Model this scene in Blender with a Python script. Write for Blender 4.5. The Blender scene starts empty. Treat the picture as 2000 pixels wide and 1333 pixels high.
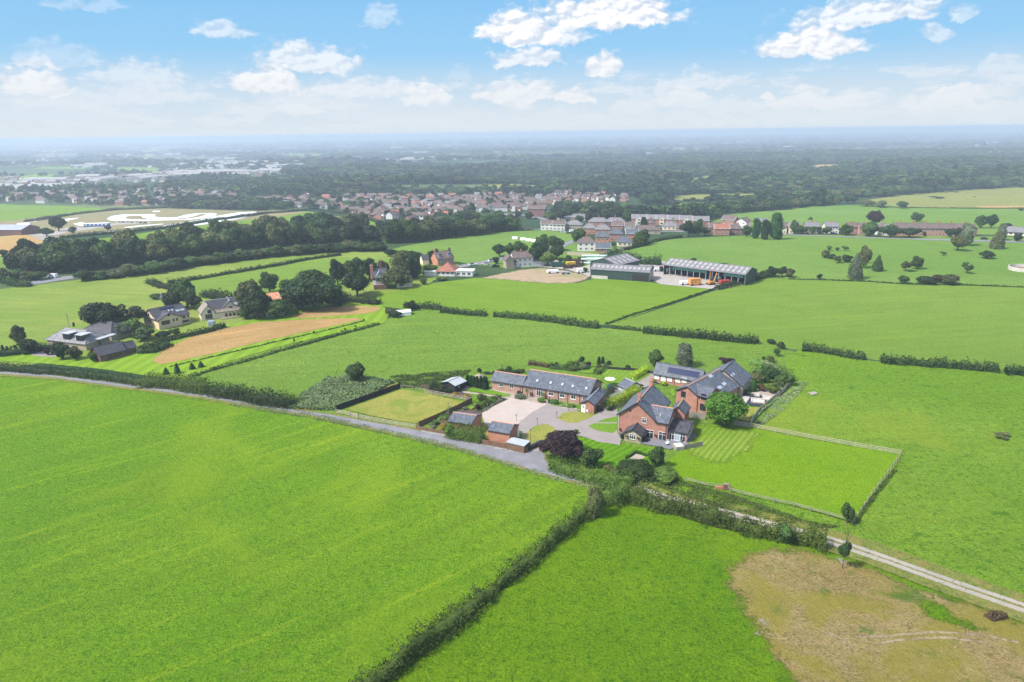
import bpy, bmesh, math, random
import numpy as np
from mathutils import Vector, Matrix
from mathutils.geometry import tessellate_polygon
R = math.radians
random.seed(7); rng = np.random.default_rng(7)
sc = bpy.context.scene
col = sc.collection

# ---------------- camera ----------------
F_PX = 1333.33; CX, CY = 1000.0, 666.5; CAM_Z = 68.0
PITCH = math.atan((CY - 259.0) / F_PX)
cd = bpy.data.cameras.new('camera'); cam = bpy.data.objects.new('camera', cd); col.objects.link(cam)
cd.sensor_width = 36; cd.lens = 24.0; cd.clip_start = 1; cd.clip_end = 200000
CM = Matrix.Rotation(R(90) - PITCH, 4, 'X') @ Matrix.Rotation(R(-0.8), 4, 'Z')
cam.matrix_world = Matrix.Translation((0, 0, CAM_Z)) @ CM
sc.camera = cam
CM3 = CM.to_3x3(); CAMLOC = Vector((0, 0, CAM_Z))

# ---------------- light ----------------
SUN_EL, SUN_AZ = 50, -112          # azimuth from +Y, negative = to the left
sd = bpy.data.lights.new('sun', 'SUN'); sd.energy = 3.4; sd.angle = R(8.0); sd.color = (1, .95, .88)
so = bpy.data.objects.new('sun', sd); col.objects.link(so)
sv = Vector((math.sin(R(SUN_AZ)) * math.cos(R(SUN_EL)), math.cos(R(SUN_AZ)) * math.cos(R(SUN_EL)), math.sin(R(SUN_EL))))
so.rotation_euler = sv.to_track_quat('Z', 'Y').to_euler()
sc.view_settings.view_transform = 'Standard'; sc.view_settings.look = 'None'
sc.view_settings.exposure = 1.12; sc.view_settings.gamma = 1
sc.render.engine = 'CYCLES'
sc.cycles.use_denoising = True; sc.cycles.denoising_prefilter = 'NONE'; sc.cycles.denoising_input_passes = 'RGB_ALBEDO_NORMAL'; sc.cycles.max_bounces = 6; sc.cycles.volume_bounces = 1
sc.cycles.transparent_max_bounces = 16; sc.cycles.diffuse_bounces = 2; sc.cycles.glossy_bounces = 2
sc.cycles.use_adaptive_sampling = True; sc.cycles.adaptive_threshold = 0.01

# ---------------- node helpers ----------------
class NT:
    def __init__(s, nt): s.t = nt; s.n = nt.nodes; s.l = nt.links
    def add(s, typ, **kw):
        n = s.n.new(typ)
        for k, v in kw.items():
            if k == 'ins':
                for kk, vv in v.items():
                    if isinstance(vv, bpy.types.NodeSocket): s.l.new(vv, n.inputs[kk])
                    else: n.inputs[kk].default_value = vv
            else: setattr(n, k, v)
        return n
    def math(s, op, a, b=None, c=None, clamp=False):
        n = s.n.new('ShaderNodeMath'); n.operation = op; n.use_clamp = clamp
        for i, v in enumerate((a, b, c)):
            if v is None: continue
            if isinstance(v, bpy.types.NodeSocket): s.l.new(v, n.inputs[i])
            else: n.inputs[i].default_value = v
        return n.outputs[0]
    def vmath(s, op, a, b=None):
        n = s.n.new('ShaderNodeVectorMath'); n.operation = op
        for i, v in enumerate((a, b)):
            if v is None: continue
            if isinstance(v, bpy.types.NodeSocket): s.l.new(v, n.inputs[i])
            elif op == 'SCALE' and i == 1: n.inputs['Scale'].default_value = v
            else: n.inputs[i].default_value = v
        return n
    def mix(s, f, a, b, blend='MIX'):
        n = s.n.new('ShaderNodeMix'); n.data_type = 'RGBA'; n.blend_type = blend
        for k, v in ((0, f), (6, a), (7, b)):
            if isinstance(v, bpy.types.NodeSocket): s.l.new(v, n.inputs[k])
            else: n.inputs[k].default_value = v if k == 0 else (*v[:3], 1)
        return n.outputs[2]
    def noise(s, vec, scale, detail=4, rough=.55, dist=0.0):
        n = s.n.new('ShaderNodeTexNoise')
        if vec is not None: s.l.new(vec, n.inputs['Vector'])
        n.inputs['Scale'].default_value = scale; n.inputs['Detail'].default_value = detail
        n.inputs['Roughness'].default_value = rough; n.inputs['Distortion'].default_value = dist
        return n.outputs['Fac']
    def ramp(s, v, lo, hi, a=0.0, b=1.0):
        n = s.n.new('ShaderNodeMapRange'); n.interpolation_type = 'SMOOTHSTEP'
        s.l.new(v, n.inputs[0])
        for i, x in enumerate((lo, hi, a, b)): n.inputs[i + 1].default_value = x
        return n.outputs[0]

def srgb(r, g, b):
    f = lambda c: (c / 255 / 12.92) if c / 255 <= .04045 else ((c / 255 + .055) / 1.055) ** 2.4
    return (f(r), f(g), f(b))

# ---------------- sky ----------------
def ang(px, py):
    d = CM3 @ Vector(((px - CX) / F_PX, (CY - py) / F_PX, -1)); d.normalize()
    return math.degrees(math.atan2(d.x, d.y)), math.degrees(math.asin(d.z))
w = bpy.data.worlds.new('World'); sc.world = w; w.use_nodes = True
N = NT(w.node_tree); N.n.clear()
out = N.add('ShaderNodeOutputWorld'); bg = N.add('ShaderNodeBackground')
N.l.new(bg.outputs[0], out.inputs[0])
sky = N.add('ShaderNodeTexSky'); sky.sky_type = 'NISHITA'; sky.sun_disc = False
sky.sun_elevation = R(SUN_EL); sky.sun_rotation = R(SUN_AZ); sky.air_density = 1.0; sky.dust_density = 0.6; sky.ozone_density = 3.0
tc = N.add('ShaderNodeTexCoord'); sep = N.add('ShaderNodeSeparateXYZ', ins={0: tc.outputs['Generated']})
az = N.math('MULTIPLY', N.math('ARCTAN2', sep.outputs[0], sep.outputs[1]), 57.2958)
el = N.math('MULTIPLY', N.math('ARCSINE', sep.outputs[2]), 57.2958)
uv = N.add('ShaderNodeCombineXYZ', ins={0: az, 1: el}).outputs[0]
# clouds drawn as directions on the sky: (px, py, half width, half height, density)
CL = [(1185, 18, 135, 34, 1.0), (1010, 48, 80, 34, 1.0), (1085, 62, 62, 26, .8), (1582, 78, 98, 30, 1.25), (1690, 22, 145, 26, .85),
      (1030, 110, 66, 20, .85), (1178, 124, 40, 20, 1.05), (1010, 178, 80, 24, .95), (1120, 190, 38, 18, 1.0), (515, 152, 76, 26, 1.1), (605, 112, 100, 26, .8),
      (690, 170, 100, 20, .75), (835, 182, 48, 20, .95), (430, 58, 58, 18, .6), (65, 155, 82, 26, .95), (270, 140, 100, 24, .6), (300, 178, 140, 22, .55),
      (110, 190, 150, 18, .45), (585, 212, 36, 14, .8), (490, 230, 32, 8, .6), (740, 30, 40, 22, .4), (1360, 155, 90, 20, .6), (1335, 188, 48, 16, .8), (1500, 182, 24, 8, .9),
      (1585, 192, 110, 16, .85), (1240, 205, 48, 14, .6), (1430, 205, 60, 14, .55), (1850, 192, 74, 18, .9), (1920, 215, 60, 16, .6), (1640, 225, 50, 12, .6), (1830, 62, 34, 16, .55),
      (1890, 18, 30, 12, .45), (1960, 125, 70, 16, .5), (110, 105, 90, 22, .3), (160, 2, 90, 10, .3), (820, 225, 200, 14, .35), (1520, 232, 80, 10, .5), (1380, 235, 70, 8, .55), (900, 140, 24, 14, .25), (1700, 210, 300, 20, .3), (650, 200, 240, 22, .3), (110, 215, 240, 20, .35), (1180, 228, 300, 16, .3), (1835, 155, 40, 10, .3), (1990, 205, 50, 10, .5), (560, 190, 50, 14, .4)]
nz_w = N.add('ShaderNodeTexNoise', noise_dimensions='2D', ins={'Vector': uv, 'Scale': .5, 'Detail': 4.0, 'Roughness': .55})
warp = N.vmath('SCALE', N.vmath('SUBTRACT', nz_w.outputs['Color'], (.5, .5, .5)).outputs[0], 1.7).outputs[0]
uvw = N.vmath('ADD', uv, warp).outputs[0]
M = None; O = None
for (px, py, hw, hh, den) in CL:
    a0, e0 = ang(px, py); kx = 57.3 / F_PX
    wx, wy = hw * kx * 1.15 * math.cos(math.atan((px - CX) / F_PX)) ** 2, hh * kx * 1.2
    d = N.vmath('SUBTRACT', uvw, (a0, e0 - wy * .45, 0)).outputs[0]
    d2 = N.add('ShaderNodeSeparateXYZ', ins={0: N.vmath('MULTIPLY', d, (1 / wx, 1 / wy, 0)).outputs[0]})
    yy = N.math('MAXIMUM', N.math('MULTIPLY', d2.outputs[1], .75), N.math('MULTIPLY', d2.outputs[1], -2.6))
    r = N.math('SQRT', N.math('ADD', N.math('MULTIPLY', d2.outputs[0], d2.outputs[0]), N.math('MULTIPLY', yy, yy)))
    q1_ = N.math('SUBTRACT', 1.0, r); m = N.math('MINIMUM', q1_, N.math('MULTIPLY', q1_, 2.0)); o_ = N.math('MULTIPLY', N.ramp(q1_, -.3, .2), min(1, den ** 1.2)); O = o_ if O is None else N.math('MAXIMUM', O, o_)
    if M is None: M = m
    else: M = N.math('MAXIMUM', M, m)
lb = N.noise(N.vmath('MULTIPLY', uv, (.16, .75, 1)).outputs[0], 1.0, 4, .6)
band = N.math('MULTIPLY', N.ramp(el, .1, .8), N.ramp(el, 5.2, 3.0))
M = N.math('MAXIMUM', M, N.math('MULTIPLY', N.math('MULTIPLY', N.math('SUBTRACT', lb, .46), 4.0), band))
O = N.math('MAXIMUM', O, N.math('MULTIPLY', N.math('MULTIPLY', N.ramp(lb, .44, .6), band), .55))
sq = N.vmath('MULTIPLY', N.vmath('ADD', uv, N.vmath('SCALE', warp, .35).outputs[0]).outputs[0], (.62, 1.15, 1)).outputs[0]
def puff(v):
    vo = N.add('ShaderNodeTexVoronoi', ins={'Vector': v, 'Scale': 1.15, 'Detail': 2.0, 'Roughness': .5}); vo.voronoi_dimensions = '2D'
    return N.math('ADD', N.math('MULTIPLY', N.noise(v, .8, 6, .5), .62), N.math('MULTIPLY', N.math('SUBTRACT', .95, vo.outputs['Distance']), .42))
n1 = puff(sq); n2 = puff(N.vmath('ADD', sq, (-.14, .26, 0)).outputs[0])
Dn = N.math('ADD', N.math('MULTIPLY', M, 2.0), N.math('MULTIPLY', N.math('SUBTRACT', n1, .50), 1.55))
mask = N.ramp(Dn, -.16, .62, 0, 1)
lit = N.ramp(N.math('ADD', N.math('MULTIPLY', N.math('SUBTRACT', n1, n2), 2.0), N.math('MULTIPLY', Dn, .35)), -.15, .6, 0, 1)
mask = N.math('MULTIPLY', mask, N.ramp(el, -.2, 2.0, .5, 1))
mask = N.math('MULTIPLY', mask, N.math('MULTIPLY', O, .97))
skys = N.vmath('SCALE', sky.outputs[0], 0.15).outputs[0]
# more saturated clear blue than the raw model
hsv = N.add('ShaderNodeHueSaturation', ins={'Color': skys, 'Saturation': .55, 'Value': 1.0})
ccol = N.mix(lit, (.315, .35, .41), (.50, .50, .50))
ccol = N.mix(N.ramp(el, .5, 9, 0, 1), (.385, .40, .42), ccol)
g1 = N.mix(N.ramp(el, 2.2, 6.5), (0.291, 0.352, 0.405), (0.152, 0.291, 0.426))
g1 = N.mix(N.ramp(el, -.5, 3.0), (0.348, 0.378, 0.400), g1)
g1 = N.mix(N.ramp(el, 5.5, 12.5), g1, (0.106, 0.252, 0.422))
skyc = N.mix(N.ramp(el, 12, 30), g1, hsv.outputs[0])
fin = N.mix(mask, skyc, ccol)
N.l.new(fin, bg.inputs[0]); bg.inputs[1].default_value = 1.0

# ---------------- terrain ----------------
GY = [-3000, 430, 520, 640, 800, 1100, 1300, 1550, 1900, 2300, 2900, 3600, 4600, 6000, 90000]
GZ = [0, 0, -5, -12, -22, -32, -23, -38, -29, -46, -37, -56, -49, -61, -61]
def gz(y): return float(np.interp(y, GY, GZ))
def ray(px, py):
    return (CM3 @ Vector(((px - CX) / F_PX, (CY - py) / F_PX, -1))).normalized()
def P(px, py, dz=0.0):
    d = ray(px, py)
    lo, hi = 1.0, 80000.0
    f = lambda t: CAM_Z + d.z * t - gz(d.y * t) - dz
    if f(hi) > 0: return CAMLOC + d * hi
    for _ in range(60):
        m = (lo + hi) / 2
        if f(m) > 0: lo = m
        else: hi = m
    return CAMLOC + d * lo
def topx(v):
    q = CM3.transposed() @ (Vector(v) - CAMLOC)
    return CX + F_PX * q.x / -q.z, CY - F_PX * q.y / -q.z
def zat(px, py, base):          # height above ground of a pixel over the ground point base
    d = ray(px, py); t = math.hypot(base.x, base.y) / math.hypot(d.x, d.y)
    return CAM_Z + d.z * t - base.z

# ---------------- object helpers ----------------
def tag(o, label=None, cat=None, group=None, kind=None):
    for k, v in (('label', label), ('category', cat), ('group', group), ('kind', kind)):
        if v: o[k] = v
    return o
def empty(name, loc, rz=0, **kw):
    o = bpy.data.objects.new(name, None); col.objects.link(o); o.empty_display_size = .5
    o.location = loc; o.rotation_euler = (0, 0, rz)
    return tag(o, **kw)
def link(name, me, parent=None, **kw):
    o = bpy.data.objects.new(name, me); col.objects.link(o)
    if parent is not None: o.parent = parent
    return tag(o, **kw)
KIDS = {}
def copy_tree(o, parent=None):
    c = o.copy(); col.objects.link(c); c.parent = parent
    for ch in KIDS.get(o.name) or KIDS.setdefault(o.name, list(o.children)): copy_tree(ch, c)
    return c
class MB:
    def __init__(s): s.v = []; s.f = []; s.m = []
    def face(s, pts, m=0):
        i = len(s.v); s.v += [tuple(p) for p in pts]; s.f.append(list(range(i, i + len(pts)))); s.m.append(m)
    def box(s, x0, y0, z0, x1, y1, z1, m=0):
        i = len(s.v)
        s.v += [(x0, y0, z0), (x1, y0, z0), (x1, y1, z0), (x0, y1, z0), (x0, y0, z1), (x1, y0, z1), (x1, y1, z1), (x0, y1, z1)]
        for q in ((0, 3, 2, 1), (4, 5, 6, 7), (0, 1, 5, 4), (1, 2, 6, 5), (2, 3, 7, 6), (3, 0, 4, 7)):
            s.f.append([i + k for k in q]); s.m.append(m)
    def prism(s, poly, z0, z1, m=0):       # poly of xy (or (x,y) tuples), vertical extrusion
        n = len(poly); i = len(s.v)
        z0f = z0 if callable(z0) else (lambda x, y: z0); z1f = z1 if callable(z1) else (lambda x, y: z1)
        s.v += [(x, y, z0f(x, y)) for x, y in poly] + [(x, y, z1f(x, y)) for x, y in poly]
        s.f.append([i + k for k in range(n)][::-1]); s.f.append([i + n + k for k in range(n)]); s.m += [m, m]
        for k in range(n):
            j = (k + 1) % n; s.f.append([i + k, i + j, i + n + j, i + n + k]); s.m.append(m)
    def hull(s, a, b, m=0):                # two matching loops joined and capped
        n = len(a); i = len(s.v); s.v += [tuple(p) for p in a] + [tuple(p) for p in b]
        s.f.append([i + k for k in range(n)][::-1]); s.f.append([i + n + k for k in range(n)]); s.m += [m, m]
        for k in range(n):
            j = (k + 1) % n; s.f.append([i + k, i + j, i + n + j, i + n + k]); s.m.append(m)
    def bar(s, a, b, r, m=0, n=4, r2=None):
        a, b = Vector(a), Vector(b); d = (b - a).normalized()
        u = d.orthogonal().normalized() if abs(d.z) > .9 else Vector((0, 0, 1)).cross(d).normalized(); w_ = d.cross(u)
        r2 = r if r2 is None else r2; off = math.pi / 4 if n == 4 else 0
        A = [a + (u * math.cos(off + 2 * math.pi * k / n) + w_ * math.sin(off + 2 * math.pi * k / n)) * r for k in range(n)]
        B = [b + (u * math.cos(off + 2 * math.pi * k / n) + w_ * math.sin(off + 2 * math.pi * k / n)) * r2 for k in range(n)]
        s.hull(A, B, m)
    def mesh(s, name, mats):
        me = bpy.data.meshes.new(name); me.from_pydata(s.v, [], s.f)
        for m in (mats if isinstance(mats, (list, tuple)) else [mats]): me.materials.append(m)
        me.polygons.foreach_set('material_index', s.m); me.update()
        bm = bmesh.new(); bm.from_mesh(me); bmesh.ops.recalc_face_normals(bm, faces=bm.faces); bm.to_mesh(me); bm.free()
        return me
    def obj(s, name, mats, parent=None, **kw): return link(name, s.mesh(name, mats), parent, **kw)

# ---------------- materials ----------------
MAT = {}
def newmat(name):
    m = bpy.data.materials.new(name); m.use_nodes = True; T = NT(m.node_tree); T.n.clear()
    o = T.add('ShaderNodeOutputMaterial'); b = T.add('ShaderNodeBsdfPrincipled'); T.l.new(b.outputs[0], o.inputs[0])
    b.inputs['Roughness'].default_value = .8; b.inputs['Specular IOR Level'].default_value = .25
    MAT[name] = m; return m, T, b
def bump(T, b, h, dist=.1, strength=1.0):
    n = T.add('ShaderNodeBump', ins={'Height': h, 'Distance': dist, 'Strength': strength}); T.l.new(n.outputs[0], b.inputs['Normal'])
def pos(T): return T.add('ShaderNodeNewGeometry').outputs['Position']
def obco(T): return T.add('ShaderNodeTexCoord').outputs['Object']
def simple(name, c, rough=.7, spec=.3, var=.25, scale=1.5, metal=0, bmp=0.0):
    m, T, b = newmat(name); v = obco(T); n = T.noise(v, scale, 5, .6); n2 = T.noise(v, scale * 9, 3)
    f = T.math('MULTIPLY_ADD', n, .7, T.math('MULTIPLY', n2, .3))
    T.l.new(T.mix(T.ramp(f, .3, .7), [x * (1 - var) for x in c], [min(1, x * (1 + var)) for x in c]), b.inputs['Base Color'])
    b.inputs['Roughness'].default_value = rough; b.inputs['Specular IOR Level'].default_value = spec; b.inputs['Metallic'].default_value = metal
    if bmp: bump(T, b, f, bmp)
    return m
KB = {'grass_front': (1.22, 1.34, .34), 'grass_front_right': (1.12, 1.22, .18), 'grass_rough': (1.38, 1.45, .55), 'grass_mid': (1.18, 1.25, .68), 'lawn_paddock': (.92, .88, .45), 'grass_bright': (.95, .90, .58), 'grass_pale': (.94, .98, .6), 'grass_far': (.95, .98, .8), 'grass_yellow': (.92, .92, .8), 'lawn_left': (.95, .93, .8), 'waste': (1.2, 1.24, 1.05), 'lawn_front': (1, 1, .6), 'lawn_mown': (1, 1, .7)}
def grass(name, c1, c2, c3, tuft=.5, s1=.02, stripe=None, fleck=None, bmp=.35, patch=None, streak=None):
    """c1/c2 broad tones, c3 tuft tone; stripe=(angle,width,contrast) mown bands"""
    kb = KB.get(name, (1, 1, .85)); kf = lambda c: tuple(x * y for x, y in zip(c, kb)); c1, c2, c3 = kf(c1), kf(c2), kf(c3); fleck = fleck and (kf(fleck[0]), *fleck[1:]); patch = patch and (kf(patch[0]), *patch[1:])
    m, T, b = newmat(name); v = pos(T)
    v2 = T.vmath('MULTIPLY', v, (1, 1, 0)).outputs[0]
    c = T.mix(T.ramp(T.noise(v2, s1, 5, .6, .6), .32, .68), c1, c2)
    c = T.mix(T.math('MULTIPLY', T.ramp(T.noise(v2, s1 * 6, 5, .65, .4), .42, .75), .55), c, [x * .8 for x in c1])
    if streak:
        mp = T.add('ShaderNodeMapping', vector_type='TEXTURE', ins={'Vector': v2, 'Rotation': (0, 0, R(streak[0])), 'Scale': (36, 3.2, 1)})
        sn = T.noise(mp.outputs[0], 1.0, 4, .6); c = T.mix(T.math('MULTIPLY', T.ramp(sn, .45, .72), streak[1]), c, [x * .68 for x in c2])
        c = T.mix(T.math('MULTIPLY', T.ramp(sn, .46, .28), streak[1]), c, (c2[0] * 1.35, c2[1] * 1.12, c2[2]))
    if stripe:
        mp = T.add('ShaderNodeMapping', ins={'Vector': v2, 'Rotation': (0, 0, R(stripe[0]))})
        wv = T.add('ShaderNodeTexWave', ins={'Vector': mp.outputs[0], 'Scale': 6.2832 / 20 / stripe[1] , 'Distortion': 1.2, 'Detail': 2.0, 'Detail Scale': .5})
        wv.wave_profile = 'SIN'
        c = T.mix(T.math('MULTIPLY', T.ramp(wv.outputs['Fac'], .3, .7), stripe[2]), c, [x * .55 for x in c1])
    tn = T.noise(v2, .75, 7, .78, .25)
    c = T.mix(T.math('MULTIPLY', T.ramp(tn, .5, .64), tuft), c, c3)
    c = T.mix(T.math('MULTIPLY', T.ramp(tn, .45, .34), tuft * .6), c, [min(1, x * 1.25) for x in c2])
    fn = T.noise(v2, 2.6, 5, .8)
    c = T.mix(T.math('MULTIPLY', T.ramp(fn, .5, .38), .75), c, [x * .55 for x in c3])
    c = T.mix(T.math('MULTIPLY', T.ramp(fn, .54, .66), .6), c, [min(1, x * 1.45) for x in c2])
    if fleck:
        c = T.mix(T.math('MULTIPLY', T.ramp(T.noise(v2, fleck[3], 6, .62, .5), fleck[1], fleck[2]), fleck[4]), c, fleck[0])
    if patch:
        c = T.mix(T.math('MULTIPLY', T.ramp(T.noise(v2, patch[3], 5, .6, .8), patch[1], patch[2]), patch[4]), c, patch[0])
    T.l.new(c, b.inputs['Base Color']); b.inputs['Roughness'].default_value = .9; b.inputs['Specular IOR Level'].default_value = .1
    bump(T, b, T.math('ADD', T.math('MULTIPLY', tn, 1.3), T.math('MULTIPLY', fn, .45)), bmp)
    return m
def SA(p, q):      # angle for mown bands that run from photo pixel p to q
    d = P(*q) - P(*p); return 90 - math.degrees(math.atan2(d.y, d.x))
G = lambda r, g, b_, k=.5: tuple(x * k for x in srgb(r, g, b_))
grass('grass_front', G(122, 166, 50), G(150, 182, 74), G(84, 140, 22), .85, .012, bmp=.8, streak=(40, .8), patch=(G(158, 182, 70), .5, .66, .025, .5))
grass('grass_front_right', G(124, 168, 36), G(146, 182, 60), G(80, 136, 20), .9, .03, bmp=.9, streak=(52, .4), patch=(G(146, 178, 60), .54, .66, .08, .5))
grass('grass_rough', G(132, 170, 62), G(150, 184, 86), G(82, 136, 34), .95, .02, bmp=1.0, streak=(0, .45), fleck=(G(80, 130, 34), .60, .68, .22, .75), patch=(G(160, 176, 84), .55, .66, .02, .5))
grass('grass_mid', G(132, 168, 74), G(150, 180, 94), G(92, 136, 44), .9, .012, bmp=.7, streak=(5, .55), fleck=(G(90, 130, 52), .60, .68, .2, .7))
grass('grass_bright', G(140, 186, 54), G(154, 196, 72), G(114, 166, 40), .6, .01, streak=(-25, .5), bmp=.4)
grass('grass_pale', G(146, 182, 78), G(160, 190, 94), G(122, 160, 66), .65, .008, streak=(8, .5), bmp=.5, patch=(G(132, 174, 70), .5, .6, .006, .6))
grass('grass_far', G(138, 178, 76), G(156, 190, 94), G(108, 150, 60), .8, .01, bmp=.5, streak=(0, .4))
grass('grass_yellow', G(150, 186, 72), G(176, 196, 96), G(126, 164, 60), .5, .01, streak=(-12, .8), bmp=.3, patch=(G(196, 188, 112), .54, .66, .012, .6))
grass('grass_olive', G(166, 170, 92), G(180, 184, 106), G(134, 146, 70), .6, .01, bmp=.4)
grass('lawn', G(128, 172, 46), G(150, 184, 66), G(104, 152, 40), .4, .03, stripe=(30, 1.5, .35), bmp=.12)
grass('lawn_left', G(152, 198, 46), G(168, 208, 64), G(134, 184, 42), .3, .02, stripe=(SA((243, 711), (299, 681)), 4.6, .42), bmp=.12)
grass('lawn_paddock', G(136, 186, 16), G(150, 192, 40), G(112, 166, 8), .7, .05, bmp=.25, patch=(G(164, 188, 74), .56, .7, .04, .4))
grass('lawn_mown', G(140, 180, 50), G(168, 190, 92), G(120, 162, 48), .5, .04, stripe=(SA((1354, 864.5), (1388, 829)), 1.25, .6), bmp=.12)
grass('lawn_front', G(112, 168, 22), G(126, 178, 40), G(86, 146, 20), .5, .06, stripe=(SA((1187, 907), (1238, 879)), 1.6, .6), bmp=.12)
grass('lawn_dry', G(172, 174, 88), G(188, 186, 100), G(146, 158, 66), .7, .03, bmp=.2, patch=(G(138, 162, 62), .5, .62, .1, .7), streak=(30, .3))
grass('lawn_plain', G(124, 170, 50), G(142, 182, 62), G(100, 150, 44), .4, .05, bmp=.12)
grass('hay', G(208, 168, 116), G(224, 188, 136), G(184, 150, 94), .7, .02, bmp=.3, streak=(28, .7))
grass('hay_far', G(216, 176, 120), G(226, 190, 132), G(198, 160, 106), .4, .02, bmp=.1)
grass('waste', G(190, 162, 114), G(214, 188, 140), G(150, 138, 72), .9, .06, bmp=.9, fleck=(G(96, 136, 36), .53, .66, .11, .85), patch=(G(178, 166, 72), .44, .60, .07, .8), streak=(-35, .4))
grass('verge', G(156, 168, 84), G(172, 178, 100), G(110, 140, 54), .95, .08, bmp=.5, patch=(G(186, 166, 104), .5, .62, .3, .7))
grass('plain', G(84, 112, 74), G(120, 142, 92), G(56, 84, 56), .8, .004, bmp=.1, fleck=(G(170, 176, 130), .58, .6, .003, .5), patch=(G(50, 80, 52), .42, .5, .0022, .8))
def ground_mat(name, c, var=.12, grit=.2, patch=None, bmp=.05):
    m, T, b = newmat(name); v = pos(T)
    n = T.noise(v, .25, 6, .65); n2 = T.noise(v, 6, 4, .7); n3 = T.noise(v, 1.3, 5, .7, 1.0)
    k = T.mix(T.ramp(n, .3, .7), [x * (1 - var) for x in c], [x * (1 + var) for x in c])
    k = T.mix(T.math('MULTIPLY', T.ramp(n3, .52, .72), var * 2.2), k, [x * .7 for x in c])
    k = T.mix(T.math('MULTIPLY', T.ramp(n2, .45, .7), grit), k, [x * .55 for x in c])
    if patch: k = T.mix(T.math('MULTIPLY', T.ramp(T.noise(v, patch[1], 5, .65, .7), patch[2], patch[3]), patch[4]), k, patch[0])
    T.l.new(k, b.inputs['Base Color']); b.inputs['Roughness'].default_value = .92; bump(T, b, n2, bmp); return m
ground_mat('tarmac', G(162, 161, 168), .15, .22, (G(150, 150, 158), .35, .5, .62, .6))
ground_mat('apron', G(186, 184, 184), .12, .3, (G(120, 130, 96), .6, .56, .68, .8))
ground_mat('gravel', G(182, 172, 168), .08, .2)
ground_mat('gravel_light', G(222, 206, 196), .06, .15)
ground_mat('paving', G(150, 150, 160), .08, .25)
ground_mat('paving_pale', G(206, 190, 176), .1, .25)
ground_mat('paving_dark', G(66, 70, 88), .1, .25)
ground_mat('paving_white', G(226, 220, 214), .06, .1)
ground_mat('bare_earth', G(204, 178, 146), .14, .35, (G(160, 168, 110), .08, .52, .64, .7))
ground_mat('concrete', G(206, 198, 190), .08, .2)
ground_mat('rut', G(196, 187, 172), .1, .3, (G(140, 150, 96), .5, .58, .7, .8))
ground_mat('worn', G(184, 164, 128), .2, .4)
ground_mat('soil', G(110, 92, 78), .2, .4)
ground_mat('circuit_ground', G(176, 160, 112), .15, .3, (G(150, 160, 100), .03, .46, .6, .7))
m_, T_, b_ = newmat('circuit_track_glare'); T_.l.new(T_.mix(T_.noise(pos(T_), .05, 3), (.8, .8, .8), (.7, .71, .73)), b_.inputs['Base Color']); b_.inputs['Roughness'].default_value = .35  # sky and sun glare on the track is put into this near-white colour
HAZE = 2.3e-4

# ---------------- ground sheets ----------------
LAYER = [0]
def soft(mat, fe, k=1.0):
    key = mat + '_soft%g' % fe
    if key not in MAT:
        m = MAT[mat].copy(); m.name = key; MAT[key] = m; T = NT(m.node_tree); o = [n for n in T.n if n.type == 'OUTPUT_MATERIAL'][0]; sh = o.inputs[0].links[0].from_socket
        a = T.add('ShaderNodeAttribute'); a.attribute_name = 'edge'; tr = T.add('ShaderNodeBsdfTransparent'); v = pos(T)
        e = T.math('ADD', T.math('DIVIDE', a.outputs['Fac'], fe), T.math('ADD', T.math('MULTIPLY', T.math('SUBTRACT', T.noise(v, 1.2 / fe, 6, .7), .5), 1.5), T.math('MULTIPLY', T.math('SUBTRACT', T.noise(v, 1.9, 4, .8), .5), .9)))
        mx = T.add('ShaderNodeMixShader', ins={0: T.ramp(e, .3, .75), 1: tr.outputs[0]}); T.l.new(sh, mx.inputs[2]); T.l.new(mx.outputs[0], o.inputs[0])
    return MAT[key]
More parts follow.
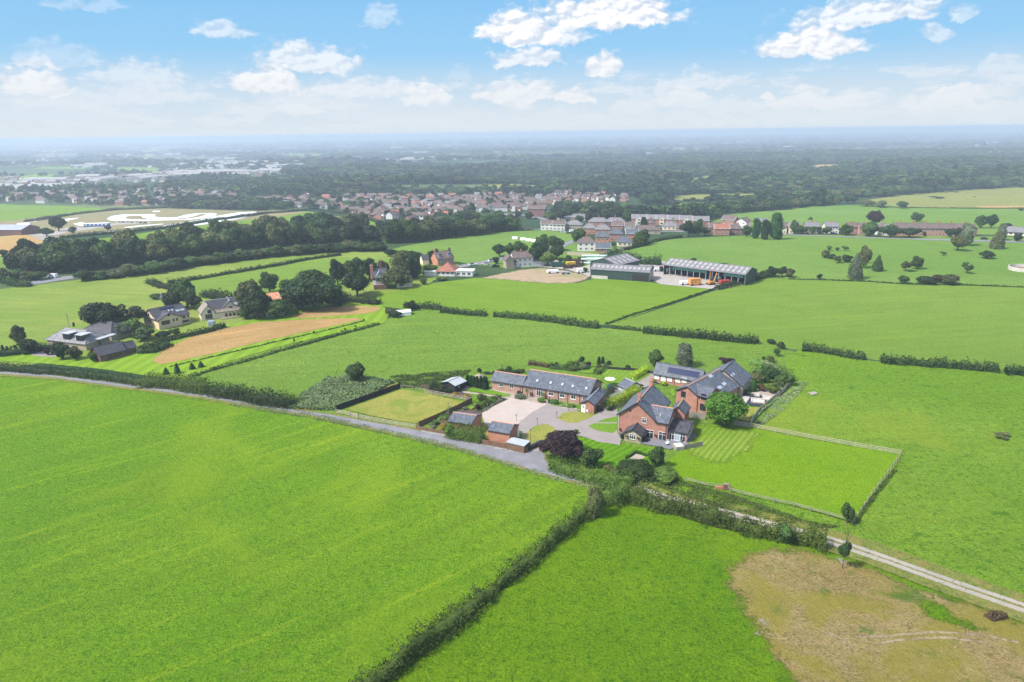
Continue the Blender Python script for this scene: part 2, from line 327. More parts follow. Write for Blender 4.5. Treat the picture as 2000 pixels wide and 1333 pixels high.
def sheet(name, pts, mat, rag=0.0, z=None, world=False, step=None, feather=0, **kw):
    """a patch of ground laid on the terrain; pts are photo pixels unless world"""
    w2 = [Vector((p[0], p[1])) for p in pts] if world else [Vector(P(*p)[:2]) for p in pts]
    if rag:
        o = []
        for i, a in enumerate(w2):
            b = w2[(i + 1) % len(w2)]; L_ = (b - a).length; st = step or max(.8, rag * 1.6); n = max(1, min(160, int(L_ / st)))
            nr = Vector((-(b - a).y, (b - a).x)).normalized() if L_ else Vector((0, 0)); ph = random.random() * 9
            for k in range(n):
                t = k / n; o.append(a.lerp(b, t) + nr * (rag * (math.sin(t * L_ / st * .9 + ph) * .4 + random.uniform(-.6, .6)) if k else 0))
        w2 = o
    if z is None: LAYER[0] += .0016; z = LAYER[0]
    v3 = [Vector((p.x, p.y, 0)) for p in w2]
    bm = bmesh.new(); vs = [bm.verts.new(p) for p in v3]
    for t in tessellate_polygon([v3]):
        try: bm.faces.new([vs[i] for i in t])
        except ValueError: pass
    for y in GY[1:-1]:
        bmesh.ops.bisect_plane(bm, geom=bm.verts[:] + bm.edges[:] + bm.faces[:], plane_co=(0, y, 0), plane_no=(0, 1, 0))
    if feather:
        xs_ = [p.x for p in w2]; ys_ = [p.y for p in w2]; g = max(feather * .6, (max(xs_) - min(xs_)) / 90)
        for ax, lo_, hi_ in ((0, max(min(xs_), -700), min(max(xs_), 700)), (1, min(ys_), max(ys_))):
            c_ = lo_ + g
            while c_ < hi_:
                bmesh.ops.bisect_plane(bm, geom=bm.verts[:] + bm.edges[:] + bm.faces[:], plane_co=(c_, 0, 0) if ax == 0 else (0, c_, 0), plane_no=(1, 0, 0) if ax == 0 else (0, 1, 0)); c_ += g
        A_ = np.array([p[:] for p in w2]); B_ = np.roll(A_, -1, 0); D_ = B_ - A_; L2 = np.maximum((D_ ** 2).sum(1), 1e-9); ed = []
        for v in bm.verts:
            q = np.array(v.co[:2]); t = np.clip(((q - A_) * D_).sum(1) / L2, 0, 1); ed.append(min(float(np.sqrt((((A_ + D_ * t[:, None]) - q) ** 2).sum(1)).min()), feather * 2))
    for v in bm.verts: v.co.z = gz(v.co.y) + z
    bmesh.ops.recalc_face_normals(bm, faces=bm.faces)
    if sum(f.normal.z for f in bm.faces) < 0: bmesh.ops.reverse_faces(bm, faces=bm.faces)
    me = bpy.data.meshes.new(name); bm.to_mesh(me); bm.free(); me.materials.append(soft(mat, feather) if feather else MAT[mat])
    if feather: me.attributes.new('edge', 'FLOAT', 'POINT').data.foreach_set('value', ed)
    kw.setdefault('kind', 'structure')
    return link(name, me, None, **kw)
def Z(x0, y0, s=5.0): return lambda *p: [(x0 + x / s, y0 + y / s) for x, y in p]
Z1 = Z(840, 660); Z2 = Z(1180, 660); Z3 = Z(1000, 800); Z4 = Z(600, 700); Z5 = Z(0, 560); Z6 = Z(400, 460); Z7 = Z(0, 380, 4); Z8 = Z(1400, 860, 10 / 3)

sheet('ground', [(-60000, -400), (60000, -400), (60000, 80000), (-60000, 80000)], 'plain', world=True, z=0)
sheet('field', [(-400, 737), (0, 730), (100, 737), (200, 752), (300, 764), (400, 778), (500, 796), (600, 811), (700, 833), (800, 856), (900, 879), (960, 897), (1040, 923), (1100, 939), (1180, 955), (1165, 975), (1100, 1050), (740, 1333), (560, 1500), (-700, 1500)], 'grass_front', .15)
sheet('field', [(1180, 955), (1225, 940), (1400, 1000), (1610, 1068), (2300, 1290), (2300, 1500), (560, 1500), (740, 1333), (1100, 1050)], 'grass_front_right', .15)
sheet('field', [(350, 745), (450, 702), (560, 668), (700, 638), (760, 622), (810, 608), (862, 606), (1000, 622), (1170, 640), (1300, 652), (1500, 672), (1560, 690), (1552, 745), (1480, 830), (1340, 960), (1180, 955), (1060, 900), (900, 872), (800, 850), (700, 830), (600, 808), (560, 800)], 'grass_mid', .3)
sheet('field', [(1552, 745), (1530, 700), (1560, 684), (1700, 705), (1850, 720), (2000, 733), (2400, 775), (2400, 1300), (2000, 1180), (1660, 1062), (1610, 1048), (1240, 958), (1330, 940), (1480, 830)], 'grass_rough', .2)
sheet('field', [(1190, 635), (1300, 600), (1400, 567), (1490, 543), (1640, 547), (1700, 550), (1900, 556), (2400, 574), (2400, 775), (2000, 733), (1850, 718), (1700, 702), (1560, 684), (1370, 655), (1260, 645)], 'grass_pale', .3)
sheet('field', [(640, 600), (680, 590), (740, 573), (830, 555), (930, 543), (1060, 550), (1130, 553), (1165, 543), (1400, 563), (1350, 580), (1290, 600), (1190, 635), (1060, 628), (860, 608), (800, 606), (740, 598)], 'grass_bright', .3)
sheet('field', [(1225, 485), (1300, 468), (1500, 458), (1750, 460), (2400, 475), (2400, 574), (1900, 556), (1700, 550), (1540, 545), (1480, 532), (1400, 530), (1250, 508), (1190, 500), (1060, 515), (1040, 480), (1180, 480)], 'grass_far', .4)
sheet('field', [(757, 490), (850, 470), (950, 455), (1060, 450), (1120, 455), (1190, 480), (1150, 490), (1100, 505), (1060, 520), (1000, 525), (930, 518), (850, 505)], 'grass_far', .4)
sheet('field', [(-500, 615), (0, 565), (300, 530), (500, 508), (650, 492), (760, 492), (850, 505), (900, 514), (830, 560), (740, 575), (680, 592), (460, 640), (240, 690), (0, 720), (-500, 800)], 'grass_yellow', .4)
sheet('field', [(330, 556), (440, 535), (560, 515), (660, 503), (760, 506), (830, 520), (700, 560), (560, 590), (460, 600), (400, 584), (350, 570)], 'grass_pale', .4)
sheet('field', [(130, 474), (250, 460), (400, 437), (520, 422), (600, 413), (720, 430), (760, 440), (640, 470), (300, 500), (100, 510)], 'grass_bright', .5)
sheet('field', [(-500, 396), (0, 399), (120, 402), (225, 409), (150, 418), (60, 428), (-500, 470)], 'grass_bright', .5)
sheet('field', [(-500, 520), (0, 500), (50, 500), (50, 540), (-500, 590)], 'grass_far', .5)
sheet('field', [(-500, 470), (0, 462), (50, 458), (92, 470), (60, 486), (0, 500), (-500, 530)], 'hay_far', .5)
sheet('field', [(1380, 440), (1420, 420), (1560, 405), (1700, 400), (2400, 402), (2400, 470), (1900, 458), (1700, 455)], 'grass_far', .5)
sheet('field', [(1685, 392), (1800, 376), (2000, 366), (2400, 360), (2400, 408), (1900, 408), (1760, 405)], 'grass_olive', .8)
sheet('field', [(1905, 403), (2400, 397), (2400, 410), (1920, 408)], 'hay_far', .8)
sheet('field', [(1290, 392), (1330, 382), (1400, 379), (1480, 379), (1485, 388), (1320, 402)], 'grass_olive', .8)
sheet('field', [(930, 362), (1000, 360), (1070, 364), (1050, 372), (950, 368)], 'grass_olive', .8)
sheet('field', [(-100, 346), (0, 346), (70, 340), (103, 341), (102, 352), (0, 354), (-100, 356)], 'lawn_left', .8)
sheet('field', [(1585, 327), (1600, 322), (1640, 322), (1640, 327), (1600, 332)], 'hay_far', .8)
sheet('field', [(1340, 350), (1390, 343), (1396, 346), (1390, 358), (1350, 362)], 'grass_olive', .8)
FARF = []
rf_ = random.Random(21)
for k in range(46):
    x, y = rf_.uniform(-100, 2100), rf_.choice((rf_.uniform(272, 300), rf_.uniform(290, 345))); y -= (x - 1000) * .0135; wx, wy = rf_.uniform(25, 110) * (1 if y > 285 else 1.6), rf_.uniform(1.5, 5) * (y - 240) / 60
    if 480 < x < 2100 and y > 312: continue
    q = [(x - wx / 2, y), (x - wx * .3, y - wy), (x + wx * .5, y - wy * rf_.uniform(.7, 1.2)), (x + wx * .45, y + wy * .3)]; FARF.append(q); sheet('field', q, rf_.choice(('grass_pale', 'grass_olive', 'hay_far', 'grass_bright', 'grass_far', 'grass_olive')))
# circuit
sheet('circuit_infield', Z7((0, 212), (200, 190), (480, 155), (960, 112), (1240, 108), (1700, 122), (1900, 130), (2360, 125), (2400, 140), (2000, 190), (1600, 240), (700, 322), (460, 345), (430, 330), (240, 300), (0, 260)), 'circuit_ground', .5)
TR = 'circuit_track_glare'
def strip(name, pts, wpx, mat, z=None, conv=None, closed=False, **kw):
    """a band along photo-pixel points with a width in metres"""
    pts = conv(*pts) if conv else pts
    w2 = [Vector(P(*p)[:2]) for p in pts]; n = len(w2); Lf, Rt = [], []
    ws = wpx if isinstance(wpx, (list, tuple)) else [wpx] * n
    for i in range(n):
        a = w2[max(0, i - 1)]; b = w2[min(n - 1, i + 1)]; d = (b - a).normalized(); nr = Vector((-d.y, d.x))
        Lf.append(w2[i] + nr * ws[i] / 2); Rt.append(w2[i] - nr * ws[i] / 2)
    return sheet(name, Lf + Rt[::-1], mat, world=True, z=z, **kw)
sheet('race_track', Z7((835, 190), (870, 170), (960, 158), (1200, 155), (1220, 160), (1200, 172), (1240, 180), (1300, 182), (1380, 180), (1440, 162), (1520, 150), (1660, 146), (1695, 152), (1685, 168), (1600, 186), (1500, 197), (1300, 204), (1000, 209), (900, 208), (850, 202)), TR)
sheet('track_island', Z7((975, 183), (1000, 170), (1060, 166), (1100, 167), (1115, 182), (1170, 193), (1300, 197), (1420, 196), (1500, 186), (1560, 176), (1605, 160), (1600, 152), (1560, 155), (1545, 163), (1520, 170), (1460, 183), (1380, 190), (1280, 193), (1150, 198), (1040, 197), (990, 192)), 'circuit_ground')
sheet('race_track', Z7((190, 208), (260, 192), (350, 186), (400, 183), (400, 190), (320, 193), (275, 202), (290, 212), (220, 216)), TR)
sheet('race_track', Z7((510, 192), (620, 183), (600, 190), (520, 205), (545, 208), (500, 215)), TR)
sheet('race_track', Z7((570, 230), (640, 218), (680, 230), (700, 245), (660, 250), (610, 245)), TR)
sheet('race_track', Z7((655, 312), (900, 282), (1200, 258), (1500, 208), (1700, 168), (1860, 142), (2000, 135), (2020, 142), (1900, 156), (1650, 196), (1480, 232), (1300, 262), (1000, 292), (670, 320)), TR)
sheet('race_track', Z7((1450, 238), (1600, 218), (1800, 182), (1950, 150), (2020, 142), (2010, 155), (1850, 195), (1600, 235), (1455, 250)), TR)
sheet('race_track', Z7((970, 258), (1100, 243), (1270, 230), (1280, 234), (1120, 250), (980, 264)), TR)
sheet('race_track', Z7((1188, 132), (1210, 128), (1250, 130), (1252, 136), (1200, 140)), TR)
sheet('yard', Z7((380, 300), (560, 250), (660, 262), (900, 225), (1180, 215), (1180, 224), (900, 240), (700, 275), (520, 298), (440, 320), (470, 370), (440, 372), (250, 318), (330, 300)), 'concrete')
# far roads
sheet('road', [(38, 556), (50, 549), (130, 540), (230, 529), (235, 532), (140, 545), (70, 556)], 'tarmac')
strip('road', [(60, 458), (75, 464), (95, 473), (125, 492)], 5, 'rut')
strip('road', [(1230, 452), (1330, 453), (1500, 458), (1620, 462), (1800, 468), (1950, 472), (2400, 482)], 7, 'tarmac')
strip('road', [(880, 526), (905, 520), (940, 514), (970, 508), (1010, 500), (1060, 492), (1100, 480), (1125, 470)], 6, 'tarmac')
strip('road', [(1080, 428), (1120, 428), (1160, 433), (1230, 440), (1310, 446)], 6, 'tarmac')
strip('road', [(1020, 420), (1042, 424), (1080, 432)], 9, 'tarmac')
# bare ground and yard by the farm sheds
sheet('bare_ground', [(925, 545), (960, 537), (1010, 527), (1060, 522), (1110, 528), (1160, 540), (1150, 550), (1110, 556), (1060, 556), (990, 549)], 'bare_earth', .5, feather=4)
sheet('yard', [(1040, 520), (1090, 508), (1160, 505), (1245, 505), (1300, 512), (1330, 530), (1440, 545), (1425, 560), (1395, 566), (1290, 556), (1270, 545), (1150, 540), (1110, 528)], 'concrete', .3)
sheet('garden', [(1080, 520), (1100, 505), (1155, 500), (1165, 512), (1140, 522)], 'grass_far', .4)
# left lawn with hay
sheet('lawn', [(-200, 715), (0, 688), (60, 688), (180, 700), (248, 692), (330, 662), (440, 640), (560, 606), (650, 594), (745, 597), (762, 612), (750, 632), (640, 656), (560, 674), (450, 706), (360, 742), (290, 735), (200, 722), (100, 712), (0, 706), (-200, 730)], 'lawn_left', .2)
def edge(pts, conv=None):
    pts = conv(*pts) if conv else pts
    for a, b in zip(pts, pts[1:]):
        pass
sheet('hay_meadow', [(291, 706), (300, 712), (322, 713), (400, 697), (500, 672), (600, 650), (690, 630), (712, 625), (700, 621), (640, 622), (560, 626), (500, 630), (420, 645), (360, 662), (320, 682)], 'hay', .3, feather=1.5)
sheet('hay_meadow', [(558, 620), (590, 624), (660, 619), (720, 614), (750, 605), (740, 599), (690, 597), (640, 600), (590, 610)], 'hay', .3, feather=1.5)
sheet('courtyard', Z5((290, 650), (380, 600), (520, 580), (620, 620), (700, 660), (560, 690), (430, 690), (330, 680)), 'gravel', .2)
# road in front
RT = [(-300, 727), (0, 725.6), (100, 733), (200, 745), (300, 757), (400, 771), (450, 780), (500, 788), (550, 796.5), (600, 804), (650, 811), (700, 820), (750, 829), (800, 838), (850, 848), (900, 858), (945, 868), (985, 876), (1020, 881), (1050, 880), (1066, 888), (1067, 900), (1078, 909), (1100, 919), (1150, 935), (1190, 944), (1235, 949)]
RB = [(-300, 735), (0, 731.6), (100, 738), (200, 752), (300, 764), (400, 778), (450, 787), (500, 796), (550, 804), (600, 811), (650, 821), (700, 832), (750, 843), (800, 855), (850, 866), (900, 878), (950, 893), (1000, 908), (1050, 924), (1100, 938), (1150, 948), (1195, 953), (1238, 956)]
sheet('verge', [(x, y - 2.5) for x, y in RT] + [(x, y + 4) for x, y in RB][::-1], 'verge', .3)
sheet('road', RT + RB[::-1], 'tarmac', .12, feather=.45)
sheet('lay_by', Z1((500, 1038), (560, 1040), (700, 1075), (940, 1115), (1000, 1110), (980, 1130), (760, 1120), (560, 1085)), 'apron', .3, feather=.8)
sheet('lay_by', Z3((-240, 195), (-130, 215), (0, 262), (-60, 268), (-200, 235)), 'apron', .3, feather=.8)
sheet('lay_by', Z4((1060, 680), (1250, 720), (1400, 760), (1340, 780), (1100, 730)), 'apron', .3, feather=.8)
# track to the right
strip('verge', [(1235, 952), (1300, 975), (1450, 1012), (1600, 1050), (1700, 1080), (1800, 1118), (2000, 1190), (2300, 1300)], 7.5, 'verge')
sheet('waste_ground', [(1392, 1110), (1408, 1088), (1442, 1070), (1496, 1053), (1560, 1060), (1620, 1068), (1670, 1086), (1740, 1112), (1850, 1152), (2000, 1203), (2300, 1310), (2300, 1500), (1600, 1500), (1512, 1333), (1482, 1285), (1452, 1240), (1414, 1175), (1396, 1140)], 'waste', .9, feather=5)
strip('track', [(1240, 950), (1300, 970), (1450, 1008), (1598, 1047), (1640, 1058), (1740, 1093), (1860, 1136), (2000, 1183), (2300, 1290)], 1.5, 'rut', feather=.45)
strip('track', [(1238, 956), (1300, 977), (1450, 1016), (1600, 1056), (1640, 1068), (1740, 1102), (1860, 1146), (2000, 1195), (2300, 1305)], 1.6, 'rut', feather=.45)
for q in (((880, 1290), (1100, 1280), (1400, 1255), (1700, 1270), (2000, 1330)), ((1000, 1333), (1250, 1300), (1500, 1290), (1800, 1330)), ((700, 1250), (820, 1300), (900, 1380))): strip('wheel_rut', q, 1.3, 'worn', conv=Z8, feather=.8)
# paddock on the right, lawns of the house
PAD = [(1290, 935), (1300, 905), (1345, 868), (1350, 830), (1440, 832), (1580, 860), (1760, 888), (1665, 1022), (1560, 990), (1400, 952)]
sheet('paddock', PAD, 'lawn_paddock', .2)
sheet('lawn', Z2((680, 1100), (870, 800), (1000, 800), (1100, 850), (1250, 850), (1640, 930), (1480, 1120), (1300, 1260), (1000, 1270), (850, 1190), (760, 1130)), 'lawn_mown', .3, feather=4)
sheet('lawn', Z3((640, 285), (860, 290), (1040, 350), (1250, 370), (1400, 400), (1480, 520), (1330, 610), (1180, 640), (860, 590), (800, 480), (640, 420)), 'lawn_front', .1)
sheet('sand_pit', Z3((1150, 485), (1210, 440), (1300, 465), (1245, 515)), 'paving_pale')
# drive and yard
sheet('drive', Z1((960, 1110), (1090, 1120), (1130, 1000), (1200, 900), (1490, 970), (1640, 1020), (1850, 1052), (1870, 1000), (1830, 930), (1830, 700), (2000, 560), (2060, 500), (2260, 440), (2430, 470), (2520, 520), (2560, 480), (2400, 420), (2150, 350), (2020, 400), (1950, 470), (1700, 700), (1620, 760), (1480, 745), (1300, 640), (1140, 620), (900, 580), (760, 560), (560, 700), (520, 880), (900, 920), (900, 1000)), 'gravel', .1)
sheet('parking_yard', Z1((775, 590), (1140, 655), (1000, 730), (850, 850), (545, 880), (500, 740), (600, 680)), 'gravel_light')
sheet('patio', Z1((480, 510), (300, 520), (330, 470), (600, 500), (760, 530), (1000, 570), (1150, 620), (1130, 655), (780, 590), (790, 560), (560, 510)), 'paving_pale')
sheet('path', Z1((270, 520), (430, 540), (790, 590), (770, 600), (420, 555), (260, 535)), 'paving_pale')
sheet('lawn', Z1((340, 510), (400, 490), (560, 505), (780, 560), (775, 582), (560, 555)), 'lawn_plain', .05)
sheet('lawn', Z1((280, 545), (440, 560), (700, 600), (560, 640), (440, 680), (410, 600), (300, 575)), 'lawn_plain', .05)
sheet('garden', Z1((450, 690), (700, 600), (770, 605), (560, 700), (500, 750), (330, 740), (180, 860), (0, 870), (0, 830), (240, 720)), 'soil', .1)
sheet('patio', Z1((1150, 640), (1400, 680), (1470, 720), (1380, 700), (1290, 690), (1150, 660)), 'paving_pale')
sheet('lawn', Z1((1240, 790), (1300, 738), (1400, 725), (1550, 745), (1602, 762), (1560, 790), (1440, 835), (1340, 835)), 'lawn_dry', .06)
sheet('lawn', Z1((1540, 870), (1600, 842), (1840, 842), (1840, 900), (1780, 938), (1640, 915)), 'lawn_plain', .05)
sheet('lawn', Z1((1620, 830), (1700, 800), (1840, 770), (1840, 832)), 'lawn_plain', .05)
sheet('lawn', Z1((910, 970), (1000, 880), (1060, 858), (1150, 850), (1210, 880), (1230, 960), (1100, 1060), (985, 1040)), 'lawn_dry', .06)
sheet('lawn', Z1((400, 890), (560, 850), (570, 1000), (500, 1000)), 'lawn_dry', .06)
sheet('lawn', Z1((1420, 330), (1600, 290), (1650, 310), (1600, 350), (1500, 350)), 'lawn_plain', .1)
sheet('lawn', Z1((1660, 340), (1740, 312), (2040, 325), (2160, 360), (2060, 420), (1960, 470), (1800, 480), (1720, 430)), 'lawn', .05)
sheet('garden', Z1((-100, 430), (100, 520), (280, 520), (420, 580), (400, 600), (200, 560), (0, 530), (-120, 480)), 'soil', .1)
sheet('paddock', Z4((370, 500), (915, 300), (1190, 345), (1540, 425), (1470, 490), (1090, 645), (1060, 660), (640, 580), (400, 525)), 'lawn_dry', .1, feather=1)
# terrace and garden of the right hand barns
sheet('patio', Z2((1270, 545), (1370, 550), (1480, 570), (1660, 600), (1560, 680), (1370, 660), (1270, 600)), 'paving_dark')
sheet('patio', Z2((1270, 560), (1425, 585), (1370, 665), (1330, 680), (1270, 640)), 'paving_white')
sheet('lawn', Z2((1340, 680), (1560, 690), (1430, 830), (1300, 800)), 'lawn_dry', .05)
sheet('patio', Z2((1380, 540), (1560, 510), (1700, 440), (1780, 470), (1700, 600), (1560, 690), (1660, 600), (1480, 560)), 'paving_pale')
sheet('lawn', Z2((640, 520), (690, 500), (700, 570), (670, 580)), 'lawn_plain')
sheet('patio', Z2((150, 940), (360, 1040), (560, 1075), (640, 1100), (680, 1080), (790, 1070), (900, 960), (870, 940), (700, 800), (200, 900)), 'paving')
sheet('patio', Z1((1750, 600), (1760, 480), (1840, 500), (1900, 560), (1850, 620)), 'paving')
sheet('rough_ground', [(555, 808), (585, 768), (645, 733), (700, 732), (790, 750), (660, 803), (640, 806)], 'verge', 1, feather=4)
sheet('bare_patch', Z2((1450, 270), (1500, 200), (1560, 190), (1620, 230), (1800, 320), (1700, 320), (1560, 300)), 'rut', .6, feather=3)
for q, fe in ((Z8((250, 1130), (330, 1140), (410, 1200), (430, 1300), (380, 1330), (290, 1250), (230, 1180)), 2.5), (Z8((215, 1245), (280, 1240), (310, 1290), (240, 1310)), 1.5), (Z8((690, 690), (830, 740), (900, 800), (850, 860), (740, 800)), 3), ([(1575, 769), (1590, 765), (1600, 770), (1585, 776)], 1.5), ([(740, 1141), (762, 1132), (772, 1138), (752, 1149)], 1.2), ([(456, 1309), (490, 1304), (496, 1314), (464, 1321)], 1.2)): sheet('bare_patch', q, 'rut', .3, feather=fe)
for q in (Z8((1240, 1000), (1400, 960), (1560, 1120), (1860, 1250), (1800, 1310), (1560, 1260), (1300, 1180)), Z8((270, 800), (330, 800), (330, 850), (280, 840)), Z8((330, 1080), (420, 1070), (400, 1140), (340, 1140)), Z8((480, 780), (600, 780), (720, 920), (640, 940))): sheet('grass_patch', q, 'grass_front_right', .5, feather=3)
sheet('bare_patch', [(1577, 768), (1590, 766), (1598, 770), (1585, 774)], 'rut', .4)

# ---------------- foliage ----------------
def leafmat(name, c, var=.42, trans=.22):
    m = bpy.data.materials.new(name); m.use_nodes = True; T = NT(m.node_tree); T.n.clear(); MAT[name] = m
    o = T.add('ShaderNodeOutputMaterial'); d = T.add('ShaderNodeBsdfPrincipled'); tr = T.add('ShaderNodeBsdfTranslucent'); mx = T.add('ShaderNodeMixShader', ins={0: trans})
    d.inputs['Roughness'].default_value = .65; d.inputs['Specular IOR Level'].default_value = .2
    v = obco(T); oi = T.add('ShaderNodeObjectInfo')
    n = T.noise(T.vmath('ADD', v, T.vmath('SCALE', oi.outputs['Location'], .37).outputs[0]).outputs[0], .75, 3, .6); n2 = T.noise(v, 6.5, 3, .7)
    k = T.mix(T.ramp(n, .3, .7), [x * (1 - var) for x in c], [x * (1 + var) for x in c])
    k = T.mix(T.math('MULTIPLY', T.ramp(n2, .4, .7), .6), k, (c[0] * 1.7 + .01, c[1] * 1.5 + .01, c[2] * 1.2))
    k = T.mix(T.math('MULTIPLY', T.ramp(T.noise(pos(T), .006, 3, .6), .6, .42), .7), k, [x * .5 for x in c])
    hs = T.add('ShaderNodeHueSaturation', ins={'Color': k, 'Hue': T.math('MULTIPLY_ADD', oi.outputs['Random'], .016, .494), 'Value': T.math('MULTIPLY_ADD', oi.outputs['Random'], .45, .78)})
    T.l.new(hs.outputs[0], d.inputs['Base Color']); T.l.new(hs.outputs[0], tr.inputs[0])
    T.l.new(d.outputs[0], mx.inputs[1]); T.l.new(tr.outputs[0], mx.inputs[2]); T.l.new(mx.outputs[0], o.inputs[0])
    return m
leafmat('leaf_dark', (.032, .064, .020)); leafmat('leaf_mid', (.064, .120, .030)); leafmat('leaf_light', (0.128, 0.225, 0.045))
leafmat('leaf_fresh', (0.090, 0.203, 0.024)); leafmat('leaf_lime', (.36, .50, .03)); leafmat('leaf_yellow', (.42, .30, .05)); leafmat('leaf_purple', (.036, .020, .026), .35, .1)
leafmat('leaf_olive', (0.112, 0.132, 0.048)); leafmat('leaf_silver', (.14, .18, .11)); leafmat('leaf_conifer', (.032, .080, .022)); leafmat('leaf_hedge', (.078, .128, .020)); leafmat('leaf_hedge_dark', (.036, .068, .016))
leafmat('leaf_willow', (.16, .24, .05)); leafmat('leaf_reddish', (.09, .06, .035)); leafmat('leaf_weed', (.19, .27, .11)); leafmat('leaf_wood', (.022, .042, .020), .35)
simple('bark', (.10, .08, .06), .9, .1, .3, 3)

def np_mesh(name, V, Q, mats, mi=None, smooth=False):
    me = bpy.data.meshes.new(name); nf = len(Q); k = Q.shape[1]
    me.vertices.add(len(V)); me.vertices.foreach_set('co', V.astype(np.float32).ravel())
    me.loops.add(nf * k); me.loops.foreach_set('vertex_index', Q.astype(np.int32).ravel())
    me.polygons.add(nf); me.polygons.foreach_set('loop_start', np.arange(0, nf * k, k, dtype=np.int32)); me.polygons.foreach_set('loop_total', np.full(nf, k, dtype=np.int32))
    if mi is not None: me.polygons.foreach_set('material_index', mi.astype(np.int32))
    for m in mats: me.materials.append(m)
    me.update(calc_edges=True)
    if smooth: me.shade_smooth()
    return me
def unit(a): return a / np.maximum(np.linalg.norm(a, axis=1, keepdims=True), 1e-9)
def cards(Pt, Nr, s, jit=.7, asp=.62):
    """leaf sprays: one diamond per point, roughly facing Nr"""
    n = len(Pt); nr = unit(Nr + rng.normal(0, jit, (n, 3))); t = unit(np.cross(nr, rng.normal(0, 1, (n, 3)))); b = np.cross(nr, t)
    s = (s * rng.uniform(.65, 1.35, (n, 1)))
    V = np.stack([Pt + t * s, Pt + b * s * asp + nr * s * .15, Pt - t * s, Pt - b * s * asp + nr * s * .15], 1).reshape(-1, 3)
    return V, np.arange(n * 4).reshape(-1, 4)
def sph(n): 
    return unit(rng.normal(0, 1, (n, 3)))
def ico(c, r, sub=2):
    bm = bmesh.new(); bmesh.ops.create_icosphere(bm, subdivisions=sub, radius=1)
    V = np.array([v.co[:] for v in bm.verts]); F = np.array([[v.index for v in f.verts] for f in bm.faces]); bm.free()
    V = V * (1 + .18 * np.sin(V[:, :1] * 5 + c[0]) * np.cos(V[:, 1:2] * 4 + c[1]))
    return V * np.array(r) + np.array(c), F
CROWNS = {}
def crown(kind, n, s, lobes=16, seed=0, shape='round', gap=.0):
    """crown of a unit tree: radius 1, from z=0 to z=2 (centre 1)"""
    global rng
    old = rng; rng = np.random.default_rng(seed + 100)
    if shape == 'round':
        C = sph(lobes) * rng.uniform(.3, .82, (lobes, 1)) * rng.uniform(.75, 1.15, 3); C[:, 2] = C[:, 2] * .85; r = rng.uniform(.2, .46, lobes); C = np.vstack([C, [[0, 0, 0]]]); r = np.append(r, .62)
        C[:, 2] += 1
    elif shape == 'dome':
        C = sph(lobes) * rng.uniform(.45, .72, (lobes, 1)); C[:, 2] = np.abs(C[:, 2]) * .9 - .25; r = rng.uniform(.26, .42, lobes); C = np.vstack([C, [[0, 0, .05]]]); r = np.append(r, .62); C[:, 2] += .9
    elif shape == 'ragged':
        C = sph(lobes) * rng.uniform(.4, .84, (lobes, 1)); C[:, 2] = np.abs(C[:, 2]) * 1.0 - .3; r = rng.uniform(.13, .3, lobes); C = np.vstack([C, [[0, 0, 0]]]); r = np.append(r, .62); C[:, 2] += .9
    elif shape == 'tall':
        zz = np.linspace(.22, 1.75, lobes); C = np.stack([rng.normal(0, .22, lobes), rng.normal(0, .22, lobes), zz], 1); r = .58 * np.sqrt(np.clip(1 - ((zz - .85) / 1.15) ** 2, .05, 1)) * rng.uniform(.85, 1.15, lobes)
    elif shape == 'cone':
        zz = np.linspace(.1, 1.9, lobes); C = np.stack([rng.normal(0, .04, lobes), rng.normal(0, .04, lobes), zz], 1); r = .08 + .8 * (1 - zz / 2.0) ** .8 * rng.uniform(.9, 1.1, lobes)
    elif shape == 'column':
        zz = np.linspace(.12, 1.72, lobes); C = np.stack([rng.normal(0, .03, lobes), rng.normal(0, .03, lobes), zz], 1); r = (.92 - .55 * (zz / 2) ** 2.2) * rng.uniform(.93, 1.05, lobes) * .95
    elif shape == 'loose':
        C = sph(lobes) * rng.uniform(.4, .8, (lobes, 1)); C[:, 2] = C[:, 2] * .8 + 1; r = rng.uniform(.16, .3, lobes)
    w_ = r ** 2; pick = rng.choice(len(r), n, p=w_ / w_.sum()); d = sph(n)
    d[:, 2] = np.where((d[:, 2] < -.3) & (rng.random(n) < .6), -d[:, 2], d[:, 2])
    rr = r[pick][:, None] * (1.0 + rng.normal(0, .09, (n, 1)))
    sc_ = np.array([1, 1, .95]) if shape not in ('column', 'cone') else np.array([1, 1, 1.0 if shape == 'cone' else .45])
    Pt = C[pick] + d * rr * sc_
    if shape not in ('cone', 'column'):
        D = np.linalg.norm(Pt[:, None, :] - C[None], axis=2) / r[None]; D[np.arange(n), pick] = 9
        keep = (D.min(1) > .72) | (rng.random(n) < .12); Pt = Pt[keep]; d = d[keep]
    Pt[:, 2] = np.clip(Pt[:, 2], .02, 2.1)
    V, Q = cards(Pt, d + (0, 0, .25), s)
    # dense inner mass of the same leaves
    Vs = [V]; Qs = [Q]; off = len(V)
    for c, q in zip(C, r):
        iv, fi = ico(c, (q * .8, q * .8, q * .8 * sc_[2]), 1 if n < 2500 else 2); fi = np.hstack([fi, fi[:, 2:3]])
        # keep as triangles written as quads by repeating through a midpoint
        mid = (iv[fi[:, 0]] + iv[fi[:, 2]]) / 2; k = len(iv); iv = np.vstack([iv, mid]); fi = np.stack([fi[:, 0], fi[:, 1], fi[:, 2], k + np.arange(len(fi))], 1)
        Vs.append(iv); Qs.append(fi + off); off += len(iv)
    rng = old
    return np.vstack(Vs), np.vstack(Qs)
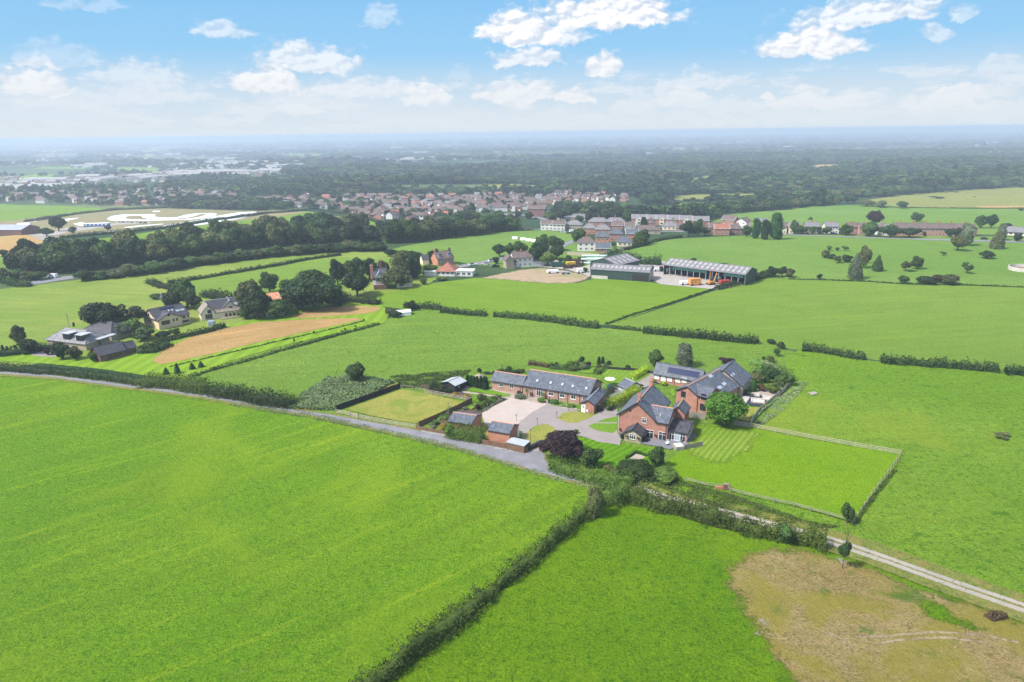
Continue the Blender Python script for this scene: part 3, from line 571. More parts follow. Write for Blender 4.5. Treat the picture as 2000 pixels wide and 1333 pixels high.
def trunk_mesh(name, h=.9, r=.07, limbs=5, seed=1):
    rr = random.Random(seed); b = MB()
    pts = [Vector((0, 0, -.03)), Vector((rr.uniform(-.02, .02), rr.uniform(-.02, .02), h * .5)), Vector((rr.uniform(-.05, .05), rr.uniform(-.05, .05), h))]
    b.bar(pts[0], pts[1], r, n=7, r2=r * .78); b.bar(pts[1], pts[2], r * .78, n=7, r2=r * .5)
    for k in range(limbs):
        a = 6.283 * k / limbs + rr.uniform(-.3, .3); s_ = pts[1].lerp(pts[2], rr.uniform(.1, .9))
        e = s_ + Vector((math.cos(a) * .42, math.sin(a) * .42, rr.uniform(.3, .55))); b.bar(s_, e, r * .42, n=5, r2=r * .15)
    return b.mesh(name, MAT['bark'])
TRUNKS = [trunk_mesh('trunk', .95, .06, 6, k) for k in range(3)]
THIN = trunk_mesh('trunk', 1.1, .025, 4, 9)
def tree_proto(key, mat, n, s, lobes=16, seed=0, shape='round'):
    if (key, mat) not in CROWNS:
        if key not in CROWNS: CROWNS[key] = crown(key, n, s, lobes, seed, shape)
        V, Q = CROWNS[key]; CROWNS[(key, mat)] = np_mesh('crown', V, Q, [MAT[mat]])
    return CROWNS[(key, mat)]
SPEC = {'near': (11000, .055, 22), 'near2': (11000, .055, 18), 'mid': (3600, .085, 18), 'mid2': (3600, .085, 14), 'mid3': (3600, .085, 22), 'dome': (4200, .08, 22), 'tall': (3600, .075, 12), 'small': (1500, .12, 12), 'loose': (1600, .1, 16),
        'cone': (2600, .08, 14), 'column': (3200, .09, 16), 'shrub': (1300, .13, 10), 'shrub2': (1300, .13, 13), 'far': (420, .2, 10), 'far2': (420, .2, 12), 'beech': (14000, .06, 60)}
SHAPE = {'dome': 'dome', 'beech': 'ragged', 'tall': 'tall', 'cone': 'cone', 'column': 'column', 'loose': 'loose', 'shrub': 'dome', 'shrub2': 'dome'}
def crown_for(key, mat):
    n, s, l = SPEC[key]; return tree_proto(key, mat, n, s, l, sum(map(ord, key)), SHAPE.get(key, 'round'))
def tree(px, py, h, wd, key='mid', mat='leaf_mid', label=None, cat='tree', name='tree', group=None, trunk=.18, at=None, thin=False):
    """tree with its foot at the photo pixel, height and crown width in metres"""
    p = at if at is not None else P(px, py)
    r = empty(name, (p[0], p[1], p[2] if len(p) > 2 else gz(p[1])), random.uniform(0, 6.28), label=label, cat=cat, group=group)
    c = link('crown', crown_for(key, mat), r); c.location = (0, 0, h * (trunk * .75 - .04)); wd *= 1.1; c.scale = (wd / 2, wd / 2 * random.uniform(.9, 1.1), h * (1 - trunk) / (2 if key in ('column', 'cone') else 1.76))
    if trunk > 0.02:
        t = link('trunk', THIN if thin else random.choice(TRUNKS), r); q = h * max(trunk * 2.6, .45); t.scale = (max(wd * .75, q * .45),) * 2 + (q,)
    return r
def pxh(px, py, pyt): return max(.4, zat(px, pyt, P(px, py)))
def pxw(px, py, wpx): return (P(px + wpx / 2, py) - P(px - wpx / 2, py)).length
def ptree(px, py, pyt, wpx, key='mid', mat='leaf_mid', label=None, **kw):
    """the same, height and width read off photo pixels"""
    return tree(px, py, pxh(px, py, pyt), pxw(px, py, wpx), key, mat, label, **kw)
def shrub(px, py, pyt, wpx, mat, label, key=None, name='shrub', cat='shrub', group=None):
    return ptree(px, py, pyt, wpx, key or random.choice(('shrub', 'shrub2')), mat, label, trunk=0.0, name=name, cat=cat, group=group)

def hedge(pts, w_, h, mat, label, s=.2, dens=5.0, bumpy=.25, world=False, name='hedge', cat='hedge', kind=None, group=None, core=True):
    """clipped or shaggy hedge along photo pixels of its foot; dens = sprays per square metre of surface"""
    pw = [Vector(p) if world else P(*p) for p in pts]
    seg = [(pw[i + 1] - pw[i]).length for i in range(len(pw) - 1)]; Lt = sum(seg); n = int(dens * 3 * Lt * (w_ + 2 * h)); s = s * .85
    n = max(60, min(n, 90000)); base = pw[0]
    cum = np.concatenate([[0], np.cumsum(seg)]); A = np.array([p[:] for p in pw])
    def along(t):
        return np.stack([np.interp(t, cum, A[:, k]) for k in range(3)], 1)
    t = rng.random(n) * Lt; c = along(t); d = unit(along(np.minimum(t + .5, Lt)) - along(np.maximum(t - .5, 0))); side = np.stack([-d[:, 1], d[:, 0], np.zeros(n)], 1)
    ph = base.x * .37
    rt = np.linspace(0, Lt, max(4, int(Lt / 2.2))); rh = rng.normal(0, .42, len(rt)); rw = rng.normal(0, .5, len(rt)); hf = lambda t: h * np.clip(1 + bumpy * (np.interp(t, rt, rh) + .35 * np.sin(t * 2.3 + ph * 2) + .3 * np.sin(t * .13 + ph)), .4, 2)
    hh = hf(t) * (1 + bumpy * rng.normal(0, .14, n))
    wf = lambda t: w_ * np.clip(1 + bumpy * (np.interp(t, rt, rw) + .3 * np.sin(t * .31 + 2)), .5, 1.7); ww = wf(t)
    a = rng.uniform(-.12, math.pi + .12, n)
    k = .55; cx = np.sign(np.cos(a)) * np.abs(np.cos(a)) ** k; cz = np.abs(np.sin(a)) ** k
    rr = 1 + rng.normal(-.03, .13, n)
    zz = np.where(rng.random(n) < .55, rng.random(n) ** .8 * cz, cz)
    Pt = c + side * (cx * ww / 2 * rr)[:, None]; Pt[:, 2] = c[:, 2] + np.clip(zz * hh * rr, .03, None)
    Nr = side * cx[:, None] + np.array([0, 0, 1]) * (cz * .8)[:, None]
    V, Q = cards(Pt, Nr, s); Vs, Qs = [V], [Q]
    if core:
        m = max(3, int(Lt / 1.2)); tt = np.linspace(0, Lt, m); cc = along(tt); dd = unit(along(np.minimum(tt + .5, Lt)) - along(np.maximum(tt - .5, 0))); ss = np.stack([-dd[:, 1], dd[:, 0], np.zeros(m)], 1)
        hc = hf(tt) * .66
        wc = wf(tt) * .24
        ring = []
        for u, z in ((-1, 0), (-1, .7), (-.6, 1), (.6, 1), (1, .7), (1, 0)):
            q = cc + ss * (u * wc)[:, None]; q[:, 2] += z * hc; ring.append(q)
        RV = np.stack(ring, 1).reshape(-1, 3); o = len(V)
        qs = [[o + i * 6 + j, o + i * 6 + j + 1, o + (i + 1) * 6 + j + 1, o + (i + 1) * 6 + j] for i in range(m - 1) for j in range(5)]
        for i in (0, m - 1): qs += [[o + i * 6, o + i * 6 + 1, o + i * 6 + 4, o + i * 6 + 5], [o + i * 6 + 1, o + i * 6 + 2, o + i * 6 + 3, o + i * 6 + 4]]
        Vs.append(RV); Qs.append(np.array(qs))
    VV = np.vstack(Vs) - np.array(base[:])
    me = np_mesh(name, VV, np.vstack(Qs), [MAT[mat]])
    o = link(name, me, None, label=label, cat=None if kind == 'stuff' else cat, kind=kind, group=group); o.location = base
    return o
def tufts(name, poly, n, s, h, mat, lab=None, z=0, world=False):
    """rough ground cover scattered over a patch (stuff)"""
    pw = np.array([(p[0], p[1]) if world else tuple(P(*p)[:2]) for p in poly]); lo, hi = pw.min(0), pw.max(0); out_ = []
    while sum(map(len, out_)) < n:
        q = lo + rng.random((n * 2, 2)) * (hi - lo); inside = np.zeros(len(q), bool)
        for i in range(len(pw)):
            a, b = pw[i], pw[i - 1]; cnd = ((a[1] > q[:, 1]) != (b[1] > q[:, 1])) & (q[:, 0] < (b[0] - a[0]) * (q[:, 1] - a[1]) / (b[1] - a[1] + 1e-12) + a[0]); inside ^= cnd
        q = q[inside]; k = np.sin(q[:, 0] * .7) * np.sin(q[:, 1] * .9) + rng.normal(0, .5, len(q)) > -.2; out_.append(q[k])
    q = np.vstack(out_)[:n]; Pt = np.column_stack([q, np.interp(q[:, 1], GY, GZ) + rng.random(len(q)) ** 1.5 * h])
    V, Q = cards(Pt, np.tile((0, -.2, 1.0), (len(q), 1)), s, .8)
    return link(name, np_mesh(name, V, Q, [MAT[mat]]), None, kind='stuff', label=lab)

# field hedges near the camera
hedge([(1188, 972), (1165, 990), (1120, 1026), (1060, 1078), (1000, 1128), (930, 1184), (860, 1240), (790, 1296), (720, 1352), (640, 1420)], 2.7, 2.2, 'leaf_hedge', 'long shaggy green field hedge running diagonally to the bottom edge between two front fields', .19, 7, .6)
hedge([(1238, 978), (1280, 990), (1330, 1000), (1400, 1018), (1470, 1040), (1540, 1056), (1612, 1072)], 3.6, 3.1, 'leaf_hedge', 'thick shaggy green hedge alongside the gravel track above the brown patch', .2, 8, .5)
hedge([(1222, 970), (1204, 976), (1182, 986)], 4.4, 3.4, 'leaf_hedge', 'tall bushy hedge end beside the wooden field gate', .2, 10, .2)
ptree(1160, 1008, 958, 32, 'tall', 'leaf_olive', 'narrow olive green bush standing in the diagonal field hedge', trunk=0, name='bush', cat='bush')
hedge([(1078, 915), (1100, 924), (1150, 940), (1200, 948), (1236, 948)], 3.2, 2.7, 'leaf_hedge', 'rounded green hedge along the bend of the lane below the striped lawn', .18, 9, .2)
hedge([(-60, 724), (0, 723), (80, 728), (130, 732), (200, 741), (280, 751)], 3.2, 2.0, 'leaf_hedge_dark', 'long green hedge between the lane and the striped left lawn', .25, 5, .3)
hedge([(280, 753), (340, 757), (410, 768)], 4.5, 3.4, 'leaf_hedge', 'tall bright hedge beside the lane left of the single round tree', .25, 6, .3)
hedge([(414, 770), (460, 778), (520, 788), (574, 795)], 4.2, 3.0, 'leaf_hedge_dark', 'tall dark hedge along the lane below the rough pasture', .25, 6, .35)
# hedges across the pastures
def far_hedge(pts, h=1.8, w_=2.4, lab='', mat='leaf_hedge_dark', **kw): return hedge(pts, w_, h, mat, lab, .38, 2.2, .35, **kw)
far_hedge([(862, 610), (900, 614), (950, 617)], 2.2, 3, 'short dark hedge left of the gap in the field boundary behind the long barn')
far_hedge([(965, 618), (1040, 624), (1110, 634), (1168, 641)], 2.2, 3, 'dark field hedge ending at the bright triangular field corner')
far_hedge([(1195, 641), (1250, 646)], 1.0, 2, 'low thin hedge right of the bright field corner')
far_hedge([(1256, 650), (1330, 657), (1400, 664), (1444, 669), (1480, 670)], 2.4, 3.2, 'dark hedge in the pasture behind the solar panelled stable')
far_hedge([(1567, 683), (1610, 688), (1650, 697), (1690, 702)], 2.2, 3, 'dark hedge stretch right of the small bushes at the field corner')
far_hedge([(1720, 708), (1800, 714), (1880, 720), (1948, 726)], 2.3, 3.2, 'long dark hedge crossing the right hand pastures')
far_hedge([(1962, 730), (2010, 733), (2100, 742)], 2.1, 3, 'dark hedge at the right edge beyond the second pasture gap')
far_hedge([(0, 541 + 10), (40, 560), (60, 560)], 3, 4, 'hedge by the far left road')
far_hedge([(370, 737), (420, 722), (480, 706), (540, 688), (600, 672), (680, 650), (740, 634)], .8, 1.6, 'thin rough hedge between the left lawn and the middle pasture', 'leaf_hedge')
far_hedge([(330, 718), (400, 702), (480, 683), (560, 664), (640, 646), (712, 628)], .4, .5, 'low dark edging along the near side of the long hay strip')
far_hedge([(330, 555), (420, 540), (540, 520), (600, 508), (665, 499)], 1.6, 3, 'dark hedge between the yellow and pale fields on the left')
far_hedge([(292, 552), (310, 560), (340, 566)], 2, 4, 'hedge corner stub at the left end of the pale field')
far_hedge([(400, 578), (440, 586), (470, 600)], 3, 5, 'hedge behind the cream gabled house')
far_hedge([(740, 595), (700, 590), (670, 588), (660, 600)], 2.5, 4, 'hedge at the top end of the hay strips')
far_hedge([(860, 605), (830, 602), (790, 600)], 2, 4, 'scrubby hedge right of the white shed')
far_hedge([(1184, 634), (1240, 614), (1300, 596), (1360, 577), (1400, 563)], .5, 1.0, 'thin rough hedge line between the bright field and the pale field')
far_hedge([(1400, 566), (1440, 556), (1480, 546), (1500, 540)], 2.0, 3, 'green hedge right of the farm yard')
far_hedge([(1540, 546), (1620, 548), (1700, 551), (1770, 556), (1900, 558), (2100, 566)], .5, .9, 'low hedge line under the scattered trees on the right')
far_hedge([(100, 510), (200, 502), (330, 486), (430, 470), (520, 455)], 2, 4, 'hedge hidden behind the tree belt')
far_hedge([(50, 434), (150, 419), (225, 411), (330, 407)], 2.4, 4, 'dark hedge between the far green field and the race circuit')
far_hedge([(120, 466), (220, 457), (330, 446), (430, 430), (520, 418), (590, 413), (620, 409)], 2.6, 4, 'dark hedge along the near side of the race circuit')
far_hedge([(620, 411), (700, 424), (745, 437)], 2.4, 4, 'hedge between the village gardens and the green field')
far_hedge([(1220, 489), (1250, 482), (1290, 470), (1330, 464)], 1.6, 3, 'hedge between the red house gardens and the far field')
far_hedge([(1190, 506), (1230, 514), (1290, 518)], 5, 6, 'tall dark hedge behind the green farm shed', 'leaf_conifer')
far_hedge([(1690, 404), (1800, 407), (1900, 408), (2060, 408)], 1, 3, 'thin hedge between the olive hill and the bright far field')
far_hedge([(400, 622), (470, 650), (440, 648)], .1, .1, 'x') if 0 else None
far_hedge([(330, 676), (300, 690), (270, 690), (320, 668), (400, 650), (440, 640)], 1.8, 3, 'garden hedge in front of the cream stone houses')
far_hedge([(0, 696), (60, 690), (120, 676)], 2, 3, 'dark garden hedge left of the grey roofed bungalow', 'leaf_conifer')
# rough growth by the lane and around the farm
tufts('nettles', [(565, 800), (590, 772), (640, 740), (700, 735), (770, 748), (720, 775), (655, 803)], 26000, .28, .9, 'leaf_weed')
tufts('rough_grass', [(x, y - 5) for x, y in RB[6:]] + [(x, y + 6) for x, y in RB[6:]][::-1], 9000, .14, .3, 'leaf_weed')
tufts('rough_grass', Z2((1480, 830), (1700, 600), (1900, 430), (2000, 440), (1760, 700), (1560, 850), (1440, 850)), 3500, .16, .35, 'leaf_weed')
tufts('rough_grass', Z3((1200, 660), (1400, 620), (1700, 720), (2200, 850), (2900, 1100), (3200, 1150), (2900, 1180), (2000, 960), (1400, 760)), 9000, .16, .35, 'leaf_hedge')
tufts('rough_grass', Z4((800, 180), (1200, 150), (1600, 120), (1500, 200), (1200, 300), (940, 290)), 6000, .22, .5, 'leaf_hedge')
tufts('rough_grass', Z3((1250, 880), (1500, 930), (2100, 1080), (2900, 1260), (2900, 1300), (2000, 1160), (1400, 980)), 9000, .16, .45, 'leaf_hedge')

# ---------------- building materials ----------------
def brickmat(name, c1, c2, mortar, speck=.35):
    m, T, b = newmat(name); v = obco(T)
    sx = T.add('ShaderNodeSeparateXYZ', ins={0: v}); uu = T.math('ADD', sx.outputs[0], sx.outputs[1])
    uv_ = T.add('ShaderNodeCombineXYZ', ins={0: uu, 1: sx.outputs[2]}).outputs[0]
    br = T.add('ShaderNodeTexBrick', ins={'Vector': uv_, 'Color1': (*c1, 1), 'Color2': (*c2, 1), 'Mortar': (*mortar, 1), 'Scale': 1.0, 'Mortar Size': .012, 'Brick Width': .32, 'Row Height': .11, 'Bias': 0.0})
    n = T.noise(v, 5.5, 4, .8); n2 = T.noise(v, .6, 4, .6)
    c = T.mix(T.math('MULTIPLY', T.ramp(n, .52, .66), speck), br.outputs['Color'], [min(1, x * 2.0 + .06) for x in c1])
    c = T.mix(T.math('MULTIPLY', T.ramp(n2, .4, .7), .35), c, [x * .6 for x in c2])
    T.l.new(c, b.inputs['Base Color']); b.inputs['Roughness'].default_value = .9; bump(T, b, n, .03); return m
brickmat('brick', (.39, .165, .12), (.32, .115, .075), (.36, .28, .22))
brickmat('brick_pink', (.40, .22, .165), (.34, .175, .13), (.42, .33, .27), .3)
brickmat('brick_orange', (.46, .19, .11), (.39, .14, .08), (.40, .28, .2), .2)
brickmat('brick_dark', (.19, .075, .06), (.15, .06, .05), (.22, .17, .15), .2)
brickmat('stone_cream', (.74, .57, .36), (.68, .51, .31), (.5, .42, .3), .15)
brickmat('stone_tan', (.34, .28, .19), (.27, .22, .16), (.34, .3, .25), .3)
def slate(name, c, var=.36, course=.28):
    m, T, b = newmat(name); v = obco(T)
    sx = T.add('ShaderNodeSeparateXYZ', ins={0: v}); uu = T.math('ADD', sx.outputs[0], sx.outputs[1])
    uv_ = T.add('ShaderNodeCombineXYZ', ins={0: uu, 1: sx.outputs[2]}).outputs[0]
    br = T.add('ShaderNodeTexBrick', ins={'Vector': uv_, 'Color1': (*[x * (1 + var) for x in c], 1), 'Color2': (*[x * (1 - var) for x in c], 1), 'Mortar': (*[x * .5 for x in c], 1), 'Scale': 1.0, 'Mortar Size': .012, 'Brick Width': .42, 'Row Height': course * .6})
    mp = T.add('ShaderNodeMapping', ins={'Vector': v, 'Scale': (1.1, 1.1, .3)}); n = T.noise(mp.outputs[0], 1.0, 5, .65, .4); n2 = T.noise(v, .3, 3)
    k = T.mix(T.math('MULTIPLY', T.ramp(n, .42, .66), .75), br.outputs['Color'], (c[0] * 1.5, c[1] * 1.45, c[2] * 1.4))
    k = T.mix(T.math('MULTIPLY', T.ramp(n2, .45, .7), .35), k, (c[0] * .62, c[1] * .65, c[2] * .68))
    T.l.new(k, b.inputs['Base Color']); b.inputs['Roughness'].default_value = .62; b.inputs['Specular IOR Level'].default_value = .3; bump(T, b, n, .03); return m
slate('slate', (.082, .094, .118)); slate('slate_dark', (.050, .050, .062)); slate('slate_brown', (.118, .088, .082)); slate('tile_red', (.26, .10, .07)); slate('tile_grey', (.16, .155, .165)); slate('tile_orange', (.46, .22, .13)); slate('stone_roof', (.22, .19, .15))
simple('white_paint', (.78, .78, .76), .5, .4, .04); simple('cream_paint', (.72, .68, .58), .6, .3, .05); simple('render_white', (.62, .60, .56), .85, .2, .08, .8); simple('render_cream', (.70, .60, .44), .85, .2, .08, .8)
simple('black_paint', (.022, .022, .026), .5, .4, .1); simple('dark_timber', (.03, .026, .028), .8, .2, .3, 4); simple('grey_panel', (.42, .45, .52), .6, .3, .05); simple('pale_panel', (.74, .74, .74), .5, .3, .05)
simple('wood_brown', (.16, .095, .06), .85, .15, .35, 3); simple('wood_pale', (.40, .34, .26), .85, .15, .3, 3); simple('wood_grey', (.25, .23, .19), .9, .15, .3, 2); simple('ridge_tile', (.46, .25, .17), .8, .2, .2, 5)
simple('lead', (.30, .32, .35), .45, .5, .15); simple('felt_roof', (.33, .36, .38), .8, .2, .12, .8); simple('terracotta', (.42, .17, .09), .8, .2, .2)
simple('plastic_black', (.018, .018, .022), .35, .5, .1); simple('metal_grey', (.35, .36, .38), .35, .5, .1, 2, .6); simple('rubber', (.02, .02, .02), .8, .2, .1)
simple('orange_paint', (.55, .23, .05), .4, .5, .1); simple('red_paint', (.34, .04, .03), .4, .5, .1); simple('blue_paint', (.04, .12, .42), .4, .5, .1); simple('green_paint', (.02, .075, .06), .5, .4, .12); simple('yellow_paint', (.62, .40, .04), .4, .5, .1)
simple('shed_green', (.030, .052, .048), .5, .4, .15, .5); simple('fibre_roof', (.155, .15, .165), .8, .2, .2, .5); simple('rooflight', (.30, .29, .27), .5, .4, .1); simple('bale_wrap', (.50, .66, .55), .3, .5, .12, 1); simple('cushion', (.44, .41, .37), .9, .1, .1)
simple('polythene', (.86, .86, .86), .3, .5, .03); simple('steel_sheet', (.30, .31, .36), .4, .5, .15, .3); simple('concrete_wall', (.46, .43, .38), .85, .2, .15, .7); simple('car_white', (.8, .8, .8), .2, .6, .02); simple('car_blue', (.05, .10, .2), .2, .6, .02); simple('car_black', (.02, .02, .022), .2, .6, .02); simple('car_silver', (.4, .42, .45), .25, .6, .02); simple('car_red', (.35, .03, .02), .2, .6, .02)
m_, T_, b_ = newmat('glass'); b_.inputs['Base Color'].default_value = (.018, .024, .034, 1); b_.inputs['Roughness'].default_value = .08; b_.inputs['Specular IOR Level'].default_value = .7
m_, T_, b_ = newmat('glass_pale'); b_.inputs['Base Color'].default_value = (.30, .36, .42, 1); b_.inputs['Roughness'].default_value = .1; b_.inputs['Specular IOR Level'].default_value = .7
m_, T_, b_ = newmat('solar_cell')
br_ = T_.add('ShaderNodeTexBrick', ins={'Vector': obco(T_), 'Color1': (.004, .012, .05, 1), 'Color2': (.006, .016, .07, 1), 'Mortar': (.02, .03, .07, 1), 'Scale': 1.0, 'Mortar Size': .02, 'Brick Width': 1.0, 'Row Height': .55, }); br_.offset = 0
T_.l.new(br_.outputs[0], b_.inputs['Base Color']); b_.inputs['Roughness'].default_value = .15

# ---------------- building kit ----------------
class Bld:
    def __init__(s, name, label, A, B, cat='house', group=None, za=0.0):
        """frame from two foot points in photo pixels (seen at height za)"""
        a, b = P(*A, za), P(*B, za); d = b - a; s.ang = math.atan2(d.y, d.x); s.W = math.hypot(d.x, d.y)
        s.o = Vector((a.x, a.y, gz(a.y))); s.root = empty(name, s.o, s.ang, label=label, cat=cat, group=group)
        s.M = Matrix.Translation(s.o) @ Matrix.Rotation(s.ang, 4, 'Z'); s.I = s.M.inverted()
        s.O = s.I @ CAMLOC
    def _r(s, px, py): return (s.I.to_3x3() @ ray(px, py))
    def xy(s, px, py, z): d = s._r(px, py); t = (z - s.O.z) / d.z; return s.O.x + d.x * t, s.O.y + d.y * t
    def fr(s, px, py, y=0): d = s._r(px, py); t = (y - s.O.y) / d.y; return s.O.x + d.x * t, s.O.z + d.z * t
    def sd(s, px, py, x): d = s._r(px, py); t = (x - s.O.x) / d.x; return s.O.y + d.y * t, s.O.z + d.z * t
    def block(s, x0, x1, y0, y1, ze, zr, axis='x', wall='brick', roof='slate', over=.3, z0=-.3, ridge='ridge_tile', verge='black_paint', hip=(0, 0), gutter=True, wname='wall', rname='roof', th=.14, valley=None):
        R0 = s.root; b = MB(); tz = .03
        tr = (lambda u, v, z: (u, v, z)) if axis == 'x' else (lambda u, v, z: (v, u, z))
        U0, U1, V0, V1 = (x0, x1, y0, y1) if axis == 'x' else (y0, y1, x0, x1); vm = (V0 + V1) / 2
        if hip[0] or hip[1]:
            b.box(x0, y0, z0, x1, y1, ze - .02)
            prof0 = None
        else:
            prof = [(V0, z0), (V1, z0), (V1, ze - tz), (vm, zr - tz), (V0, ze - tz)]
            b.hull([tr(U0, v, z) for v, z in prof], [tr(U1, v, z) for v, z in prof])
        b.obj(wname, MAT[wall], R0)
        r = MB(); sl = (zr - ze) / (vm - V0); ev = over; zo = ze - sl * ev
        if hip[0] or hip[1]:
            h0, h1 = hip; u0, u1 = U0 - over, U1 + over; v0, v1 = V0 - over, V1 + over; ra, rb = (u0 + (vm - v0) * h0, vm, zr), (u1 - (vm - v0) * h1, vm, zr)
            zb = zo
            c = [(u0, v0, zb), (u1, v0, zb), (u1, v1, zb), (u0, v1, zb)]
            for f in ([c[0], c[1], rb, ra], [c[2], c[3], ra, rb], [c[1], c[2], rb], [c[3], c[0], ra], [c[3], c[2], c[1], c[0]]): r.face([tr(*p) for p in f])
        else:
            for sg, va in ((1, V0 - ev), (-1, V1 + ev)):
                q = [(va, zo), (vm, zr), (vm, zr + th), (va, zo + th)]
                r.hull([tr((U0 - over) if not valley else (valley[0] if v == va else valley[1]), v, z) for v, z in q], [tr(U1 + over, v, z) for v, z in q])
        ro = r.obj(rname, MAT[roof], R0)
        if ridge and not (hip[0] or hip[1]):
            q = MB(); q.bar(tr(valley[1] if valley else U0 - over, vm, zr + th + .02), tr(U1 + over, vm, zr + th + .02), .14, n=5); q.obj('ridge', MAT[ridge], ro)
        elif ridge:
            q = MB()
            for p_, e_ in ((c[0], ra), (c[3], ra), (c[1], rb), (c[2], rb), (ra, rb)):
                if (Vector(p_) - Vector(e_)).length > .2: q.bar(tr(*p_), tr(*e_), .1, n=5)
            q.obj('ridge', MAT[ridge], ro)
        if verge and not (hip[0] or hip[1]):
            for uu in ((U0 - over, U1 + over) if not valley else (U1 + over,)):
                q = MB(); w_ = .05
                for va in (V0 - ev, V1 + ev):
                    q.hull([tr(uu - w_, va, zo - .1), tr(uu - w_, vm, zr - .1), tr(uu - w_, vm, zr + th + .012), tr(uu - w_, va, zo + th + .012)], [tr(uu + w_, va, zo - .1), tr(uu + w_, vm, zr - .1), tr(uu + w_, vm, zr + th + .012), tr(uu + w_, va, zo + th + .012)])
                q.obj('bargeboard', MAT[verge], R0)
        if gutter and verge:
            for va in (V0 - ev - .08, V1 + ev + .08):
                q = MB(); q.bar(tr(valley[0] if valley else U0 - over, va, zo + .03), tr(U1 + over, va, zo + .03), .085, n=5); q.obj('gutter', MAT[verge], R0)
        s.b = (x0, x1, y0, y1, ze, zr, axis); s.last_roof = ro
        return s
    def _T(s, face, at):
        """local matrix of a wall face: x along, y out of the wall, z up"""
        if face == 'f': return Matrix(((1, 0, 0, 0), (0, -1, 0, at), (0, 0, 1, 0), (0, 0, 0, 1)))
        if face == 'r': return Matrix(((0, 1, 0, at), (1, 0, 0, 0), (0, 0, 1, 0), (0, 0, 0, 1)))
        if face == 'l': return Matrix(((0, -1, 0, at), (1, 0, 0, 0), (0, 0, 1, 0), (0, 0, 0, 1)))
    def win(s, face, at, px, py, w_, h, nx=2, nz=1, frame='white_paint', glass='glass', sill='stone_tan', kind='window', dp=.06, c=None, parent=None, lintel=None):
        """window centred on a photo pixel of the wall plane 'at'"""
        if c is None: c = s.fr(px, py, at) if face == 'f' else s.sd(px, py, at)
        u, z = c; T4 = s._T(face, at); fw = .07 if w_ < 3 else .09
        def fin(mb):
            mb.v = [tuple(T4 @ Vector(p)) for p in mb.v]; return mb
        f = MB(); x0, x1, z0, z1 = u - w_ / 2, u + w_ / 2, z - h / 2, z + h / 2
        f.box(x0, .0, z0, x0 + fw, dp, z1); f.box(x1 - fw, .0, z0, x1, dp, z1); f.box(x0 + fw, .0, z0, x1 - fw, dp, z0 + fw); f.box(x0 + fw, .0, z1 - fw, x1 - fw, dp, z1)
        for k in range(1, nx): xx = x0 + w_ * k / nx; f.box(xx - .03, .0, z0 + fw, xx + .03, dp - .01, z1 - fw)
        if nz == 2: zz = z0 + h * .68; f.box(x0 + fw, .0, zz - .03, x1 - fw, dp - .015, zz + .03)
        if nz == 3:
            for q in (.33, .66): zz = z0 + h * q; f.box(x0 + fw, .0, zz - .03, x1 - fw, dp - .015, zz + .03)
        fo = fin(f).obj(kind, MAT[frame], parent or s.root)
        g = MB(); g.box(x0 + fw * .8, -.02, z0 + fw * .8, x1 - fw * .8, .02, z1 - fw * .8); fin(g).obj('pane', MAT[glass], fo)
        if sill: g = MB(); g.box(x0 - .08, 0.0, z0 - .12, x1 + .08, dp + .06, z0 - .002); fin(g).obj('sill', MAT[sill], fo)
        if lintel: g = MB(); g.box(x0 - .1, 0.0, z1 + .002, x1 + .1, dp * .6, z1 + .2); fin(g).obj('lintel', MAT[lintel], fo)
        return fo
    def door(s, face, at, px, py, w_, h, mat='white_paint', glass=True, c=None):
        if c is None: c = s.fr(px, py, at) if face == 'f' else s.sd(px, py, at)
        u = c[0]; T4 = s._T(face, at); f = MB(); z0 = 0.02 if c[1] < 2.2 else c[1] - h / 2
        f.box(u - w_ / 2, 0, z0, u + w_ / 2, .07, z0 + h); f.v = [tuple(T4 @ Vector(p)) for p in f.v]; o = f.obj('door', MAT[mat], s.root)
        if glass: g = MB(); g.box(u - w_ * .28, .05, z0 + h * .55, u + w_ * .28, .085, z0 + h * .9); g.v = [tuple(T4 @ Vector(p)) for p in g.v]; g.obj('pane', MAT['glass_pale'], o)
        g = MB(); g.box(u + w_ * .33, .07, z0 + h * .45, u + w_ * .42, .11, z0 + h * .5); g.v = [tuple(T4 @ Vector(p)) for p in g.v]; g.obj('handle', MAT['metal_grey'], o)
        return o
    def chimney(s, x, y, z0, z1, w_=.7, d=.7, mat='brick', pots=2):
        b = MB(); b.box(x - w_ / 2, y - d / 2, z0, x + w_ / 2, y + d / 2, z1); b.box(x - w_ / 2 - .07, y - d / 2 - .07, z1, x + w_ / 2 + .07, y + d / 2 + .07, z1 + .15); o = b.obj('chimney', MAT[mat], s.last_roof)
        q = MB()
        for k in range(pots): q.bar((x + (k - (pots - 1) / 2) * .32, y, z1 + .15), (x + (k - (pots - 1) / 2) * .32, y, z1 + .55), .12, n=7, r2=.1)
        q.obj('chimney_pot', MAT['terracotta'], s.root); return o
    def sky_(s, px, py, w_=.8, h=1.1, frame='black_paint', glass='glass_pale', c=None, side=0, name='skylight', lift=.1):
        """rooflight on the visible slope of the last block (side 0 = low-coordinate slope, 1 = other)"""
        x0, x1, y0, y1, ze, zr, axis = s.b; d = s._r(px, py) if c is None else None
        V0, V1 = (y0, y1) if axis == 'x' else (x0, x1); vm = (V0 + V1) / 2; sl = (zr - ze) / (vm - V0)
        oy, dy = (s.O.y, d.y) if axis == 'x' else (s.O.x, d.x)
        zf = (lambda v: ze + .14 + sl * (v - V0)) if side == 0 else (lambda v: ze + .14 + sl * (V1 - v))
        g = sl if side == 0 else -sl; z_at0 = (ze + .14 - sl * V0) if side == 0 else (ze + .14 + sl * V1)
        t = (s.O.z - z_at0 - g * oy) / (g * dy - d.z); p = s.O + d * t
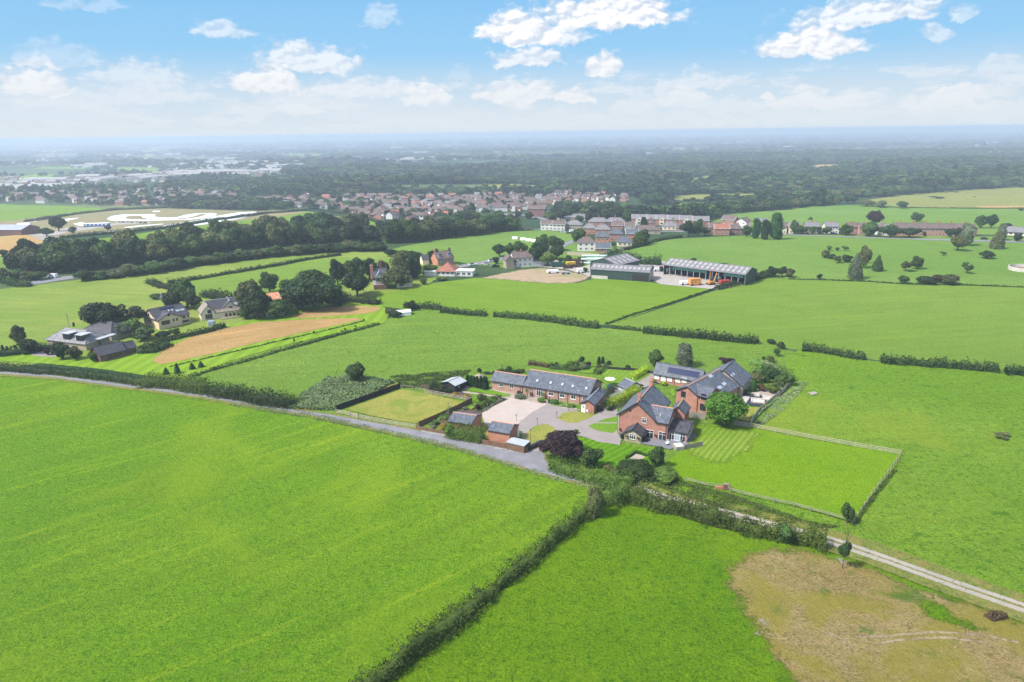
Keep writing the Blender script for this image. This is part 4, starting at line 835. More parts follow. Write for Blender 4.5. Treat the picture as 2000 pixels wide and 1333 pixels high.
        u, v = (p.x, p.y) if axis == 'x' else (p.y, p.x); n = 1 / math.sqrt(1 + sl * sl)
        def pt(a, b_, c_):   # a along ridge, b up slope, c normal
            vv = v + (b_ * n) * (1 if side == 0 else -1) - c_ * sl * n * (1 if side == 0 else -1); zz = zf(v) + b_ * sl * n + c_ * n
            return (u + a, vv, zz) if axis == 'x' else (vv, u + a, zz)
        f = MB(); q = lambda a0, a1, b0, b1, c0, c1: f.hull([pt(a0, b0, c0), pt(a1, b0, c0), pt(a1, b1, c0), pt(a0, b1, c0)], [pt(a0, b0, c1), pt(a1, b0, c1), pt(a1, b1, c1), pt(a0, b1, c1)])
        q(-w_ / 2, w_ / 2, -h / 2, h / 2, -.05, lift - .03); o = f.obj(name, MAT[frame], s.root)
        f = MB(); q(-w_ / 2 + .1, w_ / 2 - .1, -h / 2 + .1, h / 2 - .1, lift - .04, lift); f.obj('pane', MAT[glass], o); return o
    def box(s, name, x0, x1, y0, y1, z0, z1, mat, parent=None):
        b = MB(); b.box(x0, y0, z0, x1, y1, z1); return b.obj(name, MAT[mat], parent or s.root)
    def pipe(s, x, y, z0, z1, r=.06, mat='black_paint', name='downpipe'):
        b = MB(); b.bar((x, y, z0), (x, y, z1), r, n=6); return b.obj(name, MAT[mat], s.root)

# ---------------- the brick farmhouse ----------------
H9 = Z(1190, 740, 8.889); h9 = lambda x, y: H9((x, y))[0]
b = Bld('farmhouse', 'large red brick farmhouse with slate roof, small stone porch and white glazed sunroom', h9(150, 935), h9(995, 1090))
xm, ze = b.fr(*h9(855, 728)); xa, zr = b.fr(*h9(487, 405)); zr -= .15; W = b.W; Dm = b.xy(*h9(845, 125), zr)[1]
xm = xa * 2
_, zw = b.fr(*h9(1005, 775)); ze1 = zw
yb, zx = b.sd(*h9(1145, 505), W); D1 = yb * 2
b.block(0, xm, 0, Dm, ze, zr, 'y', over=.35)
mroof = b.last_roof; b.chimney(xa, 1.6, zr - .5, zr + 1.3); b.chimney(xa, Dm - .6, zr - .5, zr + 1.4, .8, .9)
# cross wing, its inner end runs under the main slope
D1 = 8.0; zx = 6.5; sl = (zr - ze) / xa
b.block(xm - .02, W, .004, D1, ze1, zx, 'x', over=.3, ridge='ridge_tile', wname='cross_wing_wall', rname='cross_wing_roof', valley=(xm - .1, xm - (zx - ze) / sl - .1))
b.block(W - 1.2, W + 2.1, D1 - .2, 12.6, 4.2, 5.7, 'y', over=.25, wname='rear_wing_wall', rname='rear_wing_roof')
b.block(-.004 + .5, xm + .5, Dm * .55, Dm - .5, 2.6, 4.0, 'x', over=.1, wname='rear_wall', rname='rear_roof') if 0 else None
b.win('f', 0, *h9(605, 725), 1.0, 1.35, 2, 2); b.win('f', 0, *h9(705, 960), 1.7, 2.0, 2, 2); b.win('f', 0, *h9(920, 1000), 1.7, 2.1, 2, 2)
b.win('r', W, *h9(1085, 745), 1.6, 1.3, 2, 2)
b.pipe(W - .3, -.1, 0, ze1 - .2); b.pipe(.1, -.1, 0, ze - .2, .05, 'white_paint'); b.box('alarm_box', *(lambda c: (c[0] - .2, c[0] + .2))(b.fr(*h9(360, 548))), -.15, .02, *(lambda c: (c[1] - .2, c[1] + .25))(b.fr(*h9(360, 548))), 'black_paint')
for q in ((805, 975), (190, 870), (1045, 1005)):
    c = b.fr(*h9(*q)) if q[0] < 1000 else None
    if c: b.box('hanging_basket', c[0] - .22, c[0] + .22, -.4, -.05, c[1] - .25, c[1] + .2, 'leaf_reddish')
p9 = b
# white flue on the front slope
fl = MB(); c = b.fr(*h9(883, 700), 1.3); fl.bar((c[0], 1.3, c[1] - .4), (c[0], 1.3, c[1] + 1.2), .07, n=7); fl.obj('flue', MAT['white_paint'], b.root)
# stone porch
px0, yy = b.xy(*h9(262, 1075), 0); px1, yy2 = b.xy(*h9(540, 1135), 0); yp = (yy + yy2) / 2; zp = b.fr(*h9(548, 985), yp)[1]; pa, zpr = b.fr(*h9(400, 870), yp)
b.block(px0, px1, yp, -.004, zp, zpr - .1, 'y', wall='stone_tan', roof='slate_dark', over=.22, ridge='slate_dark', wname='porch_wall', rname='porch_roof')
b.win('f', yp, *h9(402, 1005), 1.5, 1.35, 3, 2); b.box('hanging_basket', px0 + .3, px0 + .8, yp - .45, yp - .08, 1.2, 1.6, 'leaf_mid'); b.box('hanging_basket', px1 - .8, px1 - .35, yp - .45, yp - .08, 1.2, 1.6, 'leaf_reddish')
# sunroom
sx0, sy0 = b.xy(*h9(1110, 1080), 0); sx1, _ = b.xy(*h9(1330, 1075), 0); zs = b.fr(*h9(1350, 950), sy0)[1]; sx1 = b.fr(*h9(1350, 950), sy0)[0]; ys, zsr = b.sd(*h9(1415, 785), sx1); 
b.block(W + .006, sx1, sy0, max(2 * ys - sy0, sy0 + 3), zs, zsr, 'x', wall='brick', roof='slate_dark', over=.25, ridge='slate_dark', wname='sunroom_wall', rname='sunroom_roof')
nw = 3; ww = (sx1 - W - .5) / nw
for k in range(nw): b.win('f', sy0, 0, 0, ww - .06, zs - .35, 2, 2, c=(W + .25 + ww * (k + .5), zs / 2 + .02), sill=None, glass='glass_pale' if k == 1 else 'glass')
yl = 2 * ys - sy0
for k in range(3): b.win('r', sx1, 0, 0, (yl - sy0) / 3 - .1, 1.2, 2, 1, c=(sy0 + (yl - sy0) * (k + .5) / 3, zs - .9))

# ---------------- the long barn ----------------
T2 = Z(1000, 690, 10); t2 = lambda x, y: T2((x, y))[0]; T1 = Z(850, 690, 12.12); t1 = lambda x, y: T1((x, y))[0]
a_, c_ = t1(1340, 640), t2(1500, 825)
h0 = 2.9
b = Bld('barn_house', 'long brick barn conversion with big blue grey slate roof and five skylights', a_, c_, za=h0)
W = b.W; xk = b.fr(*t2(215, 600))[0]; ye, _ = b.xy(*t2(1860, 590), h0)[1], 0
D = ye; zr = b.sd(*t2(1712, 440), W)[1]; zrl = b.xy
# left wing is lower: ridge read from its far-left corner
zl = b.sd(*t1(1430, 440), 0)[1]
b.block(xk, W, 0, D, h0, zr, 'x', wall='brick_pink', over=.3)
for q in ((495, 540), (757, 580), (985, 612), (1187, 648), (1452, 690)): b.sky_(*t2(*q), .85, 1.15)
for q in ((655, 372), (1495, 550), (1308, 742)): b.sky_(*t2(*q), .35, .3, 'lead', 'lead', name='roof_vent', lift=.22)
b.chimney(W - 1.0, D * .42, zr * .6, zr * .6, .01, .01) if 0 else None
yd = min(D, 2 * b.sd(*t1(1430, 440), 0)[0]); yd = max(4.5, min(yd, D * .75))
b.block(0, xk - .31, .004, yd, h0 - .02, zl, 'x', wall='brick_pink', over=.28, wname='wing_wall', rname='wing_roof', ridge='ridge_tile')
for q in ((1563, 745), (1805, 780)): b.win('f', 0, *t1(*q), 1.25, 1.35, 2, 2)
for q in ((762, 785), (980, 820), (1198, 850)): b.win('f', 0, *t2(*q), 1.35, 1.4, 2, 2, sill='cream_paint', lintel='cream_paint')
b.win('f', 0, *t2(1420, 875), 1.1, 1.2, 2, 2)
b.win('f', 0, *t2(540, 765), 1.9, 2.3, 3, 2, kind='glazed_door', sill=None); b.door('f', 0, *t2(380, 860), .9, 2.0, 'wood_brown')
b.win('r', W, *t2(1700, 600), .7, 1.3, 1, 2); b.win('r', W, *t2(1800, 660), .8, 1.0, 2, 1)
for q in (160, 660, 905, 1090, 1325): b.pipe(b.fr(*t2(q, 760))[0], -.1, 0, h0 - .2)
lb = b
# gabled end wing that sticks out towards the drive
a_, c_ = t2(1355, 1150), t2(1600, 1190)
b = Bld('brick_annexe', 'narrow brick annexe with white door and slate roof at the end of the long barn', a_, c_, cat='annexe')
W = b.W; x1, ze = b.fr(*t2(1600, 1010)); xa, zr = b.fr(*t2(1450, 905)); D = b.xy(*t2(1760, 668), zr)[1]
b.block(0, W, 0, D, ze, zr - .15, 'y', over=.25, ridge='lead')
b.door('f', 0, *t2(1395, 1070), 1.1, 2.1); b.win('f', 0, *t2(1470, 1125), .45, .6, 1, 1, sill=None, kind='meter_box', glass='pale_panel')
for k, q in enumerate(((1700, 985), (1820, 910))): b.win('r', W, *t2(*q), 1.3, 1.1, 3, 1)
b.pipe(W + .1, .3, 0, ze - .2); b.chimney(W * .5 + .6, D * .8, zr - 1, zr + .9, .3, .3, 'black_paint', 0)

# ---------------- two brick outhouses by the lane ----------------
def z1(x, y): return (840 + x / 5, 660 + y / 5)
for (A, B, E, Rg, C, lab, dr) in ((z1(175, 818), z1(400, 850), 3.0, z1(470, 742), z1(548, 757), 'brick outhouse with slate roof behind the tall lane hedge, nearer the dry paddock', 0), (z1(568, 905), z1(775, 940), 2.9, z1(835, 832), z1(890, 857), 'brick outhouse with white side door and slate roof next to the flat roofed store', 1)):
    b = Bld('outhouse', lab, A, B, cat='outbuilding', za=E); W = b.W; D = b.xy(*C, E)[1]; zr = b.sd(*Rg, W)[1]
    b.block(0, W, 0, D, E, zr - .1, 'x', over=.12, wall='brick_orange' if not dr else 'brick_orange')
    if dr: b.door('r', W, *z1(860, 935), 1.0, 2.2, glass=False)
b = Bld('bin_store', 'low timber store with flat grey felt roof beside the lane fence', z1(740, 1020), z1(920, 1060), cat='store', za=1.9)
D = max(2, b.xy(*z1(980, 1010), 1.9)[1]); b.box('wall', 0.1, b.W - .1, .1, D - .1, -.1, 1.8, 'wood_brown'); b.box('roof', 0, b.W, 0, D, 1.8, 1.95, 'felt_roof')

# ---------------- black summerhouse, garages ----------------
q1 = lambda x, y: t1(x, y)
b = Bld('summerhouse', 'black timber summerhouse with grey felt roof at the head of the garden', q1(150, 700), q1(450, 780), cat='summerhouse', za=2.2)
W = b.W; D = b.xy(*q1(700, 660), 2.2)[1]; zr = b.fr(*q1(300, 690))[1]; b.block(0, W, .3, D, 2.2, max(zr, 2.9), 'y', wall='dark_timber', roof='felt_roof', over=.35, ridge='lead', gutter=False)
b.win('f', .3, 0, 0, 1.2, 1.0, 2, 1, frame='black_paint', c=(W * .3, 1.2), sill=None); b.door('r', W, 0, 0, .9, 1.9, 'dark_timber', c=(D * .4, 1))
b = Bld('gazebo', 'hexagonal garden gazebo with brown shingle roof behind the six tall conifers', q1(880, 760), q1(1190, 790), cat='gazebo')
p = P(*q1(1040, 715)); b.root.location = (p.x, p.y, 0); b.root.scale = (.85,) * 3
mb = MB(); mb.prism([(2.1 * math.cos(k * 1.047), 2.1 * math.sin(k * 1.047)) for k in range(6)], -.1, 2.1); mb.obj('wall', MAT['wood_pale'], b.root)
mb = MB()
for k in range(6): mb.face([(2.6 * math.cos(k * 1.047), 2.6 * math.sin(k * 1.047), 2.0), (2.6 * math.cos(k * 1.047 + 1.047), 2.6 * math.sin(k * 1.047 + 1.047), 2.0), (0, 0, 3.5)])
mb.face([(2.6 * math.cos(-k * 1.047), 2.6 * math.sin(-k * 1.047), 2.0) for k in range(6)]); mb.obj('roof', MAT['stone_tan'], b.root)
b = Bld('double_garage', 'black timber garage with pale blue grey door and slate roof between the bright hedges', h9(145, 190), h9(300, 262), cat='garage')
b = b; bx, ez = b.fr(*h9(302, 185)); W = b.W
D = b.xy(*h9(615, 130), ez)[1]; rz = b.xy
zr = ez + 1.3
b.block(0, W, 0, D, ez, zr, 'x', wall='dark_timber', roof='slate', over=.2, ridge='lead')
b.door('f', 0, 0, 0, W - .6, ez - .4, 'grey_panel', False, c=(W / 2, 1)); b.box('side_door', W + .01, W + .08, D * .55, D * .8, 0, 2.1, 'pale_panel')
b.box('wall_pier', W + .01, W + .1, D * .85, D - .05, 0, ez - .1, 'brick')

# ---------------- barns on the right ----------------
T4 = Z(1240, 680, 6.25); t4 = lambda x, y: T4((x, y))[0]
b = Bld('stable_block', 'long low brick stable block with dark solar panels on its slate roof', t4(230, 412), t4(520, 465), cat='stable')
W = b.fr(*t4(750, 500))[0] + 1; zx = b.fr(*t4(215, 305))[1]; ze = zx; D = 6.0; zr = b.sd(*t4(255, 198), 0)[1]; D = max(4.5, 2 * b.sd(*t4(255, 198), 0)[0])
b.block(0, W, 0, D, ze, zr, 'x', over=.25, ridge='slate')
b.sky_(*t4(592, 300), 9.0, 1.9, 'black_paint', 'solar_cell', name='solar_panel')
for q in ((268, 350), (347, 375), (424, 378), (524, 390), (600, 392)): b.win('f', 0, *t4(*q), 1.35, 1.4, 2, 2, glass='pale_panel', frame='white_paint')
for q in (480,): b.pipe(b.fr(*t4(q, 400))[0], -.1, 0, ze - .2, .07, 'terracotta')
# big gable barn
b = Bld('brick_barn', 'tall red brick barn conversion with grey slate roof beside the round green tree', t4(497, 720), t4(775, 800), cat='barn')
x1, ze = b.fr(*t4(497, 505)); W = b.W; xa, zr = b.fr(*t4(640, 472)); Dr = b.xy(*t4(893, 235), zr)[1]
ze = b.fr(*t4(497, 508))[1]
# verge drops from apex to (760,560); right eave continues to (870,575)
xr, zer = b.fr(*t4(765, 560))
b.block(0, 2 * xa, 0, Dr, ze, zr, 'y', over=.3); W2 = b.fr(*t4(870, 560))[0]
broof = b.last_roof
b.win('f', 0, *t4(592, 566), 1.3, 1.6, 3, 1, frame='dark_timber'); 
b.block(2 * xa, 2 * xa + 2.6, .3, 7.0, ze, ze + 1.3, 'x', over=.25, ridge='slate', wname='side_wall', rname='side_roof', valley=(2 * xa - .1, 2 * xa - 1.3 * xa / (zr - ze)))
b.win('f', .3, *t4(840, 600), 1.4, 1.6, 2, 2, frame='dark_timber'); b.win('f', .3, *t4(830, 725), 1.6, 1.8, 2, 2, frame='dark_timber')
# the right slope runs on down over a lower range
sl = (zr - ze) / xa; ya = 7.2; zq = 3.1; xq = 2 * xa + (ze - zq) / sl; xq = min(xq, b.xy(*t4(1215, 505), zq)[0] + .5)
zq = ze - sl * (xq - 2 * xa); mb = MB(); mb.hull([(2 * xa, ya, -.3), (xq - .2, ya, -.3), (xq - .2, ya, zq), (2 * xa, ya, ze - .1)], [(2 * xa, Dr - .2, -.3), (xq - .2, Dr - .2, -.3), (xq - .2, Dr - .2, zq), (2 * xa, Dr - .2, ze - .1)]); mb.obj('range_wall', MAT['brick'], b.root)
mb = MB(); q = [(2 * xa - .1, ze + sl * .1 + .004), (xq + .25, zq - sl * .25 + .004), (xq + .25, zq - sl * .25 + .144), (2 * xa - .1, ze + sl * .1 + .15)]
mb.hull([(x, ya - .2, z) for x, z in q], [(x, Dr + .3, z) for x, z in q]); mb.obj('range_roof', MAT['slate'], b.root); b.b = (0, 2 * xa, 0, Dr, ze, zr, 'y')
for q in ((925, 343), (1090, 438), (1038, 482)): b.sky_(*t4(*q), 1.7, 1.0, 'lead', 'glass_pale', side=1)
# rear barn, right
b = Bld('slate_barn', 'rear barn with broad plain slate roof and stone side wall among the garden trees', t4(1245, 478), t4(1310, 470), cat='barn', za=3.0)
e1 = P(*t4(1310, 470), 3.0); e2 = P(*t4(1420, 345), 3.0); d = (e2 - e1); L_ = math.hypot(d.x, d.y); b.ang = math.atan2(d.y, d.x) - math.pi / 2
b.o = Vector((e1.x, e1.y, 0)); b.root.location = b.o; b.root.rotation_euler = (0, 0, b.ang); b.M = Matrix.Translation(b.o) @ Matrix.Rotation(b.ang, 4, 'Z'); b.I = b.M.inverted(); b.O = b.I @ CAMLOC
D = L_; c = b.xy(*t4(1165, 190), 6.5); Wd = max(8, -c[0] * 2 * .98)
b.block(-Wd, 0, 0, D, 3.0, 6.6, 'y', wall='stone_tan', over=.2, ridge='slate')
for q in ((1205, 318), (1182, 338)): b.sky_(*t4(*q), .8, .9, 'lead', 'glass_pale', side=1)
for k in range(4): b.win('r', 0, 0, 0, 1.1, 1.4, 2, 1, c=(D * (k + .8) / 5, 1.5), frame='cream_paint')

# patio furniture
def sofa_set(px, py, rz, w_, d, lab, mat='cushion'):
    p = P(px, py); r = empty('garden_sofa', p, rz, label=lab, cat='garden sofa'); mb = MB(); mb.box(-w_ / 2, -d / 2, 0, w_ / 2, d / 2, .38); mb.obj('base', MAT['wood_pale'], r)
    mb = MB(); mb.box(-w_ / 2 + .1, -d / 2 + .1, .38, w_ / 2 - .1, d / 2 - .3, .52); mb.obj('seat', MAT[mat], r); mb = MB(); mb.box(-w_ / 2, d / 2 - .28, .38, w_ / 2, d / 2, .85); mb.box(-w_ / 2, -d / 2, .38, -w_ / 2 + .25, d / 2 - .28, .7); mb.obj('backrest', MAT[mat], r)
    return r
sofa_set(*t4(1500, 665), b.ang + .3, 3.4, 2.2, 'large cream corner sofa on the dark terrace of the right hand barns'); sofa_set(*t4(1620, 635), b.ang + .2, 2.6, 1.8, 'smaller cream sofa beside the terrace edge near the wall')
sofa_set(*t4(1490, 590), b.ang + .2, 1.4, 1.4, 'cream armchair at the back of the dark terrace')
def table_set(px, py, lab, r_=.7, top='glass_pale'):
    p = P(px, py); r = empty('garden_table', p, .4, label=lab, cat='table'); mb = MB(); mb.prism([(r_ * math.cos(k * .785), r_ * math.sin(k * .785)) for k in range(8)], .7, .75); mb.obj('table_top', MAT[top], r)
    for k in range(4): mb = MB(); a = k * 1.57 + .78; mb.bar((math.cos(a) * r_ * .7, math.sin(a) * r_ * .7, 0), (math.cos(a) * r_ * .6, math.sin(a) * r_ * .6, .7), .03); mb.obj('leg', MAT['metal_grey'], r)
def chair(px, py, lab, rz=0, mat='metal_grey', group=None):
    p = P(px, py); r = empty('garden_chair', p, rz, label=lab, cat='chair', group=group); mb = MB(); mb.box(-.25, -.25, .4, .25, .25, .46); mb.obj('seat', MAT[mat], r); mb = MB(); mb.box(-.25, .2, .46, .25, .25, .95); mb.obj('backrest', MAT[mat], r)
    for sx in (-.2, .2):
        for sy in (-.2, .2): mb = MB(); mb.bar((sx, sy, 0), (sx, sy, .4), .025); mb.obj('leg', MAT[mat], r)
table_set(*h9(1240, 1075), 'round glass table by the sunroom doors', .75); table_set(*h9(1000, 1165), 'small white table in the middle of the patio', .4, 'white_paint')
for k, (q, l_) in enumerate((((1190, 1085), 'left of the glass table'), ((1290, 1085), 'right of the glass table'), ((1240, 1110), 'in front of the glass table'))): chair(*h9(*q), 'grey garden chair ' + l_ + ' on the patio', k * 2.1)
chair(*h9(1020, 1125), 'white upright chair beside the small white table', .5, 'white_paint')
def tub(px, py, lab, w_, h, top, side, name='hot_tub', cat='hot tub', rz=.15):
    r = empty(name, P(px, py), rz, label=lab, cat=cat); mb = MB(); mb.prism([(w_ * x, w_ * y) for x, y in ((-.5, -.42), (-.42, -.5), (.42, -.5), (.5, -.42), (.5, .42), (.42, .5), (-.42, .5), (-.5, .42))], 0, h); mb.obj('cabinet', MAT[side], r)
    mb = MB(); mb.box(-w_ * .36, -w_ * .36, h + .002, w_ * .36, w_ * .36, h + .09); mb.obj('lid', MAT[top], r)
tub(*h9(1200, 1215), 'grey hot tub with pale lid at the patio edge', 2.2, .9, 'pale_panel', 'wood_grey')
tub(*h9(620, 1085), 'black storage box beside the stone porch', 1.3, .95, 'plastic_black', 'plastic_black', 'storage_box', 'box')
tub(*h9(228, 1035), 'dark covered barbecue left of the stone porch', 1.0, 1.0, 'plastic_black', 'black_paint', 'barbecue', 'barbecue')
tub(*z1(1765, 510), 'dark green water tank beside the annexe roof', 1.8, 1.3, 'plastic_black', 'green_paint', 'water_tank', 'tank')
# parasol
r = empty('parasol', P(*z1(1755, 470)), 0, label='cream garden parasol on the lawn behind the annexe', cat='parasol')
mb = MB(); mb.bar((0, 0, 0), (0, 0, 2.4), .03, n=6); mb.obj('pole', MAT['wood_pale'], r); mb = MB()
for k in range(8): mb.face([(0, 0, 2.5), (1.5 * math.cos(k * .785), 1.5 * math.sin(k * .785), 2.1), (1.5 * math.cos(k * .785 + .785), 1.5 * math.sin(k * .785 + .785), 2.1)])
mb.face([(1.5 * math.cos(-k * .785), 1.5 * math.sin(-k * .785), 2.09) for k in range(8)]); mb.obj('canopy', MAT['cream_paint'], r)
# wheelie bins
def bin_(p, rz, lab):
    r = empty('wheelie_bin', p, rz, label=lab, cat='bin', group='wheelie bins by the drive entrance'); mb = MB()
    mb.hull([(-.25, -.3, .08), (.25, -.3, .08), (.25, .3, .08), (-.25, .3, .08)], [(-.3, -.36, 1.0), (.3, -.36, 1.0), (.3, .36, 1.0), (-.3, .36, 1.0)]); mb.obj('body', MAT['plastic_black'], r)
    mb = MB(); mb.hull([(-.32, -.38, 1.0), (.32, -.38, 1.0), (.32, .4, 1.0), (-.32, .4, 1.0)], [(-.3, -.34, 1.08), (.3, -.34, 1.08), (.3, .38, 1.13), (-.3, .38, 1.13)]); mb.obj('lid', MAT['plastic_black'], r)
    for sx in (-.27, .27): mb = MB(); mb.bar((sx - .03, .33, .1), (sx + .03, .33, .1), .1, n=8); mb.obj('wheel', MAT['rubber'], r)
p0, p1 = P(*z1(975, 1098)), P(*z1(1085, 1045)); nb = 7
ords = ('nearest the timber store', 'second from the timber store', 'third from the timber store', 'middle one of the row', 'third from the copper beech', 'second from the copper beech', 'nearest the copper beech')
for k in range(nb): bin_(p0.lerp(p1, k / (nb - 1)), math.atan2((p1 - p0).y, (p1 - p0).x) + math.pi, 'black wheelie bin in the row by the drive, ' + ords[k])

# ---------------- fences ----------------
def fence(pts, label, h=1.15, mat='wood_grey', rails=3, gap=2.2, close=False, name='fence', boards=False, th=.05, maxposts=95):
    pw = [P(*p) for p in pts]; L_ = sum((b_ - a).length for a, b_ in zip(pw, pw[1:])); gap = max(gap, L_ / maxposts); r = empty(name, pw[0], 0, label=label, cat='fence'); o = pw[0]
    for z in ([.35, .7, 1.05][-rails:] if not boards else []):
        mb = MB()
        for a, b_ in zip(pw, pw[1:]): mb.hull([(a - o) + Vector((0, 0, z * h / 1.15 + dz)) + off for dz, off in ((-.06, Vector()), (.06, Vector()))] + [(a - o) + Vector((.03, .03, z * h / 1.15 + dz)) for dz in (.06, -.06)], [(b_ - o) + Vector((0, 0, z * h / 1.15 + dz)) for dz in (-.06, .06)] + [(b_ - o) + Vector((.03, .03, z * h / 1.15 + dz)) for dz in (.06, -.06)])
        mb.obj('rail', MAT[mat], r)
    if boards:
        for a, b_ in zip(pw, pw[1:]):
            n = (b_ - a).normalized(); s_ = Vector((-n.y, n.x, 0)) * th / 2; mb = MB()
            mb.hull([(a - o) - s_, (b_ - o) - s_, (b_ - o) + s_, (a - o) + s_], [(a - o) - s_ + Vector((0, 0, h)), (b_ - o) - s_ + Vector((0, 0, h)), (b_ - o) + s_ + Vector((0, 0, h)), (a - o) + s_ + Vector((0, 0, h))]); mb.obj('panel', MAT[mat], r)
    post = MB(); post.box(-.06, -.06, -.1, .06, .06, h + .08); pm = post.mesh('post', MAT[mat])
    for a, b_ in zip(pw, pw[1:]):
        n = max(1, round((b_ - a).length / gap))
        for k in range(n + (b_ is pw[-1])):
            q = link('post', pm, r); q.location = a.lerp(b_, k / n) - o
    return r
f4 = lambda x, y: (600 + x / 5, 700 + y / 5); f2 = lambda x, y: (1180 + x / 5, 660 + y / 5); f3 = lambda x, y: (1000 + x / 5, 800 + y / 5); f8 = lambda x, y: (1400 + x * .3, 860 + y * .3)
fence([f4(290, 512), f4(915, 290)], 'dark close boarded timber fence along the left side of the dry paddock', 1.5, 'dark_timber', boards=True, gap=2.4)
fence([f4(280, 540), f4(420, 568), f4(500, 590), f4(750, 640), f4(1060, 690)], 'pale post and rail fence between the lane and the dry paddock', 1.2, 'wood_pale')
fence([f4(915, 298), f4(1150, 335)], 'sparse wire and post fence at the back of the dry paddock', 1.2, 'wood_grey', 1)
fence([f4(1150, 345), f4(1400, 390), f4(1610, 425)], 'grey post and rail fence between paddock and summerhouse garden', 1.25, 'wood_pale')
fence([f4(1610, 432), f4(1480, 500), f4(1280, 590), f4(1090, 672)], 'brown timber fence on the outhouse side of the dry paddock', 1.4, 'wood_brown', boards=True)
fence([f4(1070, 690), f4(1110, 705), f4(1230, 728), f4(1350, 748)], 'low reddish brown fence along the lane before the golden shrub', 1.0, 'wood_brown', boards=True)
fence([z1(510, 1045), z1(740, 1085), z1(945, 1128), z1(980, 1070)], 'reddish brown timber fence along the lane below the second outhouse', 1.35, 'wood_brown', boards=True)
fence([f2(1560, 905), f2(1840, 960), f2(2000, 985)] + [f8(700, -5), f8(900, 40), f8(1205, 95)], 'pale post and rail fence along the top of the bright paddock', 1.2, 'wood_pale', 2, 3) if 0 else None
fence([f2(1270, 860), f2(1430, 880), f2(1800, 950), f2(2000, 990), f8(1000, 65), f8(1200, 100)], 'weathered post and rail fence along the far side of the bright paddock', 1.25, 'wood_pale', 3, 3)
fence([f8(1200, 100), f8(1150, 175), f8(1000, 380), f8(890, 545)], 'post and rail fence down the right side of the bright paddock', 1.25, 'wood_pale', 3, 2.4)
fence([f8(880, 548), f8(720, 500), f8(500, 440), f8(250, 385), f8(90, 345), f3(2100, 780), f3(1920, 770), f3(1700, 712)], 'thin post and rail fence between bright paddock and gravel track', 1.1, 'wood_grey', 2, 3)
fence([f2(1430, 845), f2(1500, 740), f2(1640, 620), f2(1760, 520), f2(1840, 425)], 'pale timber fence bordering the terrace garden and right pasture', 1.3, 'wood_pale', boards=True)
fence([f2(825, 775), f2(985, 800)], 'grey boarded fence left of the round green tree', 1.6, 'wood_grey', boards=True)
fence([f2(1280, 855), f2(1420, 880)], 'grey boarded fence stretch right of the round green tree', 1.3, 'wood_grey', boards=True)
fence([f2(780, 1100), f2(960, 1065)], 'short curved grey boarded fence beside the hot tub', 1.3, 'wood_grey', boards=True)
fence([z1(1155, 650), z1(1165, 610)], 'small dark picket fence in front of the long barn', 1.0, 'dark_timber', boards=True)
fence([z1(1615, 722), z1(1690, 720)], 'dark boarded fence right of the annexe door', 1.7, 'dark_timber', boards=True)
fence([z1(1750, 560), z1(1800, 530)], 'dark red fence panel behind the annexe', 1.6, 'wood_brown', boards=True)
fence([z1(1700, 292), z1(1760, 312), z1(1900, 322), z1(2050, 330), z1(2190, 360)], 'low dark wall fence behind the barn lawn', .9, 'dark_timber', boards=True)
fence([(1108, 498), (1140, 500), (1170, 503), (1200, 495), (1225, 487)], 'pale brown boarded fence around the red brick end house', 1.8, 'wood_pale', boards=True)
fence([(1480, 545), (1440, 560), (1400, 568)], 'thin fence beside the farm yard corner', 1.2, 'wood_grey', 2, 3)
# gate
def gate(px0, px1, lab, h=1.2, mat='wood_pale'):
    a, b_ = P(*px0), P(*px1); d = b_ - a; r = empty('field_gate', a, math.atan2(d.y, d.x), label=lab, cat='gate'); L_ = d.length
    for z in (.2, .42, .64, .86, 1.08): mb = MB(); mb.box(.12, -.03, z * h / 1.15 - .04, L_ - .12, .03, z * h / 1.15 + .04); mb.obj('bar', MAT[mat], r)
    mb = MB(); mb.hull([(.15, -.05, .15), (.15, -.05, .25), (.15, -.03, .25), (.15, -.03, .15)], [(L_ - .2, -.05, 1.05), (L_ - .2, -.05, 1.15), (L_ - .2, -.03, 1.15), (L_ - .2, -.03, 1.05)]); mb.obj('brace', MAT[mat], r)
    for x in (0, L_): mb = MB(); mb.box(x - .1, -.1, -.1, x + .1, .1, h + .2); mb.obj('post', MAT['wood_grey'], r)
gate(f3(1120, 740), f3(1210, 710), 'wooden five bar field gate between the two tall hedges'); gate(f4(425, 572), f4(500, 590), 'wooden gate in the paddock fence beside the lane')
# lamp posts of the drive
def lamp(px, py, pyt, lab):
    r = empty('lamp_post', P(px, py), 0, label=lab, cat='lamp post'); h = min(4.2, max(1.8, pxh(px, py, pyt))); mb = MB(); mb.bar((0, 0, 0), (0, 0, h - .35), .055, n=6, r2=.035); mb.obj('pole', MAT['black_paint'], r)
    mb = MB(); mb.hull([(-.08, -.08, h - .35), (.08, -.08, h - .35), (.08, .08, h - .35), (-.08, .08, h - .35)], [(-.14, -.14, h - .05), (.14, -.14, h - .05), (.14, .14, h - .05), (-.14, .14, h - .05)]); mb.obj('lantern', MAT['glass_pale'], r)
    mb = MB(); mb.hull([(-.17, -.17, h - .05), (.17, -.17, h - .05), (.17, .17, h - .05), (-.17, .17, h - .05)], [(-.03, -.03, h + .08), (.03, -.03, h + .08), (.03, .03, h + .08), (-.03, .03, h + .08)]); mb.obj('cap', MAT['black_paint'], r)
lamp(*z1(843, 820), z1(0, 752)[1], 'black lamp post at the edge of the pale parking yard'); lamp(*z1(1047, 858), z1(0, 790)[1], 'black lamp post at the lower dry lawn tip'); lamp(*z1(1237, 792), z1(0, 725)[1], 'black lamp post at the left tip of the oval lawn'); lamp(*z1(1353, 725), z1(0, 650)[1], 'black lamp post above the oval lawn near the flower bed'); lamp(*z1(981, 1030), z1(0, 895)[1], 'tall black lamp post behind the flat roofed store')
